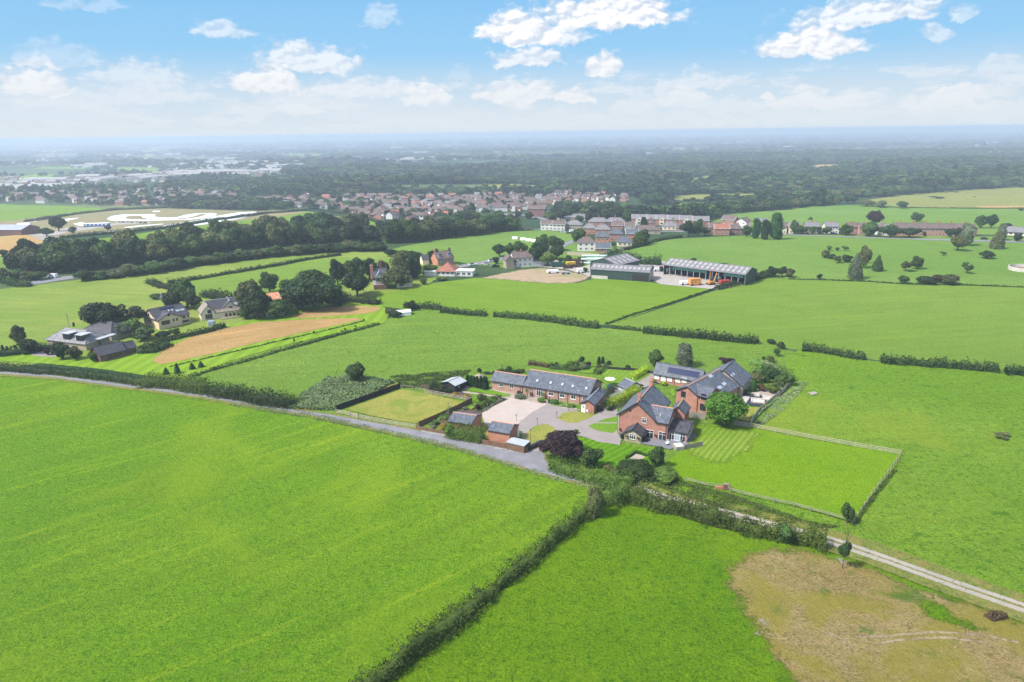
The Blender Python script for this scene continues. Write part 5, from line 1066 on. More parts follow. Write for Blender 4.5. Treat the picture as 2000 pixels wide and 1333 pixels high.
for q, l_ in (((562, 688), 'left of the parking yard'), ((672, 630), 'at the garden steps'), ((968, 618), 'in front of the long barn')): mb = MB(); mb.box(-.07, -.07, 0, .07, .07, 1.1); mb.box(-.1, -.1, 1.1, .1, .1, 1.2); o = mb.obj('post', MAT['wood_pale'], None, label='short pale timber post ' + l_, cat='post'); o.location = P(*z1(*q))
# telegraph pole beside the outhouse and poles in the left field
def pole(px, py, pyt, lab, arm=True):
    r = empty('telegraph_pole', P(px, py), .3, label=lab, cat='pole'); h = pxh(px, py, pyt); mb = MB(); mb.bar((0, 0, -.1), (0, 0, h), .12, n=7, r2=.08); mb.obj('pole', MAT['wood_grey'], r)
    if arm: mb = MB(); mb.box(-.6, -.05, h - .5, .6, .05, h - .38); mb.obj('crossarm', MAT['wood_grey'], r)
pole(876, 812, 784, 'pale wooden pole behind the left brick outhouse', False); pole(137, 648, 612, 'thin dark pole behind the grey bungalow')

# ---------------- garden planting around the farm ----------------
ptree(1097, 895, 836, 80, 'beech', 'leaf_purple', 'large dark purple copper beech at the drive entrance', trunk=.06)
ptree(1410, 832, 762, 78, 'near', 'leaf_fresh', 'big rounded bright green sycamore between the brick barn and the bright paddock', trunk=.1)
ptree(1154, 912, 875, 40, 'small', 'leaf_mid', 'bushy blue green young tree at the corner of the striped front lawn', trunk=0)
ptree(1282, 914, 872, 36, 'mid', 'leaf_mid', 'dense green tree with a dark foot between striped lawn and bright paddock', trunk=.1)
ptree(1240, 926, 902, 74, 'dome', 'leaf_hedge_dark', 'spreading dark bush heap below the sand pit', trunk=0, name='bush', cat='bush')
ptree(1300, 935, 918, 60, 'shrub', 'leaf_hedge', 'low loose green bush beside the field gate', trunk=0, name='bush', cat='bush')
ptree(695, 746, 710, 38, 'mid3', 'leaf_mid', 'single round dark green tree standing in the rough pasture', trunk=0.03)
ptree(1280, 716, 684, 32, 'mid', 'leaf_mid', 'rounded green tree left of the solar panelled stable', trunk=.12)
ptree(1334, 716, 674, 36, 'tall', 'leaf_silver', 'airy grey green birch behind the stable block', trunk=.12)
ptree(1419, 712, 700, 26, 'small', 'leaf_purple', 'dark purple tree behind the rear slate barn', trunk=.05)
ptree(1653, 1022, 982, 24, 'mid2', 'leaf_mid', 'small dense green tree in the lower corner of the bright paddock', trunk=.08)
ptree(1645, 1112, 1048, 22, 'mid2', 'leaf_dark', 'young dark tree on a thin stem beside the gravel track', trunk=.42, thin=True)
ptree(1533, 1063, 1022, 30, 'small', 'leaf_mid', 'light green young tree in front of the track hedge', trunk=.2, thin=True)
ptree(1178, 722, 693, 16, 'small', 'leaf_conifer', 'spare') if 0 else None
# six tall conifers and others
for k, (x, pt, w_, l_) in enumerate(((370, 360, 36, 'leftmost of the six tall garden conifers'), (398, 365, 36, 'second from left of the six tall garden conifers'), (430, 372, 34, 'third from left of the six tall garden conifers'), (462, 372, 36, 'fourth from left of the six tall garden conifers'), (498, 370, 36, 'fifth from left of the six tall garden conifers'), (540, 372, 50, 'broad conifer at the right end of the row of six'))):
    q = z1(x, 470 + k * 7); t_ = z1(x, pt - 8)[1]; ptree(q[0], q[1], t_, w_ / 5 * 1.35, 'column', 'leaf_conifer', 'slim dark green column, ' + l_, trunk=0, name='conifer', cat='conifer', group='row of six tall conifers beside the summerhouse')
for x, l_ in ((1648, 'left'), (1685, 'right')): q = z1(x, 268); ptree(q[0], q[1], z1(0, 176)[1], 7.5, 'column', 'leaf_conifer', 'dark green cypress, ' + l_ + ' one of the pair behind the barn garden', trunk=0, name='conifer', cat='conifer', group='pair of cypresses')
SH = [  # zoom1 coordinates: x, foot, top, width, material, label
 (240, 580, 527, 72, 'leaf_yellow', 'golden yellow bush at the paddock fence, left one of two'), (358, 592, 545, 70, 'leaf_yellow', 'golden yellow bush at the paddock fence, right one of two'),
 (128, 910, 822, 76, 'leaf_yellow', 'golden yellow shrub by the lane left of the outhouse'), (200, 975, 826, 110, 'leaf_fresh', 'bright green rounded bush beside the lane hedge'),
 (875, 550, 505, 62, 'leaf_dark', 'clipped dark round shrub in front of the long barn'), (880, 598, 545, 90, 'leaf_silver', 'pale grassy shrub mound below the dark round shrub'),
 (1085, 632, 585, 90, 'leaf_light', 'light green shrub at the foot of the right hand palm'), (770, 340, 268, 68, 'leaf_hedge', 'round green bush behind the barn wing'),
 (1215, 650, 600, 90, 'leaf_mid', 'green shrub in the flower bed at the yard corner'), (1262, 648, 612, 34, 'leaf_lime', 'small yellow shrub in the yard corner bed'), (1380, 680, 650, 80, 'leaf_light', 'low mixed shrub in the bed near the annexe'),
 (600, 640, 590, 80, 'leaf_fresh', 'bright rounded shrub in the garden border beside the pale yard'), (540, 680, 620, 70, 'leaf_mid', 'green shrub left of the bright round one in the border'), (468, 715, 640, 60, 'leaf_purple', 'dark purple shrub in the garden border'),
 (420, 700, 665, 46, 'leaf_lime', 'lime green shrub beside the purple one'), (340, 705, 672, 60, 'leaf_silver', 'grey green shrub at the left of the border'), (500, 630, 540, 110, 'leaf_olive', 'feathery tall shrub in the middle of the garden border'),
 (200, 735, 690, 60, 'leaf_light', 'small light shrub beside the left outhouse roof'), (150, 800, 765, 60, 'leaf_light', 'pale green shrub in the narrow lane garden'), (60, 850, 810, 80, 'leaf_mid', 'mid green shrub at the lane garden end'), (30, 880, 850, 60, 'leaf_silver', 'silvery low shrub near the brown lane fence'),
 (35, 515, 430, 80, 'leaf_dark', 'dark conifer bush left of the summerhouse'), (70, 520, 425, 30, 'leaf_conifer', 'thin dark conifer beside the summerhouse'), (110, 540, 465, 80, 'leaf_reddish', 'brownish shrub in front of the summerhouse'), (150, 500, 455, 46, 'leaf_lime', 'yellow green shrub against the summerhouse'), (200, 540, 500, 70, 'leaf_dark', 'dark low shrub below the summerhouse'),
 (1185, 290, 240, 52, 'leaf_hedge', 'clipped green ball behind the barn ridge, left one'), (1232, 298, 232, 52, 'leaf_dark', 'clipped dark ball behind the barn ridge, right one'), (1320, 305, 255, 80, 'leaf_mid', 'rounded mid green shrub in the back garden'), (1375, 290, 220, 90, 'leaf_fresh', 'tall light green shrub in the back garden'), (1400, 315, 268, 110, 'leaf_hedge', 'broad green mound at the edge of the back lawn'),
 (1440, 270, 215, 60, 'leaf_olive', 'olive shrub behind the broad green mound'), (1510, 312, 250, 86, 'leaf_silver', 'silvery rounded shrub in the back garden'), (1550, 290, 226, 60, 'leaf_purple', 'dark purple shrub at the pasture edge'), (1480, 250, 175, 60, 'leaf_dark', 'spiky tall shrub behind the back garden'),
 (1655, 300, 265, 50, 'leaf_reddish', 'reddish shrub at the foot of the cypress pair'), (1640, 350, 305, 60, 'leaf_hedge', 'small shrub at the lawn corner'), (1745, 268, 220, 50, 'leaf_dark', 'dark shrub right of the cypress pair'), (1930, 305, 262, 56, 'leaf_mid', 'small round bush on the dark wall bed'),
 (480, 345, 290, 46, 'leaf_purple', 'small dark tree behind the gazebo'), (560, 350, 335, 90, 'leaf_dark', 'low dark shrub between gazebo and barn wing'), (620, 370, 320, 40, 'leaf_reddish', 'brown shrub at the left end of the barn wing'), (840, 350, 316, 70, 'leaf_dark', 'dark shrub behind the barn wing roof'), (905, 345, 298, 50, 'leaf_reddish', 'russet shrub where the barn roofs meet'),
 (1425, 940, 890, 60, 'leaf_hedge', 'clipped green block right of the copper beech'), (640, 1010, 985, 90, 'leaf_silver', 'plants along the wall of the second outhouse')]
for x, f_, t_, w_, m__, l_ in SH: q = z1(x, f_); shrub(q[0], q[1], z1(0, t_)[1], w_ / 5, m__, l_)
SH2 = [(485, 448, 400, 60, 'leaf_light', 'rounded pale shrub by the courtyard stable'), (580, 465, 422, 74, 'leaf_lime', 'yellow green shrub in the stable courtyard'), (1330, 545, 482, 110, 'leaf_hedge', 'rounded green shrub at the foot of the slate barn'), (1640, 540, 435, 140, 'leaf_hedge', 'large dome shaped green shrub on the garden terrace'),
 (1530, 520, 440, 90, 'leaf_reddish', 'brown twiggy shrub beside the dome shrub'), (1490, 440, 330, 130, 'leaf_olive', 'tall loose shrub behind the garden cypress'), (1590, 330, 250, 130, 'leaf_light', 'light green shrub at the top of the terrace garden'), (1650, 400, 290, 160, 'leaf_dark', 'broad dark tree on the garden boundary'), (1760, 460, 330, 170, 'leaf_mid', 'dark spreading bush at the pasture corner of the garden'),
 (1720, 470, 410, 60, 'leaf_reddish', 'orange brown shrub near the terrace wall'), (1630, 60, 10, 90, 'leaf_dark', 'round dark bush at the field boundary, top left one'), (1720, 110, 30, 80, 'leaf_dark', 'dark bush at the field boundary, right one'), (1680, 180, 90, 70, 'leaf_mid', 'mid green bush in the boundary scrub'), (1620, 240, 170, 90, 'leaf_hedge', 'loose bush above the bare worn patch'), (1555, 215, 178, 40, 'leaf_dark', 'small dark bush beside the worn patch'), (1970, 130, 75, 90, 'leaf_dark', 'dark bush at the start of the right hand hedge'),
 (1465, 48, 8, 90, 'leaf_dark', 'dark bush ending the pasture hedge'), (1180, 790 - 15, 760, 10, 'leaf_dark', '') ]
for x, f_, t_, w_, m__, l_ in SH2[:-1]: shrub(*f2(x, f_), f2(0, t_)[1], w_ / 5, m__, l_)
for (x, f_, t_, w_, l_) in ((1455, 530, 400, 62, 'tall dark cypress column beside the terrace'), (1590, 440, 320, 60, 'slim dark cypress behind the dome shrub')): ptree(*f2(x, f_), f2(0, t_)[1], w_ / 5, 'column', 'leaf_conifer', l_, trunk=0, name='conifer', cat='conifer')
# palms
def palm(px, py, pyt, lab, hh=None):
    h = pxh(px, py, pyt); r = empty('palm_tree', P(px, py), random.uniform(0, 6), label=lab, cat='palm'); mb = MB(); mb.bar((0, 0, -.1), (.1, 0, h * .62), .14, n=7, r2=.1); mb.obj('trunk', MAT['bark'], r)
    mb = MB(); n = 34
    for k in range(n):
        a = k * 2.4; e = -.5 + 1.7 * (k / n); L_ = h * .34; p = Vector((.1, 0, h * .62)); d = Vector((math.cos(a) * math.cos(e), math.sin(a) * math.cos(e), math.sin(e))); w_ = Vector((-math.sin(a), math.cos(a), 0)) * .07
        m1 = p + d * L_ * .6; m2 = p + d * L_ + Vector((0, 0, -.25 * L_)); mb.face([p - w_ * .4, m1 - w_, m2, m1 + w_, p + w_ * .4])
    mb.obj('crown', MAT['leaf_light'], r)
palm(*t2(300, 870), t2(0, 655)[1], 'cabbage palm with bushy head before the barn wall, left one'); palm(*t2(600, 900), t2(0, 740)[1], 'cabbage palm beside the barn glazed door, right one'); palm(*t1(1595, 440), t1(0, 200)[1], 'cabbage palm behind the barn wing')
hedge([f2(60, 690), f2(160, 630), f2(260, 580), f2(330, 540)], 2.4, 2.6, 'leaf_lime', 'bright yellow green clipped hedge between drive and farmhouse', .13, 16, .12)
hedge([f2(40, 720), f2(90, 690), f2(60, 640)], 1.6, 1.4, 'leaf_dark', 'dark low planting at the annexe end of the bright hedge', .15, 12, .2)
hedge([f2(275, 415), f2(340, 375), f2(420, 330)], 1.6, 2.0, 'leaf_lime', 'bright yellow green clipped hedge beside the back lawn', .13, 16, .1)
hedge([z1(170, 950), z1(300, 985), z1(420, 1000), z1(520, 1025)], 3.2, 3.0, 'leaf_hedge', 'tall green hedge between the lane and the left outhouse', .16, 14, .2)
hedge([f3(1110, 490), f3(1215, 425), f3(1320, 465)], .5, .7, 'leaf_dark', 'low dark clipped edging behind the sand pit', .12, 20, .1)
hedge([z1(620, 365), z1(700, 345), z1(880, 350)], 1.4, 1.3, 'leaf_dark', 'dark hedge behind the barn wing', .2, 10, .2)
hedge([z1(960, 262), z1(1080, 275), z1(1160, 290)], 1.3, 1.2, 'leaf_reddish', 'russet shrub hedge behind the barn ridge', .2, 10, .3)
hedge([z1(420, 690), z1(520, 720), z1(640, 640), z1(720, 600)], 1.4, .7, 'leaf_silver', 'low lavender edging between border and pale yard', .15, 12, .25)
hedge([f2(1440, 800), f2(1560, 700), f2(1680, 600)], .8, .8, 'leaf_weed', 'rough growth along the terrace garden fence', .2, 10, .4)
hedge([f8(880, 560), f8(1000, 400), f8(1160, 200)], .7, .6, 'leaf_hedge', 'rough growth along the right side of the bright paddock', .16, 8, .6, core=False)
hedge([f3(1260, 690), f3(1400, 680), f3(1600, 700)], 2.4, 1.2, 'leaf_hedge_dark', 'bramble bank right of the field gate', .18, 9, .4)
hedge([f2(1760, 500), f2(1700, 440), f2(1820, 420)], 2.0, 2.0, 'leaf_mid', 'shrub bank in the corner of the terrace garden', .2, 8, .3)
ptree(1960, 856, 846, 32, 'loose', 'leaf_olive', 'low dark scrub patch in the right pasture', trunk=0, name='bush', cat='bush')
# small things
mb = MB(); mb.box(-.5, -.35, .3, .5, .35, 1.1); mb.box(-1.0, -.5, 0, 1.0, .5, .3); o = mb.obj('red_trough', MAT['brick_dark'], None, label='rusty red feed trough by the paddock fence', cat='trough'); o.location = P(1418, 955)
mb = MB(); mb.box(-.7, -.3, 0, .7, .3, .5); o = mb.obj('jump_block', MAT['terracotta'], None, label='low orange block beside the rusty trough', cat='block'); o.location = P(1404, 955)
tufts('brushwood_heap', [(1922, 1206), (1935, 1198), (1962, 1200), (1968, 1210), (1940, 1216)], 500, .3, .5, 'leaf_reddish')

# ---------------- trees in the fields and belts ----------------
TR_ = [ # x, foot, top, width, key, mat, label
 (40, 676, 633, 28, 'mid', 'leaf_olive', 'lone tree with clipped crown at the left edge behind the dark hedge'), (205, 648, 588, 70, 'mid3', 'leaf_dark', 'big dark tree behind the grey roofed bungalow'), (190, 640, 592, 50, 'mid2', 'leaf_olive', 'olive tree at the left of the group behind the bungalow'), (254, 640, 585, 60, 'loose', 'leaf_olive', 'airy brownish tree between bungalow and cream house'), (240, 648, 612, 40, 'small', 'leaf_mid', 'lower tree beneath the airy one'),
 (122, 702, 668, 34, 'mid', 'leaf_dark', 'round dark tree in front of the grey bungalow'), (148, 703, 676, 26, 'small', 'leaf_olive', 'small tree beside the long slate outbuilding'), (184, 706, 687, 22, 'small', 'leaf_hedge', 'small green tree at the end of the slate outbuilding'), (243, 658, 630, 30, 'mid2', 'leaf_silver', 'silvery willow like tree right of the bungalow'),
 (262, 652, 622, 40, 'small', 'leaf_light', 'light green tree beside the silvery one'), (280, 664, 640, 40, 'small', 'leaf_mid', 'garden tree at the left foot of the cream house'), (320, 660, 646, 30, 'shrub', 'leaf_dark', 'dark shrub below the cream house'), (342, 656, 642, 18, 'small', 'leaf_mid', 'small tree in front of the cream house windows'), (62, 690, 660, 34, 'small', 'leaf_dark', 'dark round tree by the bungalow drive'), (96, 694, 678, 14, 'small', 'leaf_purple', 'small dark tree on the bungalow forecourt'), (52, 693, 682, 16, 'shrub', 'leaf_mid', 'small round bush on the striped lawn edge'),
 (340, 604, 565, 44, 'mid', 'leaf_dark', 'dark tree behind the left cream house'), (366, 600, 545, 44, 'mid2', 'leaf_mid', 'tall tree behind the gap between the cream houses'), (378, 604, 574, 30, 'mid3', 'leaf_dark', 'round dark tree right of the gap between cream houses'), (304, 584, 573, 26, 'shrub', 'leaf_mid', 'small bush in the field behind the cream houses'),
 (488, 612, 546, 54, 'mid3', 'leaf_olive', 'tall clipped looking tree right of the gabled cream house'), (527, 572, 531, 34, 'mid', 'leaf_mid', 'bright free standing tree behind the orange roof'), (505, 622, 568, 50, 'mid2', 'leaf_dark', 'dark tree in front of the orange roof'), (540, 618, 580, 56, 'dome', 'leaf_mid', 'spreading tree right of the orange roof'), (480, 622, 595, 30, 'small', 'leaf_mid', 'lower tree at the end of the cream house garden'),
 (610, 580, 518, 80, 'dome', 'leaf_mid', 'broad tree at the back of the large tree group'), (570, 600, 545, 50, 'mid', 'leaf_mid', 'left tree of the large group above the hay strip'), (615, 606, 540, 90, 'mid3', 'leaf_dark', 'largest dark tree of the group above the hay strip'), (650, 600, 550, 50, 'mid', 'leaf_dark', 'right tree of the large group above the hay strip'), (590, 606, 570, 50, 'mid2', 'leaf_dark', 'low dark tree in front of the large group'),
 (660, 556, 505, 34, 'mid', 'leaf_dark', 'tree with bare stem left of the timbered house'), (680, 552, 508, 36, 'mid2', 'leaf_mid', 'second tree left of the timbered house'), (700, 550, 502, 40, 'mid', 'leaf_mid', 'light tree behind the timbered house'), (722, 546, 505, 36, 'mid3', 'leaf_dark', 'dark tree behind the timbered house chimneys'), (698, 578, 530, 50, 'mid3', 'leaf_dark', 'large round dark tree beside the timbered house'), (750, 542, 508, 30, 'mid', 'leaf_reddish', 'brownish tree behind the red chimney'),
 (775, 562, 515, 52, 'dome', 'leaf_olive', 'spreading olive tree right of the timbered house'), (786, 548, 498, 36, 'tall', 'leaf_olive', 'tall light tree beyond the spreading olive one'), (812, 542, 496, 30, 'tall', 'leaf_dark', 'tall dark tree left of the red brick villa'), (840, 536, 516, 26, 'small', 'leaf_hedge', 'small tree between villa and bungalow'), (848, 512, 486, 24, 'mid', 'leaf_dark', 'tree behind the red brick villa'), (830, 538, 527, 14, 'small', 'leaf_lime', 'yellow green shrub by the red roofed bungalow'), (873, 524, 512, 12, 'column', 'leaf_conifer', 'small dark conifer in front of the brick villa'), (862, 548, 540, 26, 'shrub', 'leaf_hedge', 'shrub before the red roofed bungalow'), (826, 556, 544, 16, 'small', 'leaf_hedge', 'small tree on the lawn between the gardens'),
 (804, 606, 588, 22, 'small', 'leaf_dark', 'round bush behind the white shed at the hay strip end'), (762, 616, 600, 24, 'shrub', 'leaf_olive', 'brown green bush left of the white shed'), (772, 620, 606, 22, 'shrub2', 'leaf_dark', 'dark bush against the white shed'),
 (975, 502, 476, 26, 'mid3', 'leaf_dark', 'dark tree left of the white farm cottage'), (996, 500, 475, 18, 'mid', 'leaf_mid', 'slim tree above the white farm cottage'), (1016, 500, 470, 26, 'mid2', 'leaf_mid', 'tree behind the white farm cottage'), (968, 516, 502, 12, 'small', 'leaf_dark', 'dark bush at the road by the white cottage'), (1000, 522, 505, 20, 'small', 'leaf_mid', 'tree in front of the stone cottage gable'),
 (1058, 500, 458, 34, 'mid', 'leaf_mid', 'tree right of the polytunnels'), (1084, 490, 460, 30, 'mid2', 'leaf_mid', 'second tree right of the polytunnels'), (1052, 518, 474, 40, 'mid3', 'leaf_dark', 'dark tree left of the willow'), (1088, 508, 478, 34, 'mid3', 'leaf_dark', 'round dark tree above the willow'), (1070, 520, 491, 36, 'mid2', 'leaf_willow', 'pale yellow green willow beside the cottage yard'),
 (1129, 478, 446, 32, 'mid3', 'leaf_mid', 'large round tree left of the white end house'), (1109, 516, 498, 14, 'small', 'leaf_mid', 'small tree by the scrap yard'), (1095, 514, 504, 10, 'small', 'leaf_conifer', 'small conifer by the scrap yard'), (1143, 532, 522, 14, 'shrub', 'leaf_mid', 'bush at the end of the farm shed'),
 (1150, 428, 418, 12, 'small', 'leaf_dark', 'dark garden tree in front of the hipped red houses'), (1148, 436, 417, 14, 'mid', 'leaf_dark', 'dark tree beside the semi detached houses'), (1130, 440, 420, 20, 'mid2', 'leaf_mid', 'green tree left of the dark one among the semis'), (1076, 434, 414, 28, 'mid3', 'leaf_mid', 'round tree at the road bend by the village'), (1257, 440, 422, 14, 'column', 'leaf_dark', 'dark conifer before the row of gabled houses'), (1222, 440, 418, 20, 'mid', 'leaf_mid', 'tree left of the row of gabled houses'), (1255, 478, 448, 30, 'mid', 'leaf_mid', 'tree behind the red end houses'), (1246, 480, 462, 28, 'small', 'leaf_hedge', 'light green tree at the garden fence corner'),
 (1345, 462, 432, 30, 'mid3', 'leaf_dark', 'dark tree in the row below the gabled houses'), (1362, 462, 428, 26, 'mid', 'leaf_mid', 'mid green tree in the row below the gabled houses'), (1376, 460, 444, 20, 'mid2', 'leaf_mid', 'round tree at the end of the gabled house gardens'), (1458, 462, 440, 22, 'mid', 'leaf_mid', 'tree right of the lone gabled villa'), (1475, 466, 430, 18, 'tall', 'leaf_conifer', 'tall dark conifer, left one of three by the road'), (1492, 468, 432, 20, 'tall', 'leaf_conifer', 'tall dark conifer, middle one of three by the road'), (1512, 468, 420, 30, 'tall', 'leaf_conifer', 'tall dark conifer, right one of three by the road'),
 (1534, 455, 438, 16, 'small', 'leaf_dark', 'small roadside tree left of the first white semi'), (1550, 457, 430, 18, 'mid', 'leaf_mid', 'roadside tree before the first white semi'), (1565, 458, 440, 20, 'mid2', 'leaf_mid', 'round roadside tree between the two white semis'), (1585, 458, 442, 14, 'small', 'leaf_mid', 'small roadside tree before the second white semi'), (1598, 458, 443, 10, 'small', 'leaf_dark', 'thin dark roadside tree'), (1583, 430, 423, 10, 'cone', 'leaf_mid', 'conifer tip behind the second white semi'), (1652, 460, 438, 30, 'mid', 'leaf_mid', 'round roadside tree in the gap before the long terrace'), (1615, 458, 444, 16, 'small', 'leaf_hedge', 'light roadside tree right of the second semi'),
 (1708, 440, 412, 34, 'mid3', 'leaf_purple', 'dark purple tree at the left end of the long terrace'), (1712, 432, 410, 16, 'mid', 'leaf_mid', 'green tree behind the purple one'), (1698, 462, 434, 40, 'mid', 'leaf_mid', 'tree at the road before the terrace left end'), (1738, 464, 440, 44, 'mid3', 'leaf_dark', 'broad dark roadside tree before the long terrace'), (1776, 464, 444, 40, 'mid2', 'leaf_dark', 'second broad roadside tree before the long terrace'), (1790, 434, 415, 24, 'mid', 'leaf_mid', 'tree rising behind the middle of the terrace'), (1805, 462, 452, 8, 'small', 'leaf_mid', 'tiny tree at the terrace wall'), (1856, 464, 446, 26, 'mid3', 'leaf_dark', 'dark roadside tree before the terrace right half'), (1870, 462, 445, 22, 'mid', 'leaf_dark', 'dark tree beside the terrace end house'),
 (1870, 490, 460, 30, 'mid2', 'leaf_olive', 'tree standing in the field below the terrace, left of two'), (1886, 480, 440, 26, 'tall', 'leaf_silver', 'tall silvery tree by the terrace end'), (1946, 486, 446, 28, 'cone', 'leaf_olive', 'pointed tree in the field near the right edge'), (1954, 470, 440, 18, 'tall', 'leaf_silver', 'silvery tree behind the pointed one'), (1914, 446, 420, 26, 'mid', 'leaf_mid', 'tree behind the terrace end, left of a pair'), (1935, 446, 419, 26, 'mid3', 'leaf_dark', 'tree behind the terrace end, right of a pair'), (1965, 444, 435, 20, 'dome', 'leaf_purple', 'low purple tree near the right edge'), (1987, 472, 456, 18, 'mid', 'leaf_dark', 'dark tree by the right hand bungalow'),
 (1928, 505, 488, 26, 'dome', 'leaf_dark', 'flat topped dark tree in the sloping field'), (1888, 534, 509, 22, 'loose', 'leaf_mid', 'open crowned tree in the field right of the bushes'), (1842, 500, 490, 12, 'loose', 'leaf_mid', 'tiny sparse tree in the middle of the field'), (1669, 545, 492, 30, 'cone', 'leaf_silver', 'tall leaning silvery tree in the scattered group'), (1686, 524, 480, 26, 'mid', 'leaf_olive', 'olive tree behind the tall silvery one'), (1713, 530, 496, 20, 'cone', 'leaf_mid', 'pointed green tree right of the silvery one'),
 (1652, 512, 498, 22, 'small', 'leaf_dark', 'dark bush in the scattered tree group'), (1621, 506, 496, 16, 'small', 'leaf_dark', 'small dark bush at the left of the scattered group'), (1610, 504, 488, 18, 'small', 'leaf_olive', 'olive bush at the far left of the scattered group'), (1637, 514, 498, 20, 'loose', 'leaf_olive', 'sparse brown tree in the scattered group'), (1620, 490, 480, 9, 'small', 'leaf_mid', 'tiny tree above the scattered group, left one'), (1635, 490, 483, 8, 'small', 'leaf_dark', 'tiny tree above the scattered group, middle one'), (1650, 490, 479, 14, 'loose', 'leaf_mid', 'tiny tree above the scattered group, right one'), (1694, 514, 502, 10, 'small', 'leaf_dark', 'small dark bush right of the olive tree'),
 (1768, 530, 506, 28, 'loose', 'leaf_olive', 'pale open tree of the pair in the mid field'), (1790, 526, 500, 24, 'mid', 'leaf_mid', 'dark tree of the pair in the mid field'), (1764, 553, 537, 22, 'shrub', 'leaf_mid', 'left bush of the scrub island'), (1806, 554, 538, 40, 'shrub2', 'leaf_dark', 'middle bush of the scrub island'), (1830, 552, 535, 30, 'shrub', 'leaf_reddish', 'brownish bush of the scrub island'), (1856, 555, 534, 40, 'shrub2', 'leaf_olive', 'right bush of the scrub island'), (1600, 545, 535, 11, 'small', 'leaf_dark', 'small round bush on the field boundary'),
 (1508, 540, 521, 22, 'mid', 'leaf_dark', 'bush cluster end at the farm yard corner, left'), (1527, 541, 520, 20, 'mid2', 'leaf_dark', 'bush cluster at the field corner, middle'), (1541, 542, 524, 18, 'small', 'leaf_olive', 'bush cluster at the field corner, right'), (1492, 540, 528, 20, 'shrub', 'leaf_mid', 'bush beside the farm yard hedge'), (1455, 548, 537, 26, 'shrub2', 'leaf_olive', 'scrubby bush at the end of the long farm shed'), (1354, 512, 503, 14, 'shrub', 'leaf_olive', 'bush behind the long farm shed'), (1412, 519, 514, 24, 'shrub2', 'leaf_dark', 'low bushes behind the long farm shed right half'),
 (1762, 408, 393, 24, 'mid3', 'leaf_dark', 'lone round dark tree below the olive hill'), (1720, 406, 391, 22, 'small', 'leaf_olive', 'brownish tree left of the lone round one'), (1693, 403, 389, 36, 'dome', 'leaf_olive', 'spreading tree at the woodland corner'), (1830, 388, 383, 30, 'loose', 'leaf_reddish', 'thorn scrub on the olive hill'), (1995, 412, 405, 16, 'small', 'leaf_mid', 'tree at the right edge beside the tan crop'),
 (115, 452, 422, 26, 'mid3', 'leaf_dark', 'large dark tree at the race circuit entrance'), (92, 462, 445, 24, 'mid2', 'leaf_dark', 'tree beside the steel barn drive'), (142, 456, 442, 14, 'small', 'leaf_mid', 'smaller tree beside the circuit entrance'), (9, 500, 487, 16, 'small', 'leaf_dark', 'bush at the edge of the tan field'), (212, 450, 441, 12, 'small', 'leaf_dark', 'small tree by the blue roofed pit building')]
for x, f_, t_, w_, k_, m__, l_ in TR_: ptree(x, f_, t_, w_, k_, m__, l_, trunk=0.0 if k_.startswith('shrub') else .12, name='bush' if k_.startswith('shrub') else 'tree', cat='bush' if k_.startswith('shrub') else 'tree')
for x, y, t_, l_ in ((325, 732, 717, 'left'), (347, 730, 708, 'tallest'), (376, 722, 708, 'third'), (393, 718, 705, 'right')): ptree(x, y, t_, 12, 'cone', 'leaf_conifer', 'small conifer at the lawn corner, ' + l_ + ' one of four', trunk=0, name='conifer', cat='conifer')
for x, y, t_, l_ in ((575, 672, 660, 'first'), (614, 654, 646, 'second'), (674, 648, 640, 'third'), (695, 642, 635, 'fourth'), (711, 630, 622, 'last')): ptree(x, y, t_, 4, 'small', 'leaf_mid', 'thin sapling on the mown strip, ' + l_ + ' from the left', trunk=.4, thin=True, name='sapling', cat='sapling')
for x, y, l_ in ((7, 690, 'left'), (16, 692, 'second'), (32, 690, 'third')): ptree(x, y, y - 18, 6, 'column', 'leaf_conifer', 'slim dark conifer at the left picture edge, ' + l_ + ' of three', trunk=0, name='conifer', cat='conifer')
ORD = ['first', 'second', 'third', 'fourth', 'fifth', 'sixth', 'seventh', 'eighth', 'ninth', 'tenth', 'eleventh', 'twelfth', 'thirteenth', 'fourteenth', 'fifteenth', 'sixteenth', 'seventeenth', 'eighteenth', 'nineteenth', 'twentieth'] + ['%d%s' % (n, {1: 'st', 2: 'nd', 3: 'rd'}.get(n % 10 if n % 100 not in (11, 12, 13) else 0, 'th')) for n in range(21, 90)]
def belt(pts, n, h, w_, label, mats, keys=('mid', 'mid2', 'mid3'), jit=4.0, group=None, name='tree', cat='tree', trunk=.04, end='left end', hv=.22):
    pw = [P(*p) for p in pts]; cum = [0]
    for a, b_ in zip(pw, pw[1:]): cum.append(cum[-1] + (b_ - a).length)
    for k in range(n):
        t = (k + .5) / n * cum[-1]; i = max(j for j in range(len(pw) - 1) if cum[j] <= t); f_ = (t - cum[i]) / (cum[i + 1] - cum[i]); p = pw[i].lerp(pw[i + 1], f_) + Vector((random.uniform(-1, 1) * cum[-1] / n * .3, random.uniform(-jit, jit), 0))
        m__ = random.choice(mats); s_ = random.uniform(1 - hv, 1 + hv)
        tree(0, 0, h * s_, w_ * random.uniform(.85, 1.2) * s_ ** .5, random.choice(keys), m__, '%s, %s from its %s' % (label, ORD[k], end), cat, name, group, trunk, at=(p.x, p.y, gz(p.y)))
D3 = ['leaf_dark', 'leaf_mid', 'leaf_mid', 'leaf_wood', 'leaf_olive']
belt([(30, 530), (110, 533), (190, 526), (300, 514), (450, 489), (600, 477), (720, 474), (800, 470)], 31, 12.5, 13, 'dark broadleaf tree in the front row of the long belt', D3, group='front row of the long tree belt')
belt([(50, 516), (190, 505), (320, 492), (450, 470), (600, 455), (720, 450)], 24, 13.5, 14, 'dark broadleaf tree in the back row of the long belt', D3, group='back row of the long tree belt')
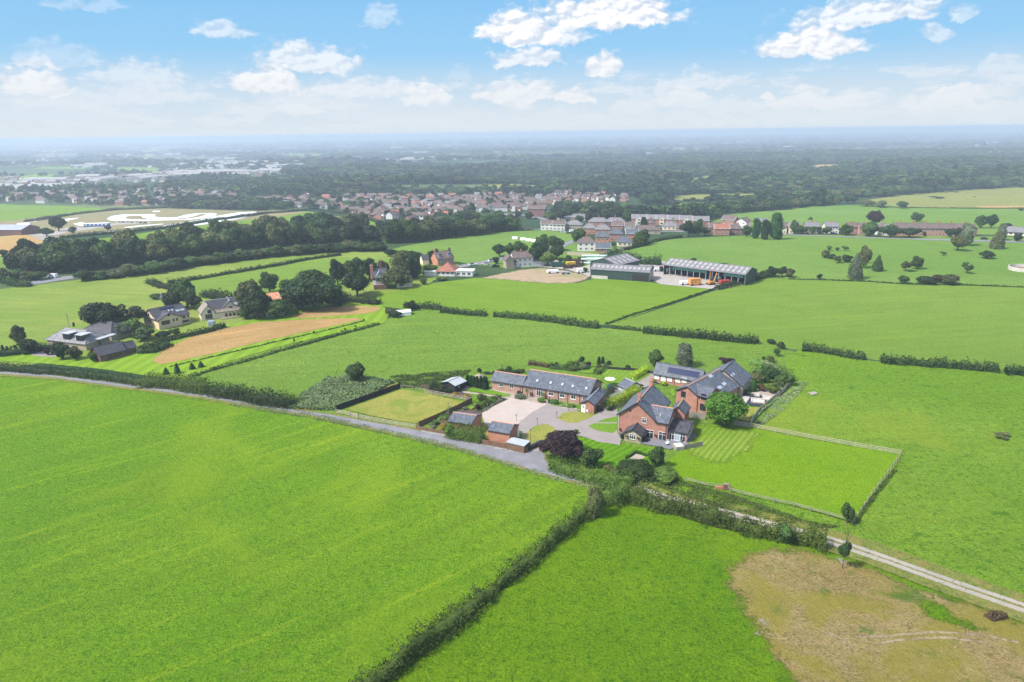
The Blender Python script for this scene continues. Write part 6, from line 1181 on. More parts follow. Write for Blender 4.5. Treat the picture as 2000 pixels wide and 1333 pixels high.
belt([(760, 477), (830, 470), (900, 462), (960, 455), (1010, 448)], 13, 12, 13, 'green tree in the front row below the village', D3, group='front row of trees below the village')
belt([(740, 452), (800, 446), (860, 440), (920, 436), (980, 432)], 12, 9, 12, 'green tree in the middle row below the village', D3, group='middle row of trees below the village')
belt([(830, 432), (880, 428), (940, 422), (1000, 424), (1030, 430)], 9, 7.5, 11, 'green tree in the rear row below the village', ['leaf_mid', 'leaf_dark'], group='rear row of trees below the village')
belt([(0, 548), (60, 548), (90, 545)], 5, 5.5, 8, 'bushy low tree left of the far road', D3, group='bushes left of the far road')
belt([(160, 550), (230, 543), (300, 535), (360, 524), (430, 514), (520, 503), (610, 495), (700, 490), (755, 490)], 26, 5.5, 9, 'low bushy tree along the yellow field edge', ['leaf_mid', 'leaf_dark', 'leaf_olive'], group='low trees along the yellow field edge', jit=2)
belt([(760, 500), (800, 506), (850, 512)], 6, 4, 7, 'scrub bush between the fields above the timbered house', D3, group='scrub above the timbered house', name='bush', cat='bush', trunk=0)
belt([(1090, 432), (1130, 424), (1170, 424), (1220, 430)], 8, 12, 14, 'large rounded tree behind the hipped semis', ['leaf_mid', 'leaf_dark'], group='trees behind the hipped semis')
belt([(1190, 416), (1240, 417), (1300, 420), (1360, 424), (1400, 424)], 12, 10, 13, 'green tree behind the row of gabled houses', ['leaf_mid', 'leaf_dark', 'leaf_light'], group='trees behind the row of gabled houses')
belt([(1100, 412), (1160, 412), (1210, 410)], 6, 11, 13, 'tall rounded tree in the wood edge beyond the semis', ['leaf_mid', 'leaf_dark'], group='wood edge beyond the semis')
belt([(1400, 418), (1450, 414), (1500, 412), (1560, 405), (1620, 400), (1672, 396)], 18, 11, 12, 'tree along the bright far field at the wood edge', ['leaf_mid', 'leaf_dark', 'leaf_olive'], group='wood edge along the bright far field')
belt([(1690, 388), (1740, 384), (1800, 378), (1860, 374), (1930, 368), (2010, 366)], 16, 11, 13, 'tree along the olive hill at the wood edge', ['leaf_mid', 'leaf_dark'], group='wood edge along the olive hill')
belt([(1250, 398), (1270, 400), (1295, 399)], 4, 13, 15, 'very dark conifer in the block near the village end', ['leaf_conifer'], group='dark conifer block by the village')
belt([(480, 414), (520, 410), (560, 408), (590, 402), (640, 396), (680, 392)], 9, 9, 11, 'garden tree along the top of the circuit', D3, group='garden trees along the circuit')
belt([(340, 406), (380, 404), (430, 408), (470, 410)], 8, 10, 12, 'dark tree behind the circuit straight', D3, group='dark trees behind the circuit')

def thicket(pts, h, w_, l_, m_='leaf_dark'): hedge(pts, w_, h, m_, l_, .6, .9, .45, name='thicket', cat='thicket')
thicket([(30, 528), (110, 531), (190, 524), (300, 512), (450, 487), (600, 475), (720, 472), (800, 468)], 6.5, 9, 'dense dark undergrowth filling the front row of the long belt')
thicket([(50, 514), (190, 503), (320, 490), (450, 468), (600, 453), (720, 448)], 7, 10, 'dense undergrowth filling the back row of the long belt')
thicket([(750, 476), (830, 468), (900, 460), (960, 453), (1012, 446)], 6, 9, 'undergrowth filling the front row of trees below the village', 'leaf_mid')
thicket([(740, 450), (800, 444), (860, 438), (920, 434), (980, 430)], 5, 9, 'undergrowth filling the middle row of trees below the village', 'leaf_mid')
thicket([(160, 549), (300, 533), (430, 512), (520, 501), (610, 493), (755, 488)], 2.5, 5, 'bramble bank beneath the low trees along the yellow field edge')
thicket([(1195, 417), (1240, 419), (1300, 422), (1360, 426), (1400, 425)], 4, 9, 'undergrowth behind the gabled hillside row', 'leaf_mid')

for pts_, h_, w_, m_, l_ in (([z1(1175, 292), z1(1300, 306), z1(1400, 316), z1(1520, 312)], 1.5, 2.6, 'leaf_mid', 'mixed green shrubbery behind the long barn ridge'), ([z1(1690, 280), z1(1650, 330), z1(1620, 360)], 1.2, 2.2, 'leaf_hedge', 'shrub border at the corner of the barn lawn'), ([z1(20, 860), z1(90, 800), z1(170, 740), z1(230, 700)], .8, 2.2, 'leaf_light', 'mixed pale planting between dry paddock and left outhouse'),
    ([z1(460, 700), z1(540, 660), z1(620, 620), z1(680, 600)], 1.3, 3.2, 'leaf_hedge', 'lush green border along the pale parking yard'), ([z1(0, 520), z1(60, 530), z1(170, 548)], 1.4, 2.4, 'leaf_dark', 'dark planting in front of the summerhouse'), ([z1(1180, 650), z1(1300, 672), z1(1400, 690)], .7, 1.6, 'leaf_light', 'low flower bed along the long barn front'), ([z1(830, 590), z1(930, 600)], .9, 1.8, 'leaf_silver', 'pale grassy bed beside the left palm'),
    ([f2(1480, 400), f2(1600, 350), f2(1720, 400), f2(1820, 440)], 2.6, 3.6, 'leaf_mid', 'dense shrubbery at the back of the terrace garden'), ([f2(1450, 250), f2(1560, 300), f2(1600, 330)], 1.6, 2.6, 'leaf_light', 'loose scrub above the terrace garden'), ([f3(900, 560), f3(960, 600), f3(1100, 640)], 1.0, 2.4, 'leaf_olive', 'rough grassy bank below the striped front lawn')):
    hedge(pts_, w_, h_, m_, l_, .2, 6, .6, name='shrubbery', cat='shrubbery')

# ---------------- houses beyond the hay strips ----------------
class Loc(Bld):
    def __init__(s, name, label, loc, ang, cat='house', group=None):
        s.ang = ang; s.o = Vector(loc); s.root = empty(name, s.o, ang, label=label, cat=cat, group=group)
        s.M = Matrix.Translation(s.o) @ Matrix.Rotation(ang, 4, 'Z'); s.I = s.M.inverted(); s.O = s.I @ CAMLOC; s.W = 0
H5 = Z(270, 560, 9.524); h5 = lambda x, y: H5((x, y))[0]
b = Bld('stone_house', 'big cream stone house with dark slate roof, front gable and large dark windows', h5(375, 800), h5(970, 670)); W = b.W
xg = 8.5; ze = 3.55; za = 5.5; D = 11.4; zr = 6.6
b.block(0, W, 0, D, ze, zr, 'x', wall='stone_cream', roof='slate_dark', over=.3, ridge='slate_dark')
b.sky_(*h5(735, 447), 1.4, 1.0, 'lead', 'glass_pale'); b.sky_(*h5(820, 430), 1.4, 1.0, 'lead', 'glass_pale'); b.sky_(*h5(565, 447), .8, 1.2); b.sky_(*h5(630, 438), .8, 1.2); b.sky_(*h5(530, 405), 5.5, 1.1, 'black_paint', 'solar_cell', name='solar_panel')
b.block(.02, xg, -1.0, D * .5, ze - .05, za, 'y', wall='stone_cream', roof='slate_dark', over=.3, ridge='slate_dark', wname='gable_wall', rname='gable_roof')
for q, w_, h_ in (((512, 670), 3.1, 1.5), ((565, 530), .9, .8), ((658, 625), .6, 1.0), ((722, 612), .6, 1.0)): b.win('f', -1.0, *h5(*q), w_, h_, 3 if w_ > 2 else 1, 1, frame='black_paint', sill=None)
for q, w_, h_ in (((852, 570), 1.0, 1.0), ((930, 550), .6, .9), ((888, 640), 2.6, .9)): b.win('f', 0, *h5(*q), w_, h_, 3 if w_ > 2 else 1, 1, frame='black_paint', sill=None)
b.win('l', 0, *h5(195, 522), .9, 1.1, 1, 1, frame='black_paint'); b.win('l', 0, *h5(190, 615), .9, 1.4, 1, 1, frame='black_paint'); b.win('l', 0, *h5(225, 630), .9, 1.4, 1, 1, frame='black_paint'); b.pipe(xg + .1, -.12, 0, ze - .3)
b = Bld('gabled_house', 'cream house with twin front gables, grey stone roof and low side wing', h5(1180, 640), h5(1560, 590)); W = b.W
x1, ze = b.fr(*h5(1450, 480)); xa, za = b.fr(*h5(1315, 355)); x2, za2 = b.fr(*h5(1550, 275)); za2 = max(za2, za + .3)
b.block(0, x1, 0, 9, ze, za, 'y', wall='render_cream', roof='stone_roof', over=.25, ridge='lead', wname='left_gable_wall', rname='left_gable_roof')
b.block(x1 * .5, W + 7, 2.2, 10.5, ze + .2, za + .5, 'x', wall='render_cream', roof='slate_dark', over=.25, ridge='lead')
b.block(x1 + 1.8, x1 + 9.4, 1.4, 9, ze, za + .4, 'y', wall='render_cream', roof='slate_dark', over=.25, ridge='lead', wname='right_gable_wall', rname='right_gable_roof')
b.block(x1 + 9.6, x1 + 19.5, 2.5, 9.5, 3.0, 5.6, 'x', wall='render_cream', roof='slate_dark', over=.25, ridge='lead', wname='wing_wall', rname='wing_roof')
b.block(x1 - .3, x1 + 9.0, -.4, 1.3, 2.6, 3.4, 'x', wall='render_cream', roof='stone_roof', over=.2, ridge=None, wname='porch_wall', rname='porch_roof')
b.sky_(*h5(1790, 320), 2.2, 1.2, 'lead', 'glass_pale'); 
b.win('f', 0, *h5(1325, 468), 1.5, 1.4, 2, 1, frame='wood_brown', sill=None); b.win('f', 1.4, 0, 0, 1.3, 1.5, 2, 1, frame='wood_brown', c=(x1 + 5.6, ze + .6), sill=None); b.win('f', 0, 0, 0, 2.6, 1.8, 3, 1, frame='stone_tan', c=(x1 / 2, 1.4))
for k in range(3): b.win('f', -.4, 0, 0, .9, 1.3, 1, 1, frame='wood_brown', c=(x1 + 3.5 + k * 1.4, 1.2), sill=None)
b.win('f', 2.5, 0, 0, 1.6, 1.2, 2, 1, frame='wood_brown', c=(x1 + 12, 1.6), sill=None); b.door('f', 2.5, 0, 0, 1.2, 2.1, 'wood_brown', c=(x1 + 15, 1)); b.win('f', 2.5, 0, 0, 1.0, 1.1, 2, 1, frame='wood_brown', c=(x1 + 18, 1.6), sill=None)
b.pipe(x1 + .3, -.1, 0, ze - .3); b.box('terrace_wall', x1 + 1, x1 + 20, -3.2, -2.9, 0, .8, 'stone_cream')
tub(*h5(1370, 725), 'small white garden greenhouse below the cream gabled house', 2.4, 1.8, 'glass_pale', 'glass_pale', 'greenhouse', 'greenhouse')
H6 = Z(100, 620, 11.765); h6 = lambda x, y: H6((x, y))[0]
b = Bld('grey_bungalow', 'rambling grey roofed bungalow with flat lead terrace and box dormers', h6(430, 690), h6(830, 740)); W = b.W
b.block(-9, W + 1, -1, 8, 2.6, 5.6, 'x', wall='stone_tan', roof='tile_grey', over=.5, hip=(.9, .9), verge=None, ridge='tile_grey')
X1, Y1 = b.xy(*h6(1370, 375), 2.8); X0, _ = b.xy(*h6(600, 330), 2.8); X2, Y2 = b.xy(*h6(1400, 425), 3.0); X3, Y3 = b.xy(*h6(600, 450), 3.0)
b.block(X0, X1, Y1, Y1 + 9, 2.8, 5.6, 'x', wall='stone_tan', roof='slate_dark', over=.5, hip=(.7, .9), verge=None, ridge='slate_dark', wname='rear_wall', rname='rear_roof')
ym = b.xy(*h6(950, 495), 3.0)[1]; b.box('flat_roof', W + 1.2, X2, ym, Y1 - .6, 2.9, 3.15, 'felt_roof'); b.box('glazing', W + 1.6, X2 - 1, ym + .8, ym + .9, 0, 2.88, 'glass')
for x in (-1.5, 4.6): o = b.box('dormer', x, x + 3.0, -.6, 2.4, 3.0, 4.9, 'glass'); b.box('dormer_roof', x - .2, x + 3.2, -.8, 3.0, 4.9, 5.1, 'felt_roof', o)
b.chimney(-2, 4.4, 6, 7.2, .5, .5, 'black_paint', 1); b.sky_(0, 0, 1.4, 1.0, c=(0, 0)) if 0 else None
b = Bld('slate_outbuilding', 'long low brown outbuilding with plain slate roof at the striped lawn', h6(770, 960), h6(1130, 960)); e0 = P(*h6(1110, 880), 2.3); e1 = P(*h6(1690, 740), 2.3); d = e1 - e0
b.root.location = (e0.x, e0.y, 0); b.ang = math.atan2(d.y, d.x); b.root.rotation_euler = (0, 0, b.ang); L_ = d.length
b.block(0, L_, 0, 6.4, 2.3, 4.4, 'x', wall='brick_dark', roof='slate_dark', over=.35, ridge='slate_dark'); b.block(L_ + .4, L_ + 4, 1.2, 5.4, 2.0, 3.6, 'x', wall='brick_dark', roof='slate_dark', over=.3, ridge='slate_dark', wname='end_wall', rname='end_roof')
for k in range(3): b.win('f', 0, 0, 0, 1.4, 1.0, 2, 1, frame='wood_brown', c=(L_ * (.4 + k * .2), 1.2), sill=None)
tub(*h6(1170, 945), 'bright blue garden bench beside the slate outbuilding', 1.6, .9, 'blue_paint', 'car_silver', 'garden_bench', 'bench')
b = Bld('orange_roof_house', 'house with steep orange tiled roof almost hidden among dark trees', (520, 620), (556, 616)); b.block(0, b.W, 0, 9, 5.0, 8.6, 'x', wall='render_cream', roof='tile_orange', over=.3, hip=(.5, .3), verge=None, ridge='tile_orange')
# white sheds
def low_shed(px, py, w_, d, h, ang, lab, mat='polythene', roof='polythene', name='shed', cat='shed'):
    b = Loc(name, lab, P(px, py), ang, cat); b.block(-w_ / 2, w_ / 2, 0, d, h * .7, h, 'x', wall=mat, roof=roof, over=.1, ridge=None, verge=None, gutter=False); return b
low_shed(788, 617, 6, 3.4, 1.8, .25, 'white low shed at the top end of the hay strips'); low_shed(775, 616, 1.6, 2, 1.4, .2, 'small white hutch left of the white low shed'); low_shed(320, 584, 6, 3, 1.6, .1, 'white covered object in the field behind the cream houses', name='covered_boat', cat='boat')
def polytunnel(px, py, ang, lab, L_=3.6, r_=1.5):
    mb = MB(); A_ = [(-L_ / 2, r_ * math.cos(t), r_ * math.sin(t)) for t in np.linspace(0, math.pi, 9)]; mb.hull(A_, [(L_ / 2, y, z) for _, y, z in A_]); o = mb.obj('polytunnel', MAT['polythene'], None, label=lab, cat='polytunnel', group='white polytunnels in the field'); o.location = P(px, py); o.rotation_euler = (0, 0, ang)
for (x, y, l_) in ((1006, 467, 'leftmost'), (1022, 469, 'second from left'), (1033, 471, 'second from right'), (1044, 472, 'rightmost')): polytunnel(x, y, -.25, 'small white polytunnel in the green field, ' + l_ + ' of four')

# ---------------- houses near the far lane ----------------
H7 = Z(650, 480, 7.143); h7 = lambda x, y: H7((x, y))[0]
b = Bld('brick_villa', 'tall red brick villa with dormers and end chimneys beside the lane', h7(1465, 290), h7(1690, 265)); W = b.W; ze = b.fr(*h7(1465, 190))[1]; D = 9; zr = ze + 3.2
b.block(0, W, 0, D, ze, zr, 'x', wall='brick_orange', roof='slate_brown', over=.25, ridge='slate_dark'); b.chimney(.5, D / 2, zr - .5, zr + 1.4, .9, 1.1, 'brick_orange'); b.chimney(W - .5, D / 2, zr - .5, zr + 1.4, .9, 1.1, 'brick_dark')
for x in (W * .2, W * .8): o = b.box('dormer', x - .9, x + .9, .8, 3.2, ze + .4, ze + 2.0, 'glass_pale'); mb = MB(); mb.hull([(x - 1.1, .6, ze + 2.0), (x + 1.1, .6, ze + 2.0), (x, .6, ze + 2.9)], [(x - 1.1, 3.6, ze + 2.0), (x + 1.1, 3.6, ze + 2.0), (x, 3.6, ze + 2.9)]); mb.obj('dormer_roof', MAT['slate_dark'], o)
for zz in (1.6, ze - 1.3):
    for k in range(5): b.win('f', 0, 0, 0, 1.1, 1.4, 2, 1, c=(W * (k + .6) / 5.2, zz), sill=None)
b = Bld('red_roof_bungalow', 'white bungalow with red tiled hipped roof and flat white extensions', h7(1450, 425), h7(1700, 430)); W = b.W
b.block(0, W, 0, 10, 2.7, 6.2, 'x', wall='render_white', roof='tile_red', over=.5, hip=(.95, .95), verge=None, ridge='tile_red'); b.box('extension', W + .05, W + 9, .5, 6, 0, 2.6, 'render_white'); b.box('extension_roof', W + .6, W + 9.3, .2, 6.3, 2.6, 2.8, 'pale_panel'); b.box('side_annexe', -6, -.1, -1, 5, 0, 2.2, 'render_white'); b.box('side_annexe_roof', -6.3, -.65, -1.3, 5.2, 2.2, 2.4, 'pale_panel')
for k in range(4): b.win('f', 0, 0, 0, 1.5, 1.2, 2, 1, c=(W * (k + .5) / 4, 1.5), sill=None)
for k in range(3): b.win('f', .5, 0, 0, 1.6, 1.3, 2, 1, c=(W + 1.8 + k * 2.7, 1.3), sill=None)
b = Bld('timbered_house', 'black and white timbered house with tall red chimneys behind garden trees', h7(565, 600), h7(760, 590)); W = b.W
b.block(0, W, 0, 8, 5.6, 8.4, 'x', wall='render_white', roof='slate_dark', over=.3, ridge='slate_dark'); b.chimney(-.3, 3, 4, 10.2, 1.3, 1.1, 'brick_orange', 3); b.chimney(W * .6, 7, 7, 11.5, 1.2, 1.1, 'brick_dark', 3)
b.block(W * .2, W * .75, -1.4, 3, 5.4, 7.6, 'y', wall='render_white', roof='lead', over=.3, ridge='lead', wname='bay_wall', rname='bay_roof')
for k in range(5): b.box('timber', W * .2 + .1 + k * (W * .55 - .3) / 4, W * .2 + .26 + k * (W * .55 - .3) / 4, -1.46, -1.402, 2.4, 5.3, 'dark_timber')
b.win('f', -1.4, 0, 0, 2.6, 1.4, 4, 1, frame='dark_timber', c=(W * .475, 4.4), sill=None); b.win('f', -1.4, 0, 0, 2.8, 1.6, 4, 1, frame='dark_timber', c=(W * .475, 1.5), sill=None); b.win('f', 0, 0, 0, 1.2, 1.2, 2, 1, frame='dark_timber', c=(W * .1, 4.4), sill=None)
b.box('conservatory', W * .05, W * .95, -3.2, -1.5, 0, 2.2, 'brick_dark')
b = Bld('timbered_garage', 'small timbered outbuilding with brown hipped roof beside the timbered house', h7(890, 590), h7(1110, 575)); b.block(0, b.W, 0, 6, 2.4, 4.6, 'x', wall='render_cream', roof='stone_roof', over=.3, ridge='slate_brown'); b.win('f', 0, 0, 0, 1.6, 1.2, 3, 1, frame='dark_timber', c=(b.W * .3, 1.3), sill=None)
b = Bld('white_farmhouse', 'white rendered farm cottage with brown roof near the polytunnels', (990, 524), (1042, 521)); W = b.W
b.block(W * .25, W, 0, 8, 5.0, 7.6, 'x', wall='render_white', roof='slate_brown', over=.25, ridge='slate_brown'); b.block(-1, W * .25 - .3, -3, 4, 4.6, 7.0, 'y', wall='stone_tan', roof='slate_brown', over=.25, ridge='slate_brown', wname='end_wall', rname='end_roof'); b.chimney(W * .6, 4, 7, 8.6)
for zz in (1.5, 3.9):
    for k in range(4): b.win('f', 0, 0, 0, 1.0, 1.1, 2, 1, c=(W * .32 + k * W * .18, zz), sill=None)
b.block(W + .1, W + 6, 0, 6, 3.0, 4.6, 'x', wall='render_white', roof='slate', over=.2, ridge=None, wname='annexe_wall', rname='annexe_roof')
b = Bld('dark_timber_barn', 'small dark outbuilding with stone gable left of the brick villa', (826, 518), (838, 517)); b.block(0, b.W, 0, 6, 2.8, 5.0, 'x', wall='render_cream', roof='slate_dark', over=.2, ridge=None)

# ---------------- farm sheds ----------------
H8 = Z(1120, 490, 5.263); h8 = lambda x, y: H8((x, y))[0]
def rooflights(b, n, row, w_=1.2, h=2.2):
    x0, x1, y0, y1, ze, zr, ax = b.b
    L0, L1 = (x0, x1) if ax == 'x' else (y0, y1); vm = (y0 + y1) / 2 if ax == 'x' else (x0 + x1) / 2; V0 = y0 if ax == 'x' else x0; sl = (zr - ze) / (vm - V0)
    for k in range(n):
        u = L0 + (L1 - L0) * (k + .5) / n
        for f_ in row:
            v = V0 + (vm - V0) * f_; z = ze + .14 + sl * (v - V0); mb = MB(); q = []
            for du, dv in ((-w_ / 2, -h / 2), (w_ / 2, -h / 2), (w_ / 2, h / 2), (-w_ / 2, h / 2)):
                p = (u + du, v + dv, z + dv * sl); q.append(p if ax == 'x' else (p[1], p[0], p[2]))
            mb.hull([(x, y, zz - .02) for x, y, zz in q], [(x, y, zz + .035) for x, y, zz in q]); mb.obj('rooflight', MAT['rooflight'], b.root)
b = Bld('farm_shed', 'long low dark green farm shed with grey roof facing the bright field', h8(175, 282), h8(775, 322)); W = b.W; ze = b.fr(*h8(178, 190))[1]; zr = ze + 1.8
b.block(0, W, 0, 11, ze, zr, 'x', wall='shed_green', roof='fibre_roof', over=.3, ridge='fibre_roof', verge=None); b.box('plinth', .5, W * .3, -.12, -.01, 0, 1.5, 'concrete_wall'); rooflights(b, 13, (.55,)); b.box('gable_boards', W + .01, W + .08, .5, 10.5, 0, ze - .2, 'wood_pale'); b.box('dark_bay_panel', W * .72, W - .6, -.08, -.01, .4, ze - 1.2, 'dark_timber')  # bay is a solid panel; the dark of an opening is put into its colour
b = Bld('cattle_shed', 'wide grey roofed farm shed with dark gable behind the long low shed', h8(258, 170), h8(445, 190)); e0 = P(*h8(450, 152), 5.0); e1 = P(*h8(678, 100), 5.0); d = e1 - e0
b.root.location = (e0.x, e0.y, 0); b.ang = math.atan2(d.y, d.x); b.root.rotation_euler = (0, 0, b.ang); L_ = d.length; b.block(0, L_, 0, 17, 5.0, 7.6, 'x', wall='shed_green', roof='fibre_roof', over=.3, ridge='fibre_roof', verge=None); rooflights(b, 5, (.3, .7), 1.3, 2.6); b.box('lower_wall', .3, L_ - .3, -.1, -.01, 0, 2.0, 'concrete_wall')
e0 = P(*h8(930, 210)); e1 = P(*h8(1775, 300))
b = Loc('open_barn', 'very long open fronted green farm barn with rows of pale rooflights', P(*h8(1000, 238)), 0, 'barn'); f0 = P(*h8(930, 145), 5.0); f1 = P(*h8(1765, 248), 5.0); d = f1 - f0
b.root.location = (f0.x, f0.y, 0); b.ang = math.atan2(d.y, d.x); b.root.rotation_euler = (0, 0, b.ang); L_ = d.length; ze = 5.0
mb = MB(); mb.box(0, 13.8, -.2, L_, 14, ze - .1); mb.hull([(0, 0, -.2), (0, 14, -.2), (0, 14, ze - .05), (0, 7, ze + 2.2), (0, 0, ze - .05)], [(.2, 0, -.2), (.2, 14, -.2), (.2, 14, ze - .05), (.2, 7, ze + 2.2), (.2, 0, ze - .05)]); mb.hull([(L_ - .2, 0, -.2), (L_ - .2, 14, -.2), (L_ - .2, 14, ze - .05), (L_ - .2, 7, ze + 2.2), (L_ - .2, 0, ze - .05)], [(L_, 0, -.2), (L_, 14, -.2), (L_, 14, ze - .05), (L_, 7, ze + 2.2), (L_, 0, ze - .05)]); mb.obj('wall', MAT['shed_green'], b.root)
mb = MB(); sl = 2.3 / 7
for va, sg in ((-.4, 1), (14.4, -1)): zo = ze - sl * .4; q = [(va, zo), (7, ze + 2.3), (7, ze + 2.45), (va, zo + .15)]; mb.hull([(-.3, y, z) for y, z in q], [(L_ + .3, y, z) for y, z in q])
mb.obj('roof', MAT['fibre_roof'], b.root); b.b = (0, L_, 0, 14, ze, ze + 2.3, 'x'); rooflights(b, 16, (.3, .72), 1.2, 2.2)
mb = MB(); mb.box(L_ * .12, -.06, 3.4, L_ * .55, .06, ze - .2); mb.obj('fascia', MAT['green_paint'], b.root); mb = MB(); mb.box(L_ * .75, -.06, 3.4, L_ * .98, .06, ze - .2); mb.obj('fascia', MAT['green_paint'], b.root)
for k in range(14): b.box('post', L_ * k / 13 - .12, L_ * k / 13 + .12, .08, .32, 0, ze - .25, 'steel_sheet')
# machinery and stores in the yard
def lump(px, py, w_, d, h, mat, lab, name, cat, rz=.2, parts=None):
    r = empty(name, P(px, py), rz, label=lab, cat=cat); mb = MB(); mb.hull([(-w_ / 2, -d / 2, .5), (w_ / 2, -d / 2, .5), (w_ / 2, d / 2, .5), (-w_ / 2, d / 2, .5)], [(-w_ / 2, -d / 2, h), (w_ * .45, -d * .42, h), (w_ * .45, d * .42, h), (-w_ / 2, d / 2, h)]); mb.obj('body', MAT[mat], r)
    for sx in (-.34, .34):
        for sy in (-1, 1): mb = MB(); mb.bar((sx * w_, sy * d / 2 - .12 * sy, .5), (sx * w_, sy * (d / 2 + .12), .5), .5, n=10); mb.obj('wheel', MAT['rubber'], r)
    return r
def tractor(px, py, rz, mat, lab):
    r = empty('tractor', P(px, py), rz, label=lab, cat='tractor'); mb = MB(); mb.box(.2, -.45, .8, 2.4, .45, 1.7); mb.obj('bonnet', MAT[mat], r); mb = MB(); mb.hull([(-1.3, -.8, .9), (.2, -.8, .9), (.2, .8, .9), (-1.3, .8, .9)], [(-1.1, -.7, 2.6), (0, -.7, 2.6), (0, .7, 2.6), (-1.1, .7, 2.6)]); mb.obj('cab', MAT['glass'], r); mb = MB(); mb.box(-1.2, -.8, 2.6, .1, .8, 2.75); mb.obj('cab_roof', MAT[mat], r)
    for x, rr, y in ((-.8, .85, .95), (1.9, .55, .75)):
        for s_ in (-1, 1): mb = MB(); mb.bar((x, s_ * y - .2, rr), (x, s_ * y + .2, rr), rr, n=14); mb.obj('wheel', MAT['rubber'], r)
lump(*h8(1245, 355), 5.5, 3, 3.2, 'orange_paint', 'large orange trailer body standing in the farm yard', 'trailer', 'trailer'); lump(*h8(1140, 352), 4, 2.2, 1.8, 'pale_panel', 'pale grey machine left of the orange trailer', 'baler', 'machine'); lump(*h8(1555, 350), 5, 2.5, 2.2, 'red_paint', 'red farm implement at the yard corner', 'implement', 'machine'); lump(*h8(1480, 322), 3, 2.2, 2.6, 'green_paint', 'green container box beside the digger', 'container', 'container')
lump(*h8(985, 235), 4.2, 2.3, 3.0, 'pale_panel', 'white slurry tanker with orange trim by the open barn', 'slurry_tanker', 'tanker'); lump(*h8(860, 212), 4, 1.9, 1.6, 'car_white', 'white pickup in the upper yard', 'pickup_truck', 'pickup'); lump(*h8(650, 170), 4, 1.8, 1.6, 'car_silver', 'silver car near the cattle shed doors', 'parked_car', 'car'); lump(*h8(780, 190), 4.4, 2, 1.7, 'car_blue', 'dark car parked beside the pallet wall', 'parked_car', 'car')
tractor(*h8(995, 240), 1.2, 'orange_paint', 'orange tractor beside the white tanker'); tractor(*h8(910, 214), .4, 'red_paint', 'red tractor in the upper yard'); tractor(*h8(1060, 232), 2, 'green_paint', 'green tractor under the open barn front'); tractor(*h8(1230, 258), 2.4, 'blue_paint', 'blue tractor in the middle of the open barn'); tractor(*h8(1360, 290), .8, 'red_paint', 'red tractor at the open barn posts')
r = empty('digger', P(*h8(1410, 350)), .5, label='orange tracked digger with raised boom by the yard hedge', cat='digger'); mb = MB(); mb.box(-1.6, -1.1, .8, 1.4, 1.1, 1.7); mb.obj('body', MAT['orange_paint'], r); mb = MB(); mb.box(.2, -.2, 1.7, 1.3, .9, 2.8); mb.obj('cab', MAT['glass'], r)
mb = MB(); mb.bar((1.2, -.6, 1.4), (2.6, -.6, 5.2), .25); mb.bar((2.6, -.6, 5.2), (4.4, -.6, 3.2), .2); mb.obj('boom', MAT['orange_paint'], r); mb = MB(); mb.hull([(4.1, -1, 2.4), (4.9, -1, 2.4), (4.9, -.2, 2.4), (4.1, -.2, 2.4)], [(4.2, -1, 3.2), (4.6, -1, 3.2), (4.6, -.2, 3.2), (4.2, -.2, 3.2)]); mb.obj('bucket', MAT['steel_sheet'], r)
for y in (-1.2, .8): mb = MB(); mb.box(-1.9, y, 0, 1.8, y + .5, .8); mb.obj('track', MAT['rubber'], r)
mb = MB(); mb.bar((0, 0, 0), (0, 0, 5.2), .3, n=8, r2=.12); o = mb.obj('grain_auger', MAT['orange_paint'], None, label='upright rusty orange hopper behind the digger', cat='hopper'); o.location = P(*h8(1400, 318))
def bale(p, lab, mat='bale_wrap', g='wrapped bales in the stack'):
    mb = MB(); mb.bar((-.65, 0, .6), (.65, 0, .6), .62, n=10); o = mb.obj('silage_bale', MAT[mat], None, label=lab, cat='bale', group=g); o.location = p; return o
bi = 0; rows_ = ['front', 'second', 'third', 'fourth']
for rw in range(4):
    for k in range(13):
        for lv in range(2 if rw % 2 else 1):
            px, py = h8(85 + k * 25 + rw * 4, 140 - rw * 18); p = P(px, py); p.z += lv * 1.15
            bale(p, 'pale green wrapped bale, %s from the left in the %s %srow of the stack' % (ORD[k], rows_[rw], 'upper ' if lv else ''))
lump(1115, 520, 5, 2.4, 2.3, 'yellow_paint', 'yellow skip among the scrap beside the farm shed', 'skip', 'skip'); lump(1088, 522, 6, 2.4, 2.6, 'green_paint', 'dark green container near the scrap yard', 'container', 'container'); lump(1080, 534, 6, 2.5, 1.6, 'pale_panel', 'white flatbed trailer load at the bare ground', 'trailer', 'trailer'); lump(1104, 536, 4, 2, 1.4, 'steel_sheet', 'grey steel heap right of the white trailer', 'scrap_bin', 'bin'); lump(1133, 534, 3, 2, 2.2, 'car_white', 'small white van at the end of the green shed', 'van', 'van')
tufts('scrap_heap', [(1100, 528), (1135, 522), (1155, 510), (1130, 506), (1100, 516)], 1500, .5, 1.6, 'leaf_reddish')

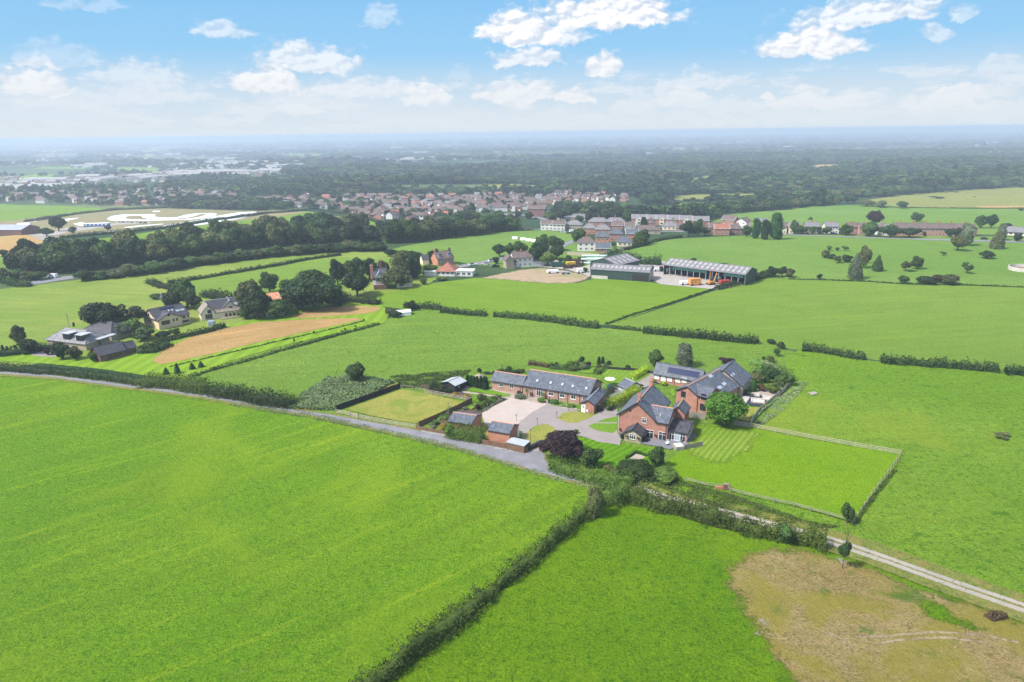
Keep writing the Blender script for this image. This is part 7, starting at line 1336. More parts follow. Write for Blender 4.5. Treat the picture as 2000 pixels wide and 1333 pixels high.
# ---------------- cars ----------------
def car(px, py, rz, mat, lab, L_=4.3, h=1.45, name='parked_car', cat='car', van=False, group=None):
    r = empty(name, P(px, py), rz, label=lab, cat=cat, group=group); mb = MB(); w_ = .88
    prof = [(-L_ / 2, .35), (L_ / 2, .35), (L_ / 2, .75), (L_ * .28, .95), (-L_ * .48, .98), (-L_ / 2, .8)] if not van else [(-L_ / 2, .35), (L_ / 2, .35), (L_ / 2, 1.0), (L_ * .36, 1.25), (L_ * .2, h), (-L_ / 2, h)]
    mb.hull([(x, -w_, z) for x, z in prof], [(x, w_, z) for x, z in prof]); mb.obj('body', MAT[mat], r)
    mb = MB()
    if not van: q = [(-L_ * .44, .955), (L_ * .2, .955), (L_ * .05, h), (-L_ * .3, h)]; mb.hull([(x, -w_ + .06, z) for x, z in q], [(x, w_ - .06, z) for x, z in q])
    else: mb.hull([(L_ * .375, -w_ + .1, 1.3), (L_ * .375, w_ - .1, 1.3), (L_ * .23, w_ - .1, h - .1), (L_ * .23, -w_ + .1, h - .1)], [(L_ * .36, -w_ + .1, 1.25), (L_ * .36, w_ - .1, 1.25), (L_ * .2, w_ - .1, h - .15), (L_ * .2, -w_ + .1, h - .15)])
    mb.obj('windows', MAT['glass'], r) if van else mb.obj('window', MAT['glass'], r)
    for x in (-L_ * .32, L_ * .32):
        for s_ in (-1, 1): mb = MB(); mb.bar((x, s_ * w_ - .1, .33), (x, s_ * w_ + .03, .33), .33, n=10); mb.obj('wheel', MAT['rubber'], r)
car(103, 543, 2.9, 'car_white', 'white van driving on the far dual carriageway at the left', 5.2, 2.2, 'van', 'van', True)
car(924, 519, .3, 'car_white', 'white car on the lane beyond the red roofed bungalow'); car(948, 518, 2.6, 'car_silver', 'silver car parked near the stone cottage drive'); car(961, 511, .4, 'car_white', 'white car further up the lane by the cottage'); car(968, 522, .2, 'car_black', 'black car beside the stone cottage')
car(1100, 455, .1, 'car_white', 'white van parked below the brick semi'); car(1112, 457, .1, 'car_black', 'black car among those parked below the semis'); car(1118, 454, .2, 'car_white', 'white car in front of the large round tree', 4.8, 2.0, 'van', 'van', True); car(1050, 450, .1, 'car_silver', 'silver car at the end of the white semi terrace'); car(1032, 450, .3, 'car_red', 'red car at the green bank by the village'); car(1047, 428, 0, 'car_black', 'dark car crossing the road bend by the village'); car(1628, 458, 0, 'car_blue', 'blue car in front of the second white semi'); car(1922, 468, 0, 'car_black', 'black car on the road right of the terrace'); car(1985, 452, .1, 'car_silver', 'silver car by the right edge bungalow')
for k in range(7): car(232 + k * 8.5, 435 + k * .3, 1.5 + k * .2, ['car_white', 'car_blue', 'car_silver', 'car_black', 'car_white', 'car_blue', 'car_black'][k], 'vehicle in the race circuit paddock, %s from the left' % ORD[k], group='vehicles in the circuit paddock')
# race circuit buildings, steel barn, round tank
b = Loc('pit_building', 'blue and white pit building beside the race circuit', P(190, 443), .12, 'pit building'); b.box('wall', -11, 11, -2.5, 2.5, -1, 3.0, 'blue_paint'); b.box('roof', -11.4, 11.4, -2.9, 2.9, 3.0, 3.3, 'polythene')
for k in range(6): b.box('awning', -9.6 + k * 3.6, -7.6 + k * 3.6, -3.2, -2.52, 1.6, 2.4, 'polythene')
b = Loc('steel_barn', 'large grey steel barn at the left edge with rows of rooflights', P(-30, 460), -.12, 'barn'); b.block(0, 34, 0, 20, 4.5, 7.5, 'x', wall='brick_dark', roof='steel_sheet', over=.4, ridge=None, verge=None); rooflights(b, 10, (.75,), .8, 1.0)
b = Loc('marquee', 'white marquee between the steel barn and the circuit', P(46, 446), .4, 'marquee'); b.block(-5, 5, 0, 7, 2.6, 4.4, 'x', wall='polythene', roof='polythene', over=.1, ridge=None, verge=None, gutter=False)
r = empty('round_tank', P(2002, 528), 0, label='round concrete tank wall at the right edge of the field', cat='tank'); mb = MB(); n = 28
for k in range(n): a, a2 = 6.283 * k / n, 6.283 * (k + 1) / n; mb.hull([(7 * math.cos(a), 7 * math.sin(a), -.1), (7 * math.cos(a2), 7 * math.sin(a2), -.1), (6.7 * math.cos(a2), 6.7 * math.sin(a2), -.1), (6.7 * math.cos(a), 6.7 * math.sin(a), -.1)], [(7 * math.cos(a), 7 * math.sin(a), 1.8), (7 * math.cos(a2), 7 * math.sin(a2), 1.8), (6.7 * math.cos(a2), 6.7 * math.sin(a2), 1.8), (6.7 * math.cos(a), 6.7 * math.sin(a), 1.8)])
mb.obj('wall', MAT['concrete_wall'], r); mb = MB(); mb.prism([(6.6 * math.cos(6.283 * k / 20), 6.6 * math.sin(6.283 * k / 20)) for k in range(20)], .2, .3); mb.obj('floor', MAT['wood_brown'], r)
# cows on the olive hill, horse in the left field
def cow(px, py, rz, lab, mat='plastic_black', cat='cow', name='cow'):
    me = bpy.data.meshes.new(name); bm = bmesh.new()
    V = [(-.9, 0, 1.15), (-.3, 0, 1.1), (.4, 0, 1.15), (.85, 0, 1.3), (1.25, 0, 1.15), (1.55, 0, .9), (-.85, .25, 1.0), (-.85, .27, .5), (-.82, .27, .02), (-.85, -.25, 1.0), (-.85, -.27, .5), (-.82, -.27, .02), (.55, .25, 1.0), (.57, .26, .5), (.57, .26, .02), (.55, -.25, 1.0), (.57, -.26, .5), (.57, -.26, .02), (-1.1, 0, .7)]
    E = [(0, 1), (1, 2), (2, 3), (3, 4), (4, 5), (0, 6), (6, 7), (7, 8), (0, 9), (9, 10), (10, 11), (2, 12), (12, 13), (13, 14), (2, 15), (15, 16), (16, 17), (0, 18)]
    vs = [bm.verts.new(v) for v in V]; [bm.edges.new((vs[a], vs[b_])) for a, b_ in E]; bm.to_mesh(me); bm.free(); me.materials.append(MAT[mat]); o = link(name, me, None, label=lab, cat=cat); md = o.modifiers.new('s', 'SKIN'); sv_ = me.skin_vertices
    if not sv_: o_ = None
    rad = [.36, .42, .38, .24, .17, .11, .18, .09, .07, .18, .09, .07, .16, .08, .07, .16, .08, .07, .03]
    if me.skin_vertices:
        for k, q in enumerate(rad): me.skin_vertices[0].data[k].radius = (q, q); me.skin_vertices[0].data[k].use_root = k == 0
    o.location = P(px, py); o.rotation_euler = (0, 0, rz); o.scale = (1.1,) * 3
for k, (x, y) in enumerate(((1842, 376), (1850, 377), (1867, 377), (1889, 377), (1903, 386))): cow(x, y, k * 1.3, 'black cow on the olive hill, %s from the left' % ORD[k])
cow(241, 543, .2, 'dark horse grazing in the yellow field', name='horse', cat='horse')
tub(1835, 388, 'grey feeder beside the thorn scrub on the olive hill', 3, 1.2, 'steel_sheet', 'steel_sheet', 'cattle_feeder', 'feeder')

# ---------------- terraces and semis along the road ----------------
def add_windows(b, face, at, xs, zs, w_=1.1, h=1.2, frame='white_paint', glass='glass'):
    for z in zs:
        for x in xs: b.win(face, at, 0, 0, w_, h, 2, 1, frame=frame, glass=glass, c=(x, z), sill=None)
b = Bld('brick_terrace', 'long red brick terrace row with many chimneys beyond the scattered trees', (1745, 461), (1905, 462)); W = b.W; n = 14; ze = 5.2; zr = 8.0
b.block(0, W, 0, 8.5, ze, zr, 'x', wall='brick', roof='slate_brown', over=.25, ridge='slate_brown'); b.block(W - 8.5, W, -1.2, 5, 5.6, 8.6, 'y', wall='brick_dark', roof='slate_brown', over=.25, ridge='slate_brown', wname='end_wall', rname='end_roof')
add_windows(b, 'f', 0, [W * (k + .5) / 22 for k in range(19)], (1.5, 4.0), 1.2, 1.4)
for k in range(6): b.b = (0, W, 0, 8.5, ze, zr, 'x'); b.chimney(W * (k + .5) / 6.3, 4.25, zr - .5, zr + 1.5, .9, .6, 'brick', 2)
b.box('white_shopfront', -3, W * .16, -.06, -.008, .1, 2.6, 'render_white') if 0 else None
add_windows(b, 'f', -1.2, [W - 6.6, W - 4.2, W - 2.0], (1.5, 4.2), 1.4, 1.4)
b = Bld('white_gable_house', 'white gabled house at the left end of the long brick terrace', (1717, 461), (1742, 461)); b.block(0, b.W, 0, 9, 4.8, 7.8, 'y', wall='render_white', roof='slate_brown', over=.3, ridge='slate_brown', verge='white_paint'); add_windows(b, 'f', 0, [b.W * .3, b.W * .7], (1.4, 3.8))
for (x0, x1, y, l_, wall) in ((1573, 1600, 457, 'pale brick semi with small gables along the terrace road', 'stone_tan'), (1611, 1638, 457, 'white fronted semi between roadside trees', 'render_white'), (1540, 1562, 457, 'grey roofed semi left of the pale brick one', 'render_cream')):
    b = Bld('semi_house', l_, (x0, y), (x1, y)); W = b.W; b.block(0, W, 0, 8, 5, 7.6, 'x', wall=wall, roof='tile_grey', over=.25, ridge='tile_grey'); add_windows(b, 'f', 0, [W * .2, W * .42, W * .6, W * .82], (1.4, 3.8)); b.chimney(W / 2, 4, 7, 8.6, .9, .6)
b = Bld('roadside_bungalow', 'long low grey roofed bungalow at the right picture edge', (1958, 460), (2020, 462)); b.block(0, b.W, 0, 9, 2.6, 5.4, 'x', wall='render_cream', roof='tile_grey', over=.4, ridge='tile_grey'); add_windows(b, 'f', 0, [b.W * (k + .5) / 6 for k in range(6)], (1.5,), 1.8, 1.2)
for k, (x0, x1, y, l_, w_) in enumerate(((1654, 1676, 458, 'grey roofed brick semi behind the round roadside tree', 'brick'), (1678, 1698, 459, 'pink brick semi left of the purple tree', 'brick_pink'), (1513, 1536, 457, 'small cream semi right of the tall dark conifers', 'render_cream'))):
    b = Bld('semi_house', l_, (x0, y), (x1, y)); b.block(0, b.W, 0, 8, 4.8, 7.3, 'x', wall=w_, roof='slate_brown', over=.25, ridge='slate_brown'); add_windows(b, 'f', 0, [b.W * .2, b.W * .5, b.W * .8], (1.4, 3.7)); b.chimney(b.W / 2, 4, 6.8, 8.2, .9, .6)
# row of gabled houses
GR = [(1233, 1262, 439, 'render_white'), (1263, 1280, 440, 'brick'), (1281, 1303, 440, 'render_cream'), (1304, 1326, 441, 'stone_tan'), (1327, 1351, 442, 'render_white'), (1352, 1384, 444, 'brick_pink')]
for k, (x0, x1, y, wall) in enumerate(GR):
    b = Bld('gabled_row_house', 'house %s of the gabled hillside row, %s' % ('one two three four five six'.split()[k], ['white left end', 'half hidden by dark conifer', 'cream fronted', 'buff fronted', 'white fronted', 'pink brick right end'][k]), (x0, y), (x1, y), group='row of gabled houses below the wood'); W = b.W
    b.block(0, W, 0, 9, 5.2, 8.2, 'x', wall='brick' if k != 0 else 'brick_pink', roof='tile_grey', over=.2, ridge='tile_grey', verge='white_paint'); b.block(W * .3, W * .7, -.5, 3.5, 5.5, 7.6, 'y', wall=wall, roof='tile_grey', over=.25, ridge=None, verge='white_paint', wname='gable_wall', rname='gable_roof')
    add_windows(b, 'f', 0, [W * .15, W * .86], (1.5, 4.0), 1.2, 1.3); b.win('f', -.5, 0, 0, 2.0, 1.4, 3, 1, c=(W / 2, 4.2), sill=None); b.win('f', -.5, 0, 0, 2.2, 1.6, 3, 1, c=(W / 2, 1.5), sill=None)
b = Bld('gabled_villa', 'red brick villa with white gable trim standing apart above the gardens', (1408, 442), (1433, 443)); b.block(0, b.W, 0, 9, 5.4, 8.4, 'x', wall='brick', roof='slate_brown', over=.3, ridge='slate_brown', verge='white_paint'); add_windows(b, 'f', 0, [b.W * .25, b.W * .75], (1.5, 4.0), 1.6, 1.4)
b = Bld('white_villa', 'white two storey villa right of the red gabled one', (1436, 445), (1457, 446)); b.block(0, b.W, 0, 9, 5.0, 7.6, 'y', wall='render_white', roof='slate_brown', over=.3, ridge='slate_brown'); add_windows(b, 'f', 0, [b.W * .25, b.W * .75], (1.5, 3.8), 1.4, 1.2)
b = Bld('cream_villa', 'cream house half hidden by the tall dark roadside conifers', (1474, 446), (1500, 446)); b.block(0, b.W, 0, 8, 4.6, 7.2, 'x', wall='render_cream', roof='tile_grey', over=.3, ridge='tile_grey'); add_windows(b, 'f', 0, [b.W * .2, b.W * .5, b.W * .8], (1.5, 3.6))
# hipped semis and end houses
HS = [ # x0, x1, foot, wall, roof, hip, h, label
 (1148, 1188, 446, 'brick', 'tile_grey', 1, 5.2, 'left hipped red semi behind the dark purple tree'), (1181, 1220, 446, 'brick_dark', 'tile_grey', 1, 5.2, 'right hipped red semi with tall chimney'), (1056, 1081, 450, 'render_white', 'slate_brown', 0, 5.0, 'white banded semi at the left end of the close'), (1079, 1103, 451, 'render_white', 'slate_brown', 0, 5.0, 'second white banded semi of the close'), (1104, 1137, 450, 'stone_tan', 'tile_grey', 1, 4.4, 'brick and cream house with broad hipped roof'),
 (1138, 1164, 458, 'brick', 'tile_grey', 1, 4.6, 'small hipped house right of the broad roofed one'), (1162, 1192, 462, 'brick', 'tile_grey', 1, 5.0, 'hipped brick house with white porch columns'), (1164, 1190, 480, 'brick_orange', 'slate', 1, 5.6, 'red brick house with pyramid slate roof behind the white end house'), (1190, 1216, 472, 'brick', 'slate', 1, 5.2, 'brick house with tall pyramid roof'), (1222, 1246, 470, 'brick_orange', 'slate', 0, 4.6, 'gable ended orange brick house near the garden trees'),
 (1128, 1162, 491, 'render_white', 'slate_brown', 1, 5.2, 'white rendered end house with dark roof beside the field'), (1163, 1192, 494, 'brick', 'slate', 0, 2.8, 'low brick outbuilding in front of the red pyramid roof'), (1206, 1234, 482, 'render_cream', 'slate', 1, 3.0, 'low cream bungalow behind the patio'), (1220, 1240, 452, 'render_white', 'slate_brown', 0, 4.0, 'white house with car yard below the gabled row'), (1240, 1290, 458, 'stone_tan', 'slate_brown', 1, 3.2, 'wide brown roofed bungalow below the gabled row'), (1294, 1320, 450, 'render_cream', 'tile_grey', 1, 3.2, 'grey roofed bungalow beneath the cream gabled house'), (1320, 1345, 452, 'stone_tan', 'slate_brown', 0, 3.2, 'low house left of the dark garden trees'),
 (1385, 1410, 456, 'brick_dark', 'slate_brown', 0, 4.6, 'dark brick house below the pink brick row end'), (1395, 1424, 460, 'brick', 'tile_red', 0, 4.8, 'red brick house with red roof among the conifers'), (1425, 1450, 458, 'brick_dark', 'slate_brown', 1, 4.2, 'brown house with flat canopy near the conifers'), (1088, 1150, 430, 'concrete_wall', 'fibre_roof', 0, 3.0, 'long low grey roofed hall behind the close'), (1030, 1064, 424, 'brick_dark', 'slate_brown', 0, 9.0, 'large dark red brick block at the road junction'), (1195, 1215, 452, 'brick', 'slate_brown', 0, 4.6, 'brick gable house with white trim below the hipped semis'), (975, 1003, 432, 'render_cream', 'tile_grey', 0, 4, 'pale house glimpsed between the trees below the village')]
for x0, x1, y, wall, roof, hp, ze, l_ in HS:
    b = Bld('house', l_, (x0, y), (x1, y)); W = b.W; D = min(9, max(6.5, W * .7)); b.block(0, W, 0, D, ze, ze + (2.9 if hp else 2.5), 'x', wall=wall, roof=roof, over=.35, ridge=roof, hip=(.9, .9) if hp else (0, 0), verge=None if hp else 'white_paint')
    add_windows(b, 'f', 0, [W * .18, W * .5, W * .82], (1.5, 3.9) if ze > 4 else (1.5,), 1.3, 1.2)
    if ze > 4: b.chimney(W * .5, D / 2, ze + 2, ze + 4.2, .8, .6, 'brick', 2)

# ---------------- the village ----------------
def inside(px, py, poly):
    c = False
    for i in range(len(poly)):
        a, b_ = poly[i], poly[i - 1]
        if (a[1] > py) != (b_[1] > py) and px < (b_[0] - a[0]) * (py - a[1]) / (b_[1] - a[1]) + a[0]: c = not c
    return c
def proto_house(kind):
    W, D, ze, zr, wall, roof, hip, gf = kind; b = Loc('village_house', 'x', (0, 0, 0), 0); b.block(-W / 2, W / 2, -D / 2, D / 2, ze, zr, 'x', wall=wall, roof=roof, over=.3, ridge=None, hip=(.9, .9) if hip else (0, 0), verge=None, gutter=False)
    if gf:
        s_ = MB(); q = [(-W * .3, -D / 2 - .8), (-W * .02, -D / 2 - .8)]; mb = MB(); x0, x1 = q[0][0], q[1][0]; y0 = -D / 2 - .8; mb.hull([(x0, y0, -.3), (x1, y0, -.3), (x1, y0, ze), ((x0 + x1) / 2, y0, ze + 1.4), (x0, y0, ze)], [(x0, 0, -.3), (x1, 0, -.3), (x1, 0, ze), ((x0 + x1) / 2, 0, ze + 1.4), (x0, 0, ze)]); mb.obj('gable', MAT[gf], b.root)
    for z in ((1.4, 3.8) if ze > 4 else (1.4,)):
        for x in (-W * .34, W * .12, W * .36):
            mb = MB(); yy = -D / 2 - (.8 if gf and x < 0 and x > -W * .3 else 0); mb.box(x - .9, yy - .05, z - .65, x + .9, yy - .005, z + .65); mb.obj('window', MAT['glass'] if z > 2 or random.random() < .5 else MAT['white_paint'], b.root)
    b.chimney(W * .2, 0, zr - .5, zr + 1.3, .8, .7, 'brick', 1); return b.root
KINDS_ = [(13, 8, 5, 7.9, 'brick', 'slate_brown', 0, 'render_white'), (14, 8.5, 5, 8, 'brick_dark', 'slate_brown', 1, None), (9, 9, 5, 8, 'brick', 'tile_grey', 0, 'render_cream'), (15, 8, 5, 7.8, 'render_white', 'slate_brown', 0, None), (12, 9, 2.8, 5.8, 'stone_tan', 'tile_grey', 1, None), (13, 8, 5, 7.6, 'brick_pink', 'tile_red', 0, None), (22, 8, 5, 7.7, 'brick', 'slate_brown', 0, 'brick_pink')]
DESC = ['brown roofed brick house with white gable', 'hipped dark brick semi', 'grey roofed brick house', 'white rendered semi', 'low tan bungalow', 'pink brick house with red roof', 'long brick terrace block']
PROTO = [proto_house(k) for k in KINDS_]; used_ = [False] * len(PROTO)
V1 = [(480, 382), (500, 376), (560, 372), (640, 370), (740, 371), (860, 368), (940, 366), (1000, 370), (1060, 374), (1120, 380), (1225, 384), (1240, 394), (1120, 396), (1085, 402), (1030, 412), (960, 414), (900, 420), (855, 430), (800, 440), (760, 436), (720, 428), (680, 421), (640, 415), (590, 411), (575, 405), (540, 402), (480, 404)]
V2 = [(-20, 372), (60, 372), (160, 362), (260, 366), (330, 372), (480, 372), (480, 402), (420, 402), (330, 402), (225, 404), (120, 399), (-20, 395)]
def village(poly, tag_, nmax, dx, dy, ptree_, skew, tall=1.0, seed=3):
    rr = random.Random(seed); ys = [P(x, y).y for x, y in poly]; y = min(ys) + 5; row = 0; cnt = 0; trees_ = []
    xs = [P(x, y_).x for x, y_ in poly]; x0, x1 = min(xs), max(xs)
    while y < max(ys) and cnt < nmax:
        row += 1; k = 0; x = x0 + rr.uniform(0, dx)
        while x < x1 and cnt < nmax:
            yy = y + skew * (x - x0) + 9 * math.sin(x * .02 + row); p = (x, yy, gz(yy)); q = topx(p)
            if inside(q[0], q[1], poly):
                if rr.random() < ptree_: trees_.append((x + rr.uniform(-4, 4), yy + rr.uniform(-6, 6)))
                else:
                    k += 1; i = rr.choices(range(7), (5, 3, 3, 6, 1.5, 1.5, 1.5))[0]
                    r = PROTO[i] if not used_[i] else copy_tree(PROTO[i]); used_[i] = True
                    r.location = p; r.rotation_euler = (0, 0, rr.choice((0, 0, 0, math.pi, 1.3, -.4)) + rr.uniform(-.25, .25)); r['label'] = '%s, %s from left in the %s %s row' % (DESC[i], ORD[k - 1], ORD[row - 1], tag_); r['group'] = 'houses of the %s' % tag_; cnt += 1
                    if rr.random() < .55: trees_.append((x + rr.uniform(-8, 8), yy + 10 + rr.uniform(-3, 3)))
            x += dx * rr.uniform(.8, 1.25)
        y += dy
    return cnt, trees_
n1, t1_ = village(V1, 'village', 225, 18, 27, .3, .03); n2, t2_ = village(V2, 'left town', 68, 26, 30, .3, .02, seed=5)
print('houses', n1, n2, 'trees', len(t1_), len(t2_))

# ---------------- far woods, far town (masses) ----------------
def scatter(name, pts, protos, scl, mat_seed=1):
    """one object whose points carry tree shapes through geometry nodes"""
    n = len(pts); me = bpy.data.meshes.new(name); me.vertices.add(n); me.vertices.foreach_set('co', np.asarray(pts, np.float32).ravel())
    a = me.attributes.new('scl', 'FLOAT_VECTOR', 'POINT'); a.data.foreach_set('vector', np.asarray(scl, np.float32).ravel()); me.update()
    o = link(name, me, None, kind='stuff'); ng = bpy.data.node_groups.new(name, 'GeometryNodeTree'); ng.interface.new_socket('Geometry', in_out='INPUT', socket_type='NodeSocketGeometry'); ng.interface.new_socket('Geometry', in_out='OUTPUT', socket_type='NodeSocketGeometry')
    N_ = ng.nodes; Lk = ng.links; gi = N_.new('NodeGroupInput'); go = N_.new('NodeGroupOutput'); iop = N_.new('GeometryNodeInstanceOnPoints'); m2p = N_.new('GeometryNodeMeshToPoints'); Lk.new(gi.outputs[0], m2p.inputs[0]); Lk.new(m2p.outputs[0], iop.inputs['Points'])
    jn = N_.new('GeometryNodeGeometryToInstance')
    for me_ in protos:
        ob = bpy.data.objects.new('woodland_tree', me_); oi = N_.new('GeometryNodeObjectInfo'); oi.inputs[0].default_value = ob; oi.inputs['As Instance'].default_value = True; Lk.new(oi.outputs['Geometry'], jn.inputs[0])
    Lk.new(jn.outputs[0], iop.inputs['Instance']); iop.inputs['Pick Instance'].default_value = True
    ri = N_.new('FunctionNodeRandomValue'); ri.data_type = 'INT'; ri.inputs[4].default_value = 0; ri.inputs[5].default_value = len(protos) - 1; Lk.new(ri.outputs[2], iop.inputs['Instance Index'])
    rr = N_.new('FunctionNodeRandomValue'); rr.data_type = 'FLOAT'; rr.inputs[2].default_value = 0; rr.inputs[3].default_value = 6.28; cx = N_.new('ShaderNodeCombineXYZ'); Lk.new(rr.outputs[1], cx.inputs[2]); Lk.new(cx.outputs[0], iop.inputs['Rotation'])
    na = N_.new('GeometryNodeInputNamedAttribute'); na.data_type = 'FLOAT_VECTOR'; na.inputs[0].default_value = 'scl'; Lk.new(na.outputs[0], iop.inputs['Scale']); Lk.new(iop.outputs[0], go.inputs[0])
    md = o.modifiers.new('scatter', 'NODES'); md.node_group = ng; return o
WP = [crown_for(k, m__) for k in ('far', 'far2') for m__ in ('leaf_wood', 'leaf_dark', 'leaf_mid')] + [crown_for('far', 'leaf_olive')]
def fill(poly, sp, cond=None, jit=.45):
    pw = np.array([tuple(P(*p)[:2]) for p in poly]); lo, hi = pw.min(0), pw.max(0); X, Y = np.meshgrid(np.arange(lo[0], hi[0], sp), np.arange(lo[1], hi[1], sp)); q = np.column_stack([X.ravel(), Y.ravel()]) + rng.uniform(-jit, jit, (X.size, 2)) * sp; ins = np.zeros(len(q), bool)
    for i in range(len(pw)):
        a, b_ = pw[i], pw[i - 1]; ins ^= ((a[1] > q[:, 1]) != (b_[1] > q[:, 1])) & (q[:, 0] < (b_[0] - a[0]) * (q[:, 1] - a[1]) / (b_[1] - a[1] + 1e-12) + a[0])
    q = q[ins]
    if cond is not None: q = q[cond(q)]
    return q
FI = FARF + [[(x, max(y, 384)) for x, y in V1], [(1290, 393), (1330, 381), (1400, 378), (1482, 378), (1487, 389), (1320, 403)], [(925, 363), (1000, 359), (1075, 364), (1055, 373), (945, 369)], [(1580, 329), (1598, 321), (1642, 321), (1642, 329), (1600, 334)], [(1336, 352), (1390, 342), (1398, 347), (1391, 359), (1348, 364)]]
def excl(q):
    k = np.ones(len(q), bool); 
    for F in FI:
        pw = np.array([tuple(P(*p)[:2]) for p in F]); ins = np.zeros(len(q), bool)
        for i in range(len(pw)):
            a, b_ = pw[i], pw[i - 1]; ins ^= ((a[1] > q[:, 1]) != (b_[1] > q[:, 1])) & (q[:, 0] < (b_[0] - a[0]) * (q[:, 1] - a[1]) / (b_[1] - a[1] + 1e-12) + a[0])
        k &= ~ins
    return k
def wood(name, poly, sp, h, w_, cond=None, base=0.0):
    q = fill(poly, sp, cond); z = np.interp(q[:, 1], GY, GZ); s_ = rng.uniform(.75, 1.25, len(q)); hh = h * s_ * (1 + .4 * np.sin(q[:, 0] * .011 + .8 * np.sin(q[:, 1] * .006)) * np.sin(q[:, 1] * .013)); 
    print(name, len(q)); return scatter(name, np.column_stack([q, z + base]), WP, np.column_stack([w_ / 2 * s_, w_ / 2 * s_, hh / 2]))
clr = lambda q: excl(q) & (np.sin(.005 * q[:, 0] + 1.3 * np.sin(.004 * q[:, 1])) * np.sin(.014 * q[:, 1] + .002 * q[:, 0]) < .62)
wood('far_woods', [(1240, 386), (1100, 380), (1060, 386), (1000, 386), (860, 385), (740, 385), (620, 385), (520, 386), (480, 388), (480, 366), (520, 350), (560, 340), (700, 332), (830, 326), (1000, 322), (1150, 316), (1300, 308), (1500, 302), (1700, 296), (1900, 294), (2100, 294), (2150, 362), (2000, 364), (1860, 372), (1740, 382), (1685, 391), (1600, 402), (1500, 412), (1400, 418), (1300, 402), (1250, 396)], 14, 13, 20, clr)
wood('far_woods', [(320, 372), (330, 352), (400, 348), (470, 350), (540, 360), (530, 374), (480, 376), (400, 378)], 11, 12, 15)
wood('far_woods', [(1300, 416), (1090, 408), (1080, 420), (1180, 432), (1290, 430), (1400, 430), (1420, 420)], 12, 9, 14)
wood('far_woods', [(330, 408), (330, 398), (430, 392), (480, 400), (540, 398), (590, 404), (560, 410), (480, 412), (400, 410)], 11, 9, 13)
cl = lambda q: (np.sin(q[:, 0] * .0031 + 1) * np.sin(q[:, 1] * .0043) + .6 * np.sin(q[:, 0] * .0083 + q[:, 1] * .005) + rng.normal(0, .5, len(q))) > .35
wood('far_woods', [(-60, 372), (-60, 330), (300, 326), (560, 322), (560, 340), (520, 352), (330, 352), (160, 362), (60, 372)], 20, 10, 16, lambda q: cl(q) & excl(q) & (rng.random(len(q)) < .6))
wood('far_woods', [(-200, 330), (-200, 293), (500, 292), (1000, 285), (2200, 268), (2200, 300), (1300, 306), (1000, 320), (700, 330), (560, 336), (300, 330)], 46, 16, 46, lambda q: cl(q) & excl(q))
wood('far_woods', [(-200, 294), (-200, 281), (500, 280), (1000, 272), (2200, 256), (2200, 270), (1000, 286), (500, 293)], 130, 26, 120, lambda q: cl(q) & excl(q))
tp = np.array(t1_ + t2_); s_ = rng.uniform(.7, 1.3, len(tp)); scatter('garden_trees', np.column_stack([tp, np.interp(tp[:, 1], GY, GZ)]), WP, np.column_stack([5.2 * s_, 5.2 * s_, 4.4 * s_]))
q = fill(V2, 17, lambda q: rng.random(len(q)) < .5); s_ = rng.uniform(.7, 1.3, len(q)); scatter('garden_trees', np.column_stack([q, np.interp(q[:, 1], GY, GZ)]), WP + [crown_for('far', 'leaf_willow'), crown_for('far2', 'leaf_light')], np.column_stack([5 * s_, 5 * s_, 4.5 * s_]))
def town(name, poly, n, big=0.0, cond=None, seed=1, hs=(5, 8), mats=('render_white', 'brick_pink', 'render_cream', 'brick', 'slate_brown', 'rooflight')):
    rr = random.Random(seed); pw = [tuple(P(*p)[:2]) for p in poly]; xs = [p[0] for p in pw]; ys = [p[1] for p in pw]; mb = MB(); c = 0; t = 0
    while c < n and t < n * 30:
        t += 1; x, y = rr.uniform(min(xs), max(xs)), rr.uniform(min(ys), max(ys))
        if not inside(x, y, pw) or math.sin(x * .011 + 2) * math.sin(y * .009) + rr.uniform(-.6, .6) < -.1: continue
        z = gz(y); B_ = rr.random() < big; w_, d, h = (rr.uniform(40, 110), rr.uniform(25, 50), rr.uniform(8, 13)) if B_ else (rr.uniform(10, 26), rr.uniform(8, 11), rr.uniform(*hs)); m_i = rr.choice((0, 5)) if B_ else rr.choice((0, 0, 1, 2, 3)); m_r = rr.choice((4, 5)) if not B_ else 5
        a = rr.choice((0, 0, .5, 1.57)); ca, sa = math.cos(a), math.sin(a); T2_ = lambda u, v, zz: (x + u * ca - v * sa, y + u * sa + v * ca, z + zz)
        for q in (((-w_ / 2, -d / 2), (w_ / 2, -d / 2)), ((w_ / 2, -d / 2), (w_ / 2, d / 2)), ((w_ / 2, d / 2), (-w_ / 2, d / 2)), ((-w_ / 2, d / 2), (-w_ / 2, -d / 2))): mb.face([T2_(*q[0], -.5), T2_(*q[1], -.5), T2_(*q[1], h * .65), T2_(*q[0], h * .65)], m_i)
        for s1 in (-1, 1): mb.face([T2_(-w_ / 2 - .3, s1 * (d / 2 + .3), h * .63), T2_(w_ / 2 + .3, s1 * (d / 2 + .3), h * .63), T2_(w_ / 2 + .3, 0, h), T2_(-w_ / 2 - .3, 0, h)], m_r)
        for s1 in (-1, 1): mb.face([T2_(s1 * w_ / 2, -d / 2, h * .63), T2_(s1 * w_ / 2, d / 2, h * .63), T2_(s1 * w_ / 2, 0, h)], m_i)
        c += 1
    me = bpy.data.meshes.new(name); me.from_pydata(mb.v, [], mb.f); [me.materials.append(MAT[m__]) for m__ in mats]; me.polygons.foreach_set('material_index', mb.m); link(name, me, None, kind='stuff')
town('distant_town', [(-40, 372), (-40, 350), (150, 345), (330, 342), (340, 360), (160, 362), (60, 372)], 300, .03, seed=2)
town('distant_town', [(300, 345), (330, 324), (480, 318), (640, 318), (600, 330), (540, 342), (420, 346)], 760, .05, seed=3)
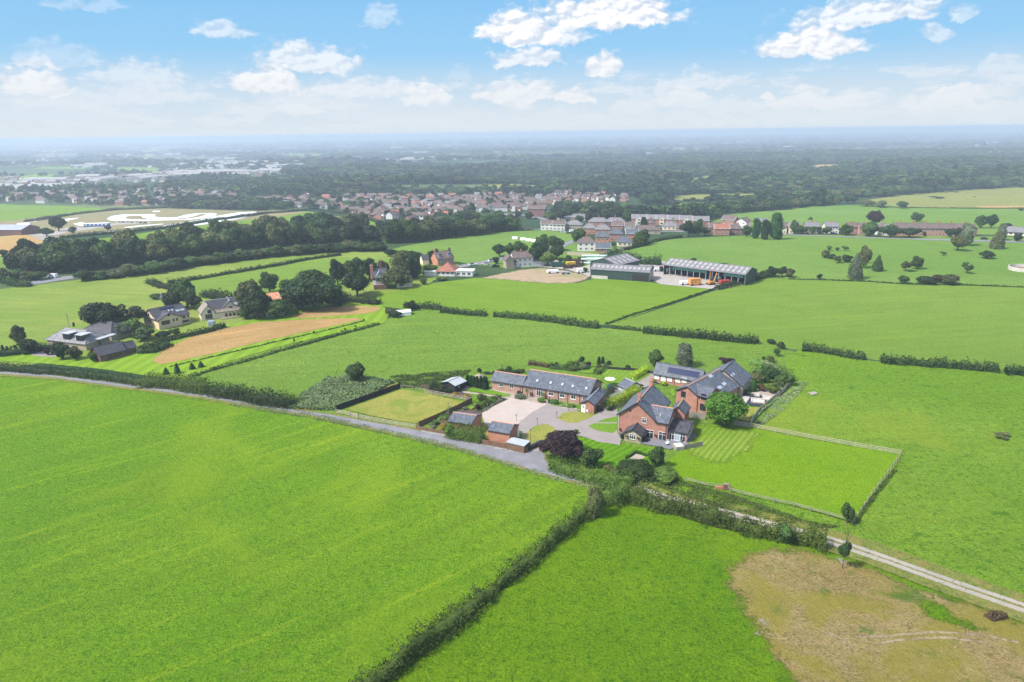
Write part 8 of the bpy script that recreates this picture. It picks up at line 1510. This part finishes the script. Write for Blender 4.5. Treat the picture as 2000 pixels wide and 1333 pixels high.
town('distant_town', [(0, 330), (0, 300), (400, 296), (800, 300), (1000, 296), (1000, 312), (700, 322), (300, 330)], 420, .14, seed=4)
town('distant_town', [(-100, 298), (-100, 284), (700, 280), (1000, 276), (1000, 290), (600, 296)], 160, .6, seed=5)
town('distant_town', [(1000, 312), (1000, 285), (1500, 276), (2050, 268), (2050, 296), (1500, 300)], 170, .3, seed=6)
town('distant_town', [(1880, 312), (1900, 284), (2060, 280), (2060, 310)], 120, .03, seed=7)
for (x, y0, yt, l_) in ((155, 305, 292, 'dark factory chimney on the hazy left horizon'), (650, 319, 303, 'tall thin brick chimney standing alone before the hazy plain')):
    p = P(x, y0); h = pxh(x, y0, yt); mb = MB(); mb.bar((0, 0, 0), (0, 0, h), h * .07, n=10, r2=h * .045); o = mb.obj('factory_chimney', MAT['brick_dark'], None, label=l_, cat='chimney'); o.location = p
b = Loc('tower_block', 'pair of dark blocks in the hazy town, left of the tall chimney', P(563, 320), 0, 'tower'); s_ = pxw(563, 320, 8); b.box('wall', -s_ / 2, s_ / 2, 0, s_ / 2, 0, pxh(563, 320, 311), 'brick_dark')
# street lamps by the village road
for k, (x, y0, yt) in enumerate(((1106, 430, 416), (1133, 432, 412), (1180, 434, 419), (1201, 434, 415), (715, 378, 365), (1062, 424, 402))):
    r = empty('street_lamp', P(x, y0), 0, label='tall pale street lamp by the village road, %s one' % ['left', 'second', 'third', 'right', 'lone far', 'junction'][k], cat='street lamp'); h = pxh(x, y0, yt); mb = MB(); mb.bar((0, 0, 0), (0, 0, h), .12, n=6, r2=.07); mb.obj('pole', MAT['metal_grey'], r); mb = MB(); mb.box(-.1, -.1, h - .1, 1.5, .1, h); mb.obj('lamp_arm', MAT['metal_grey'], r)

# ---------------- haze ----------------
hb = MB(); hb.box(-30000, -300, -62, 30000, 30000, 72)
m, T, b = newmat('haze'); T.n.remove(b)
pv = T.add('ShaderNodeVolumePrincipled', ins={'Color': (.60, .70, .85, 1), 'Density': HAZE, 'Anisotropy': .1})
T.l.new(pv.outputs[0], [n for n in T.n if n.type == 'OUTPUT_MATERIAL'][0].inputs['Volume'])
m.cycles.homogeneous_volume = True if hasattr(m.cycles, 'homogeneous_volume') else None
hb.obj('haze', m, None, kind='stuff')
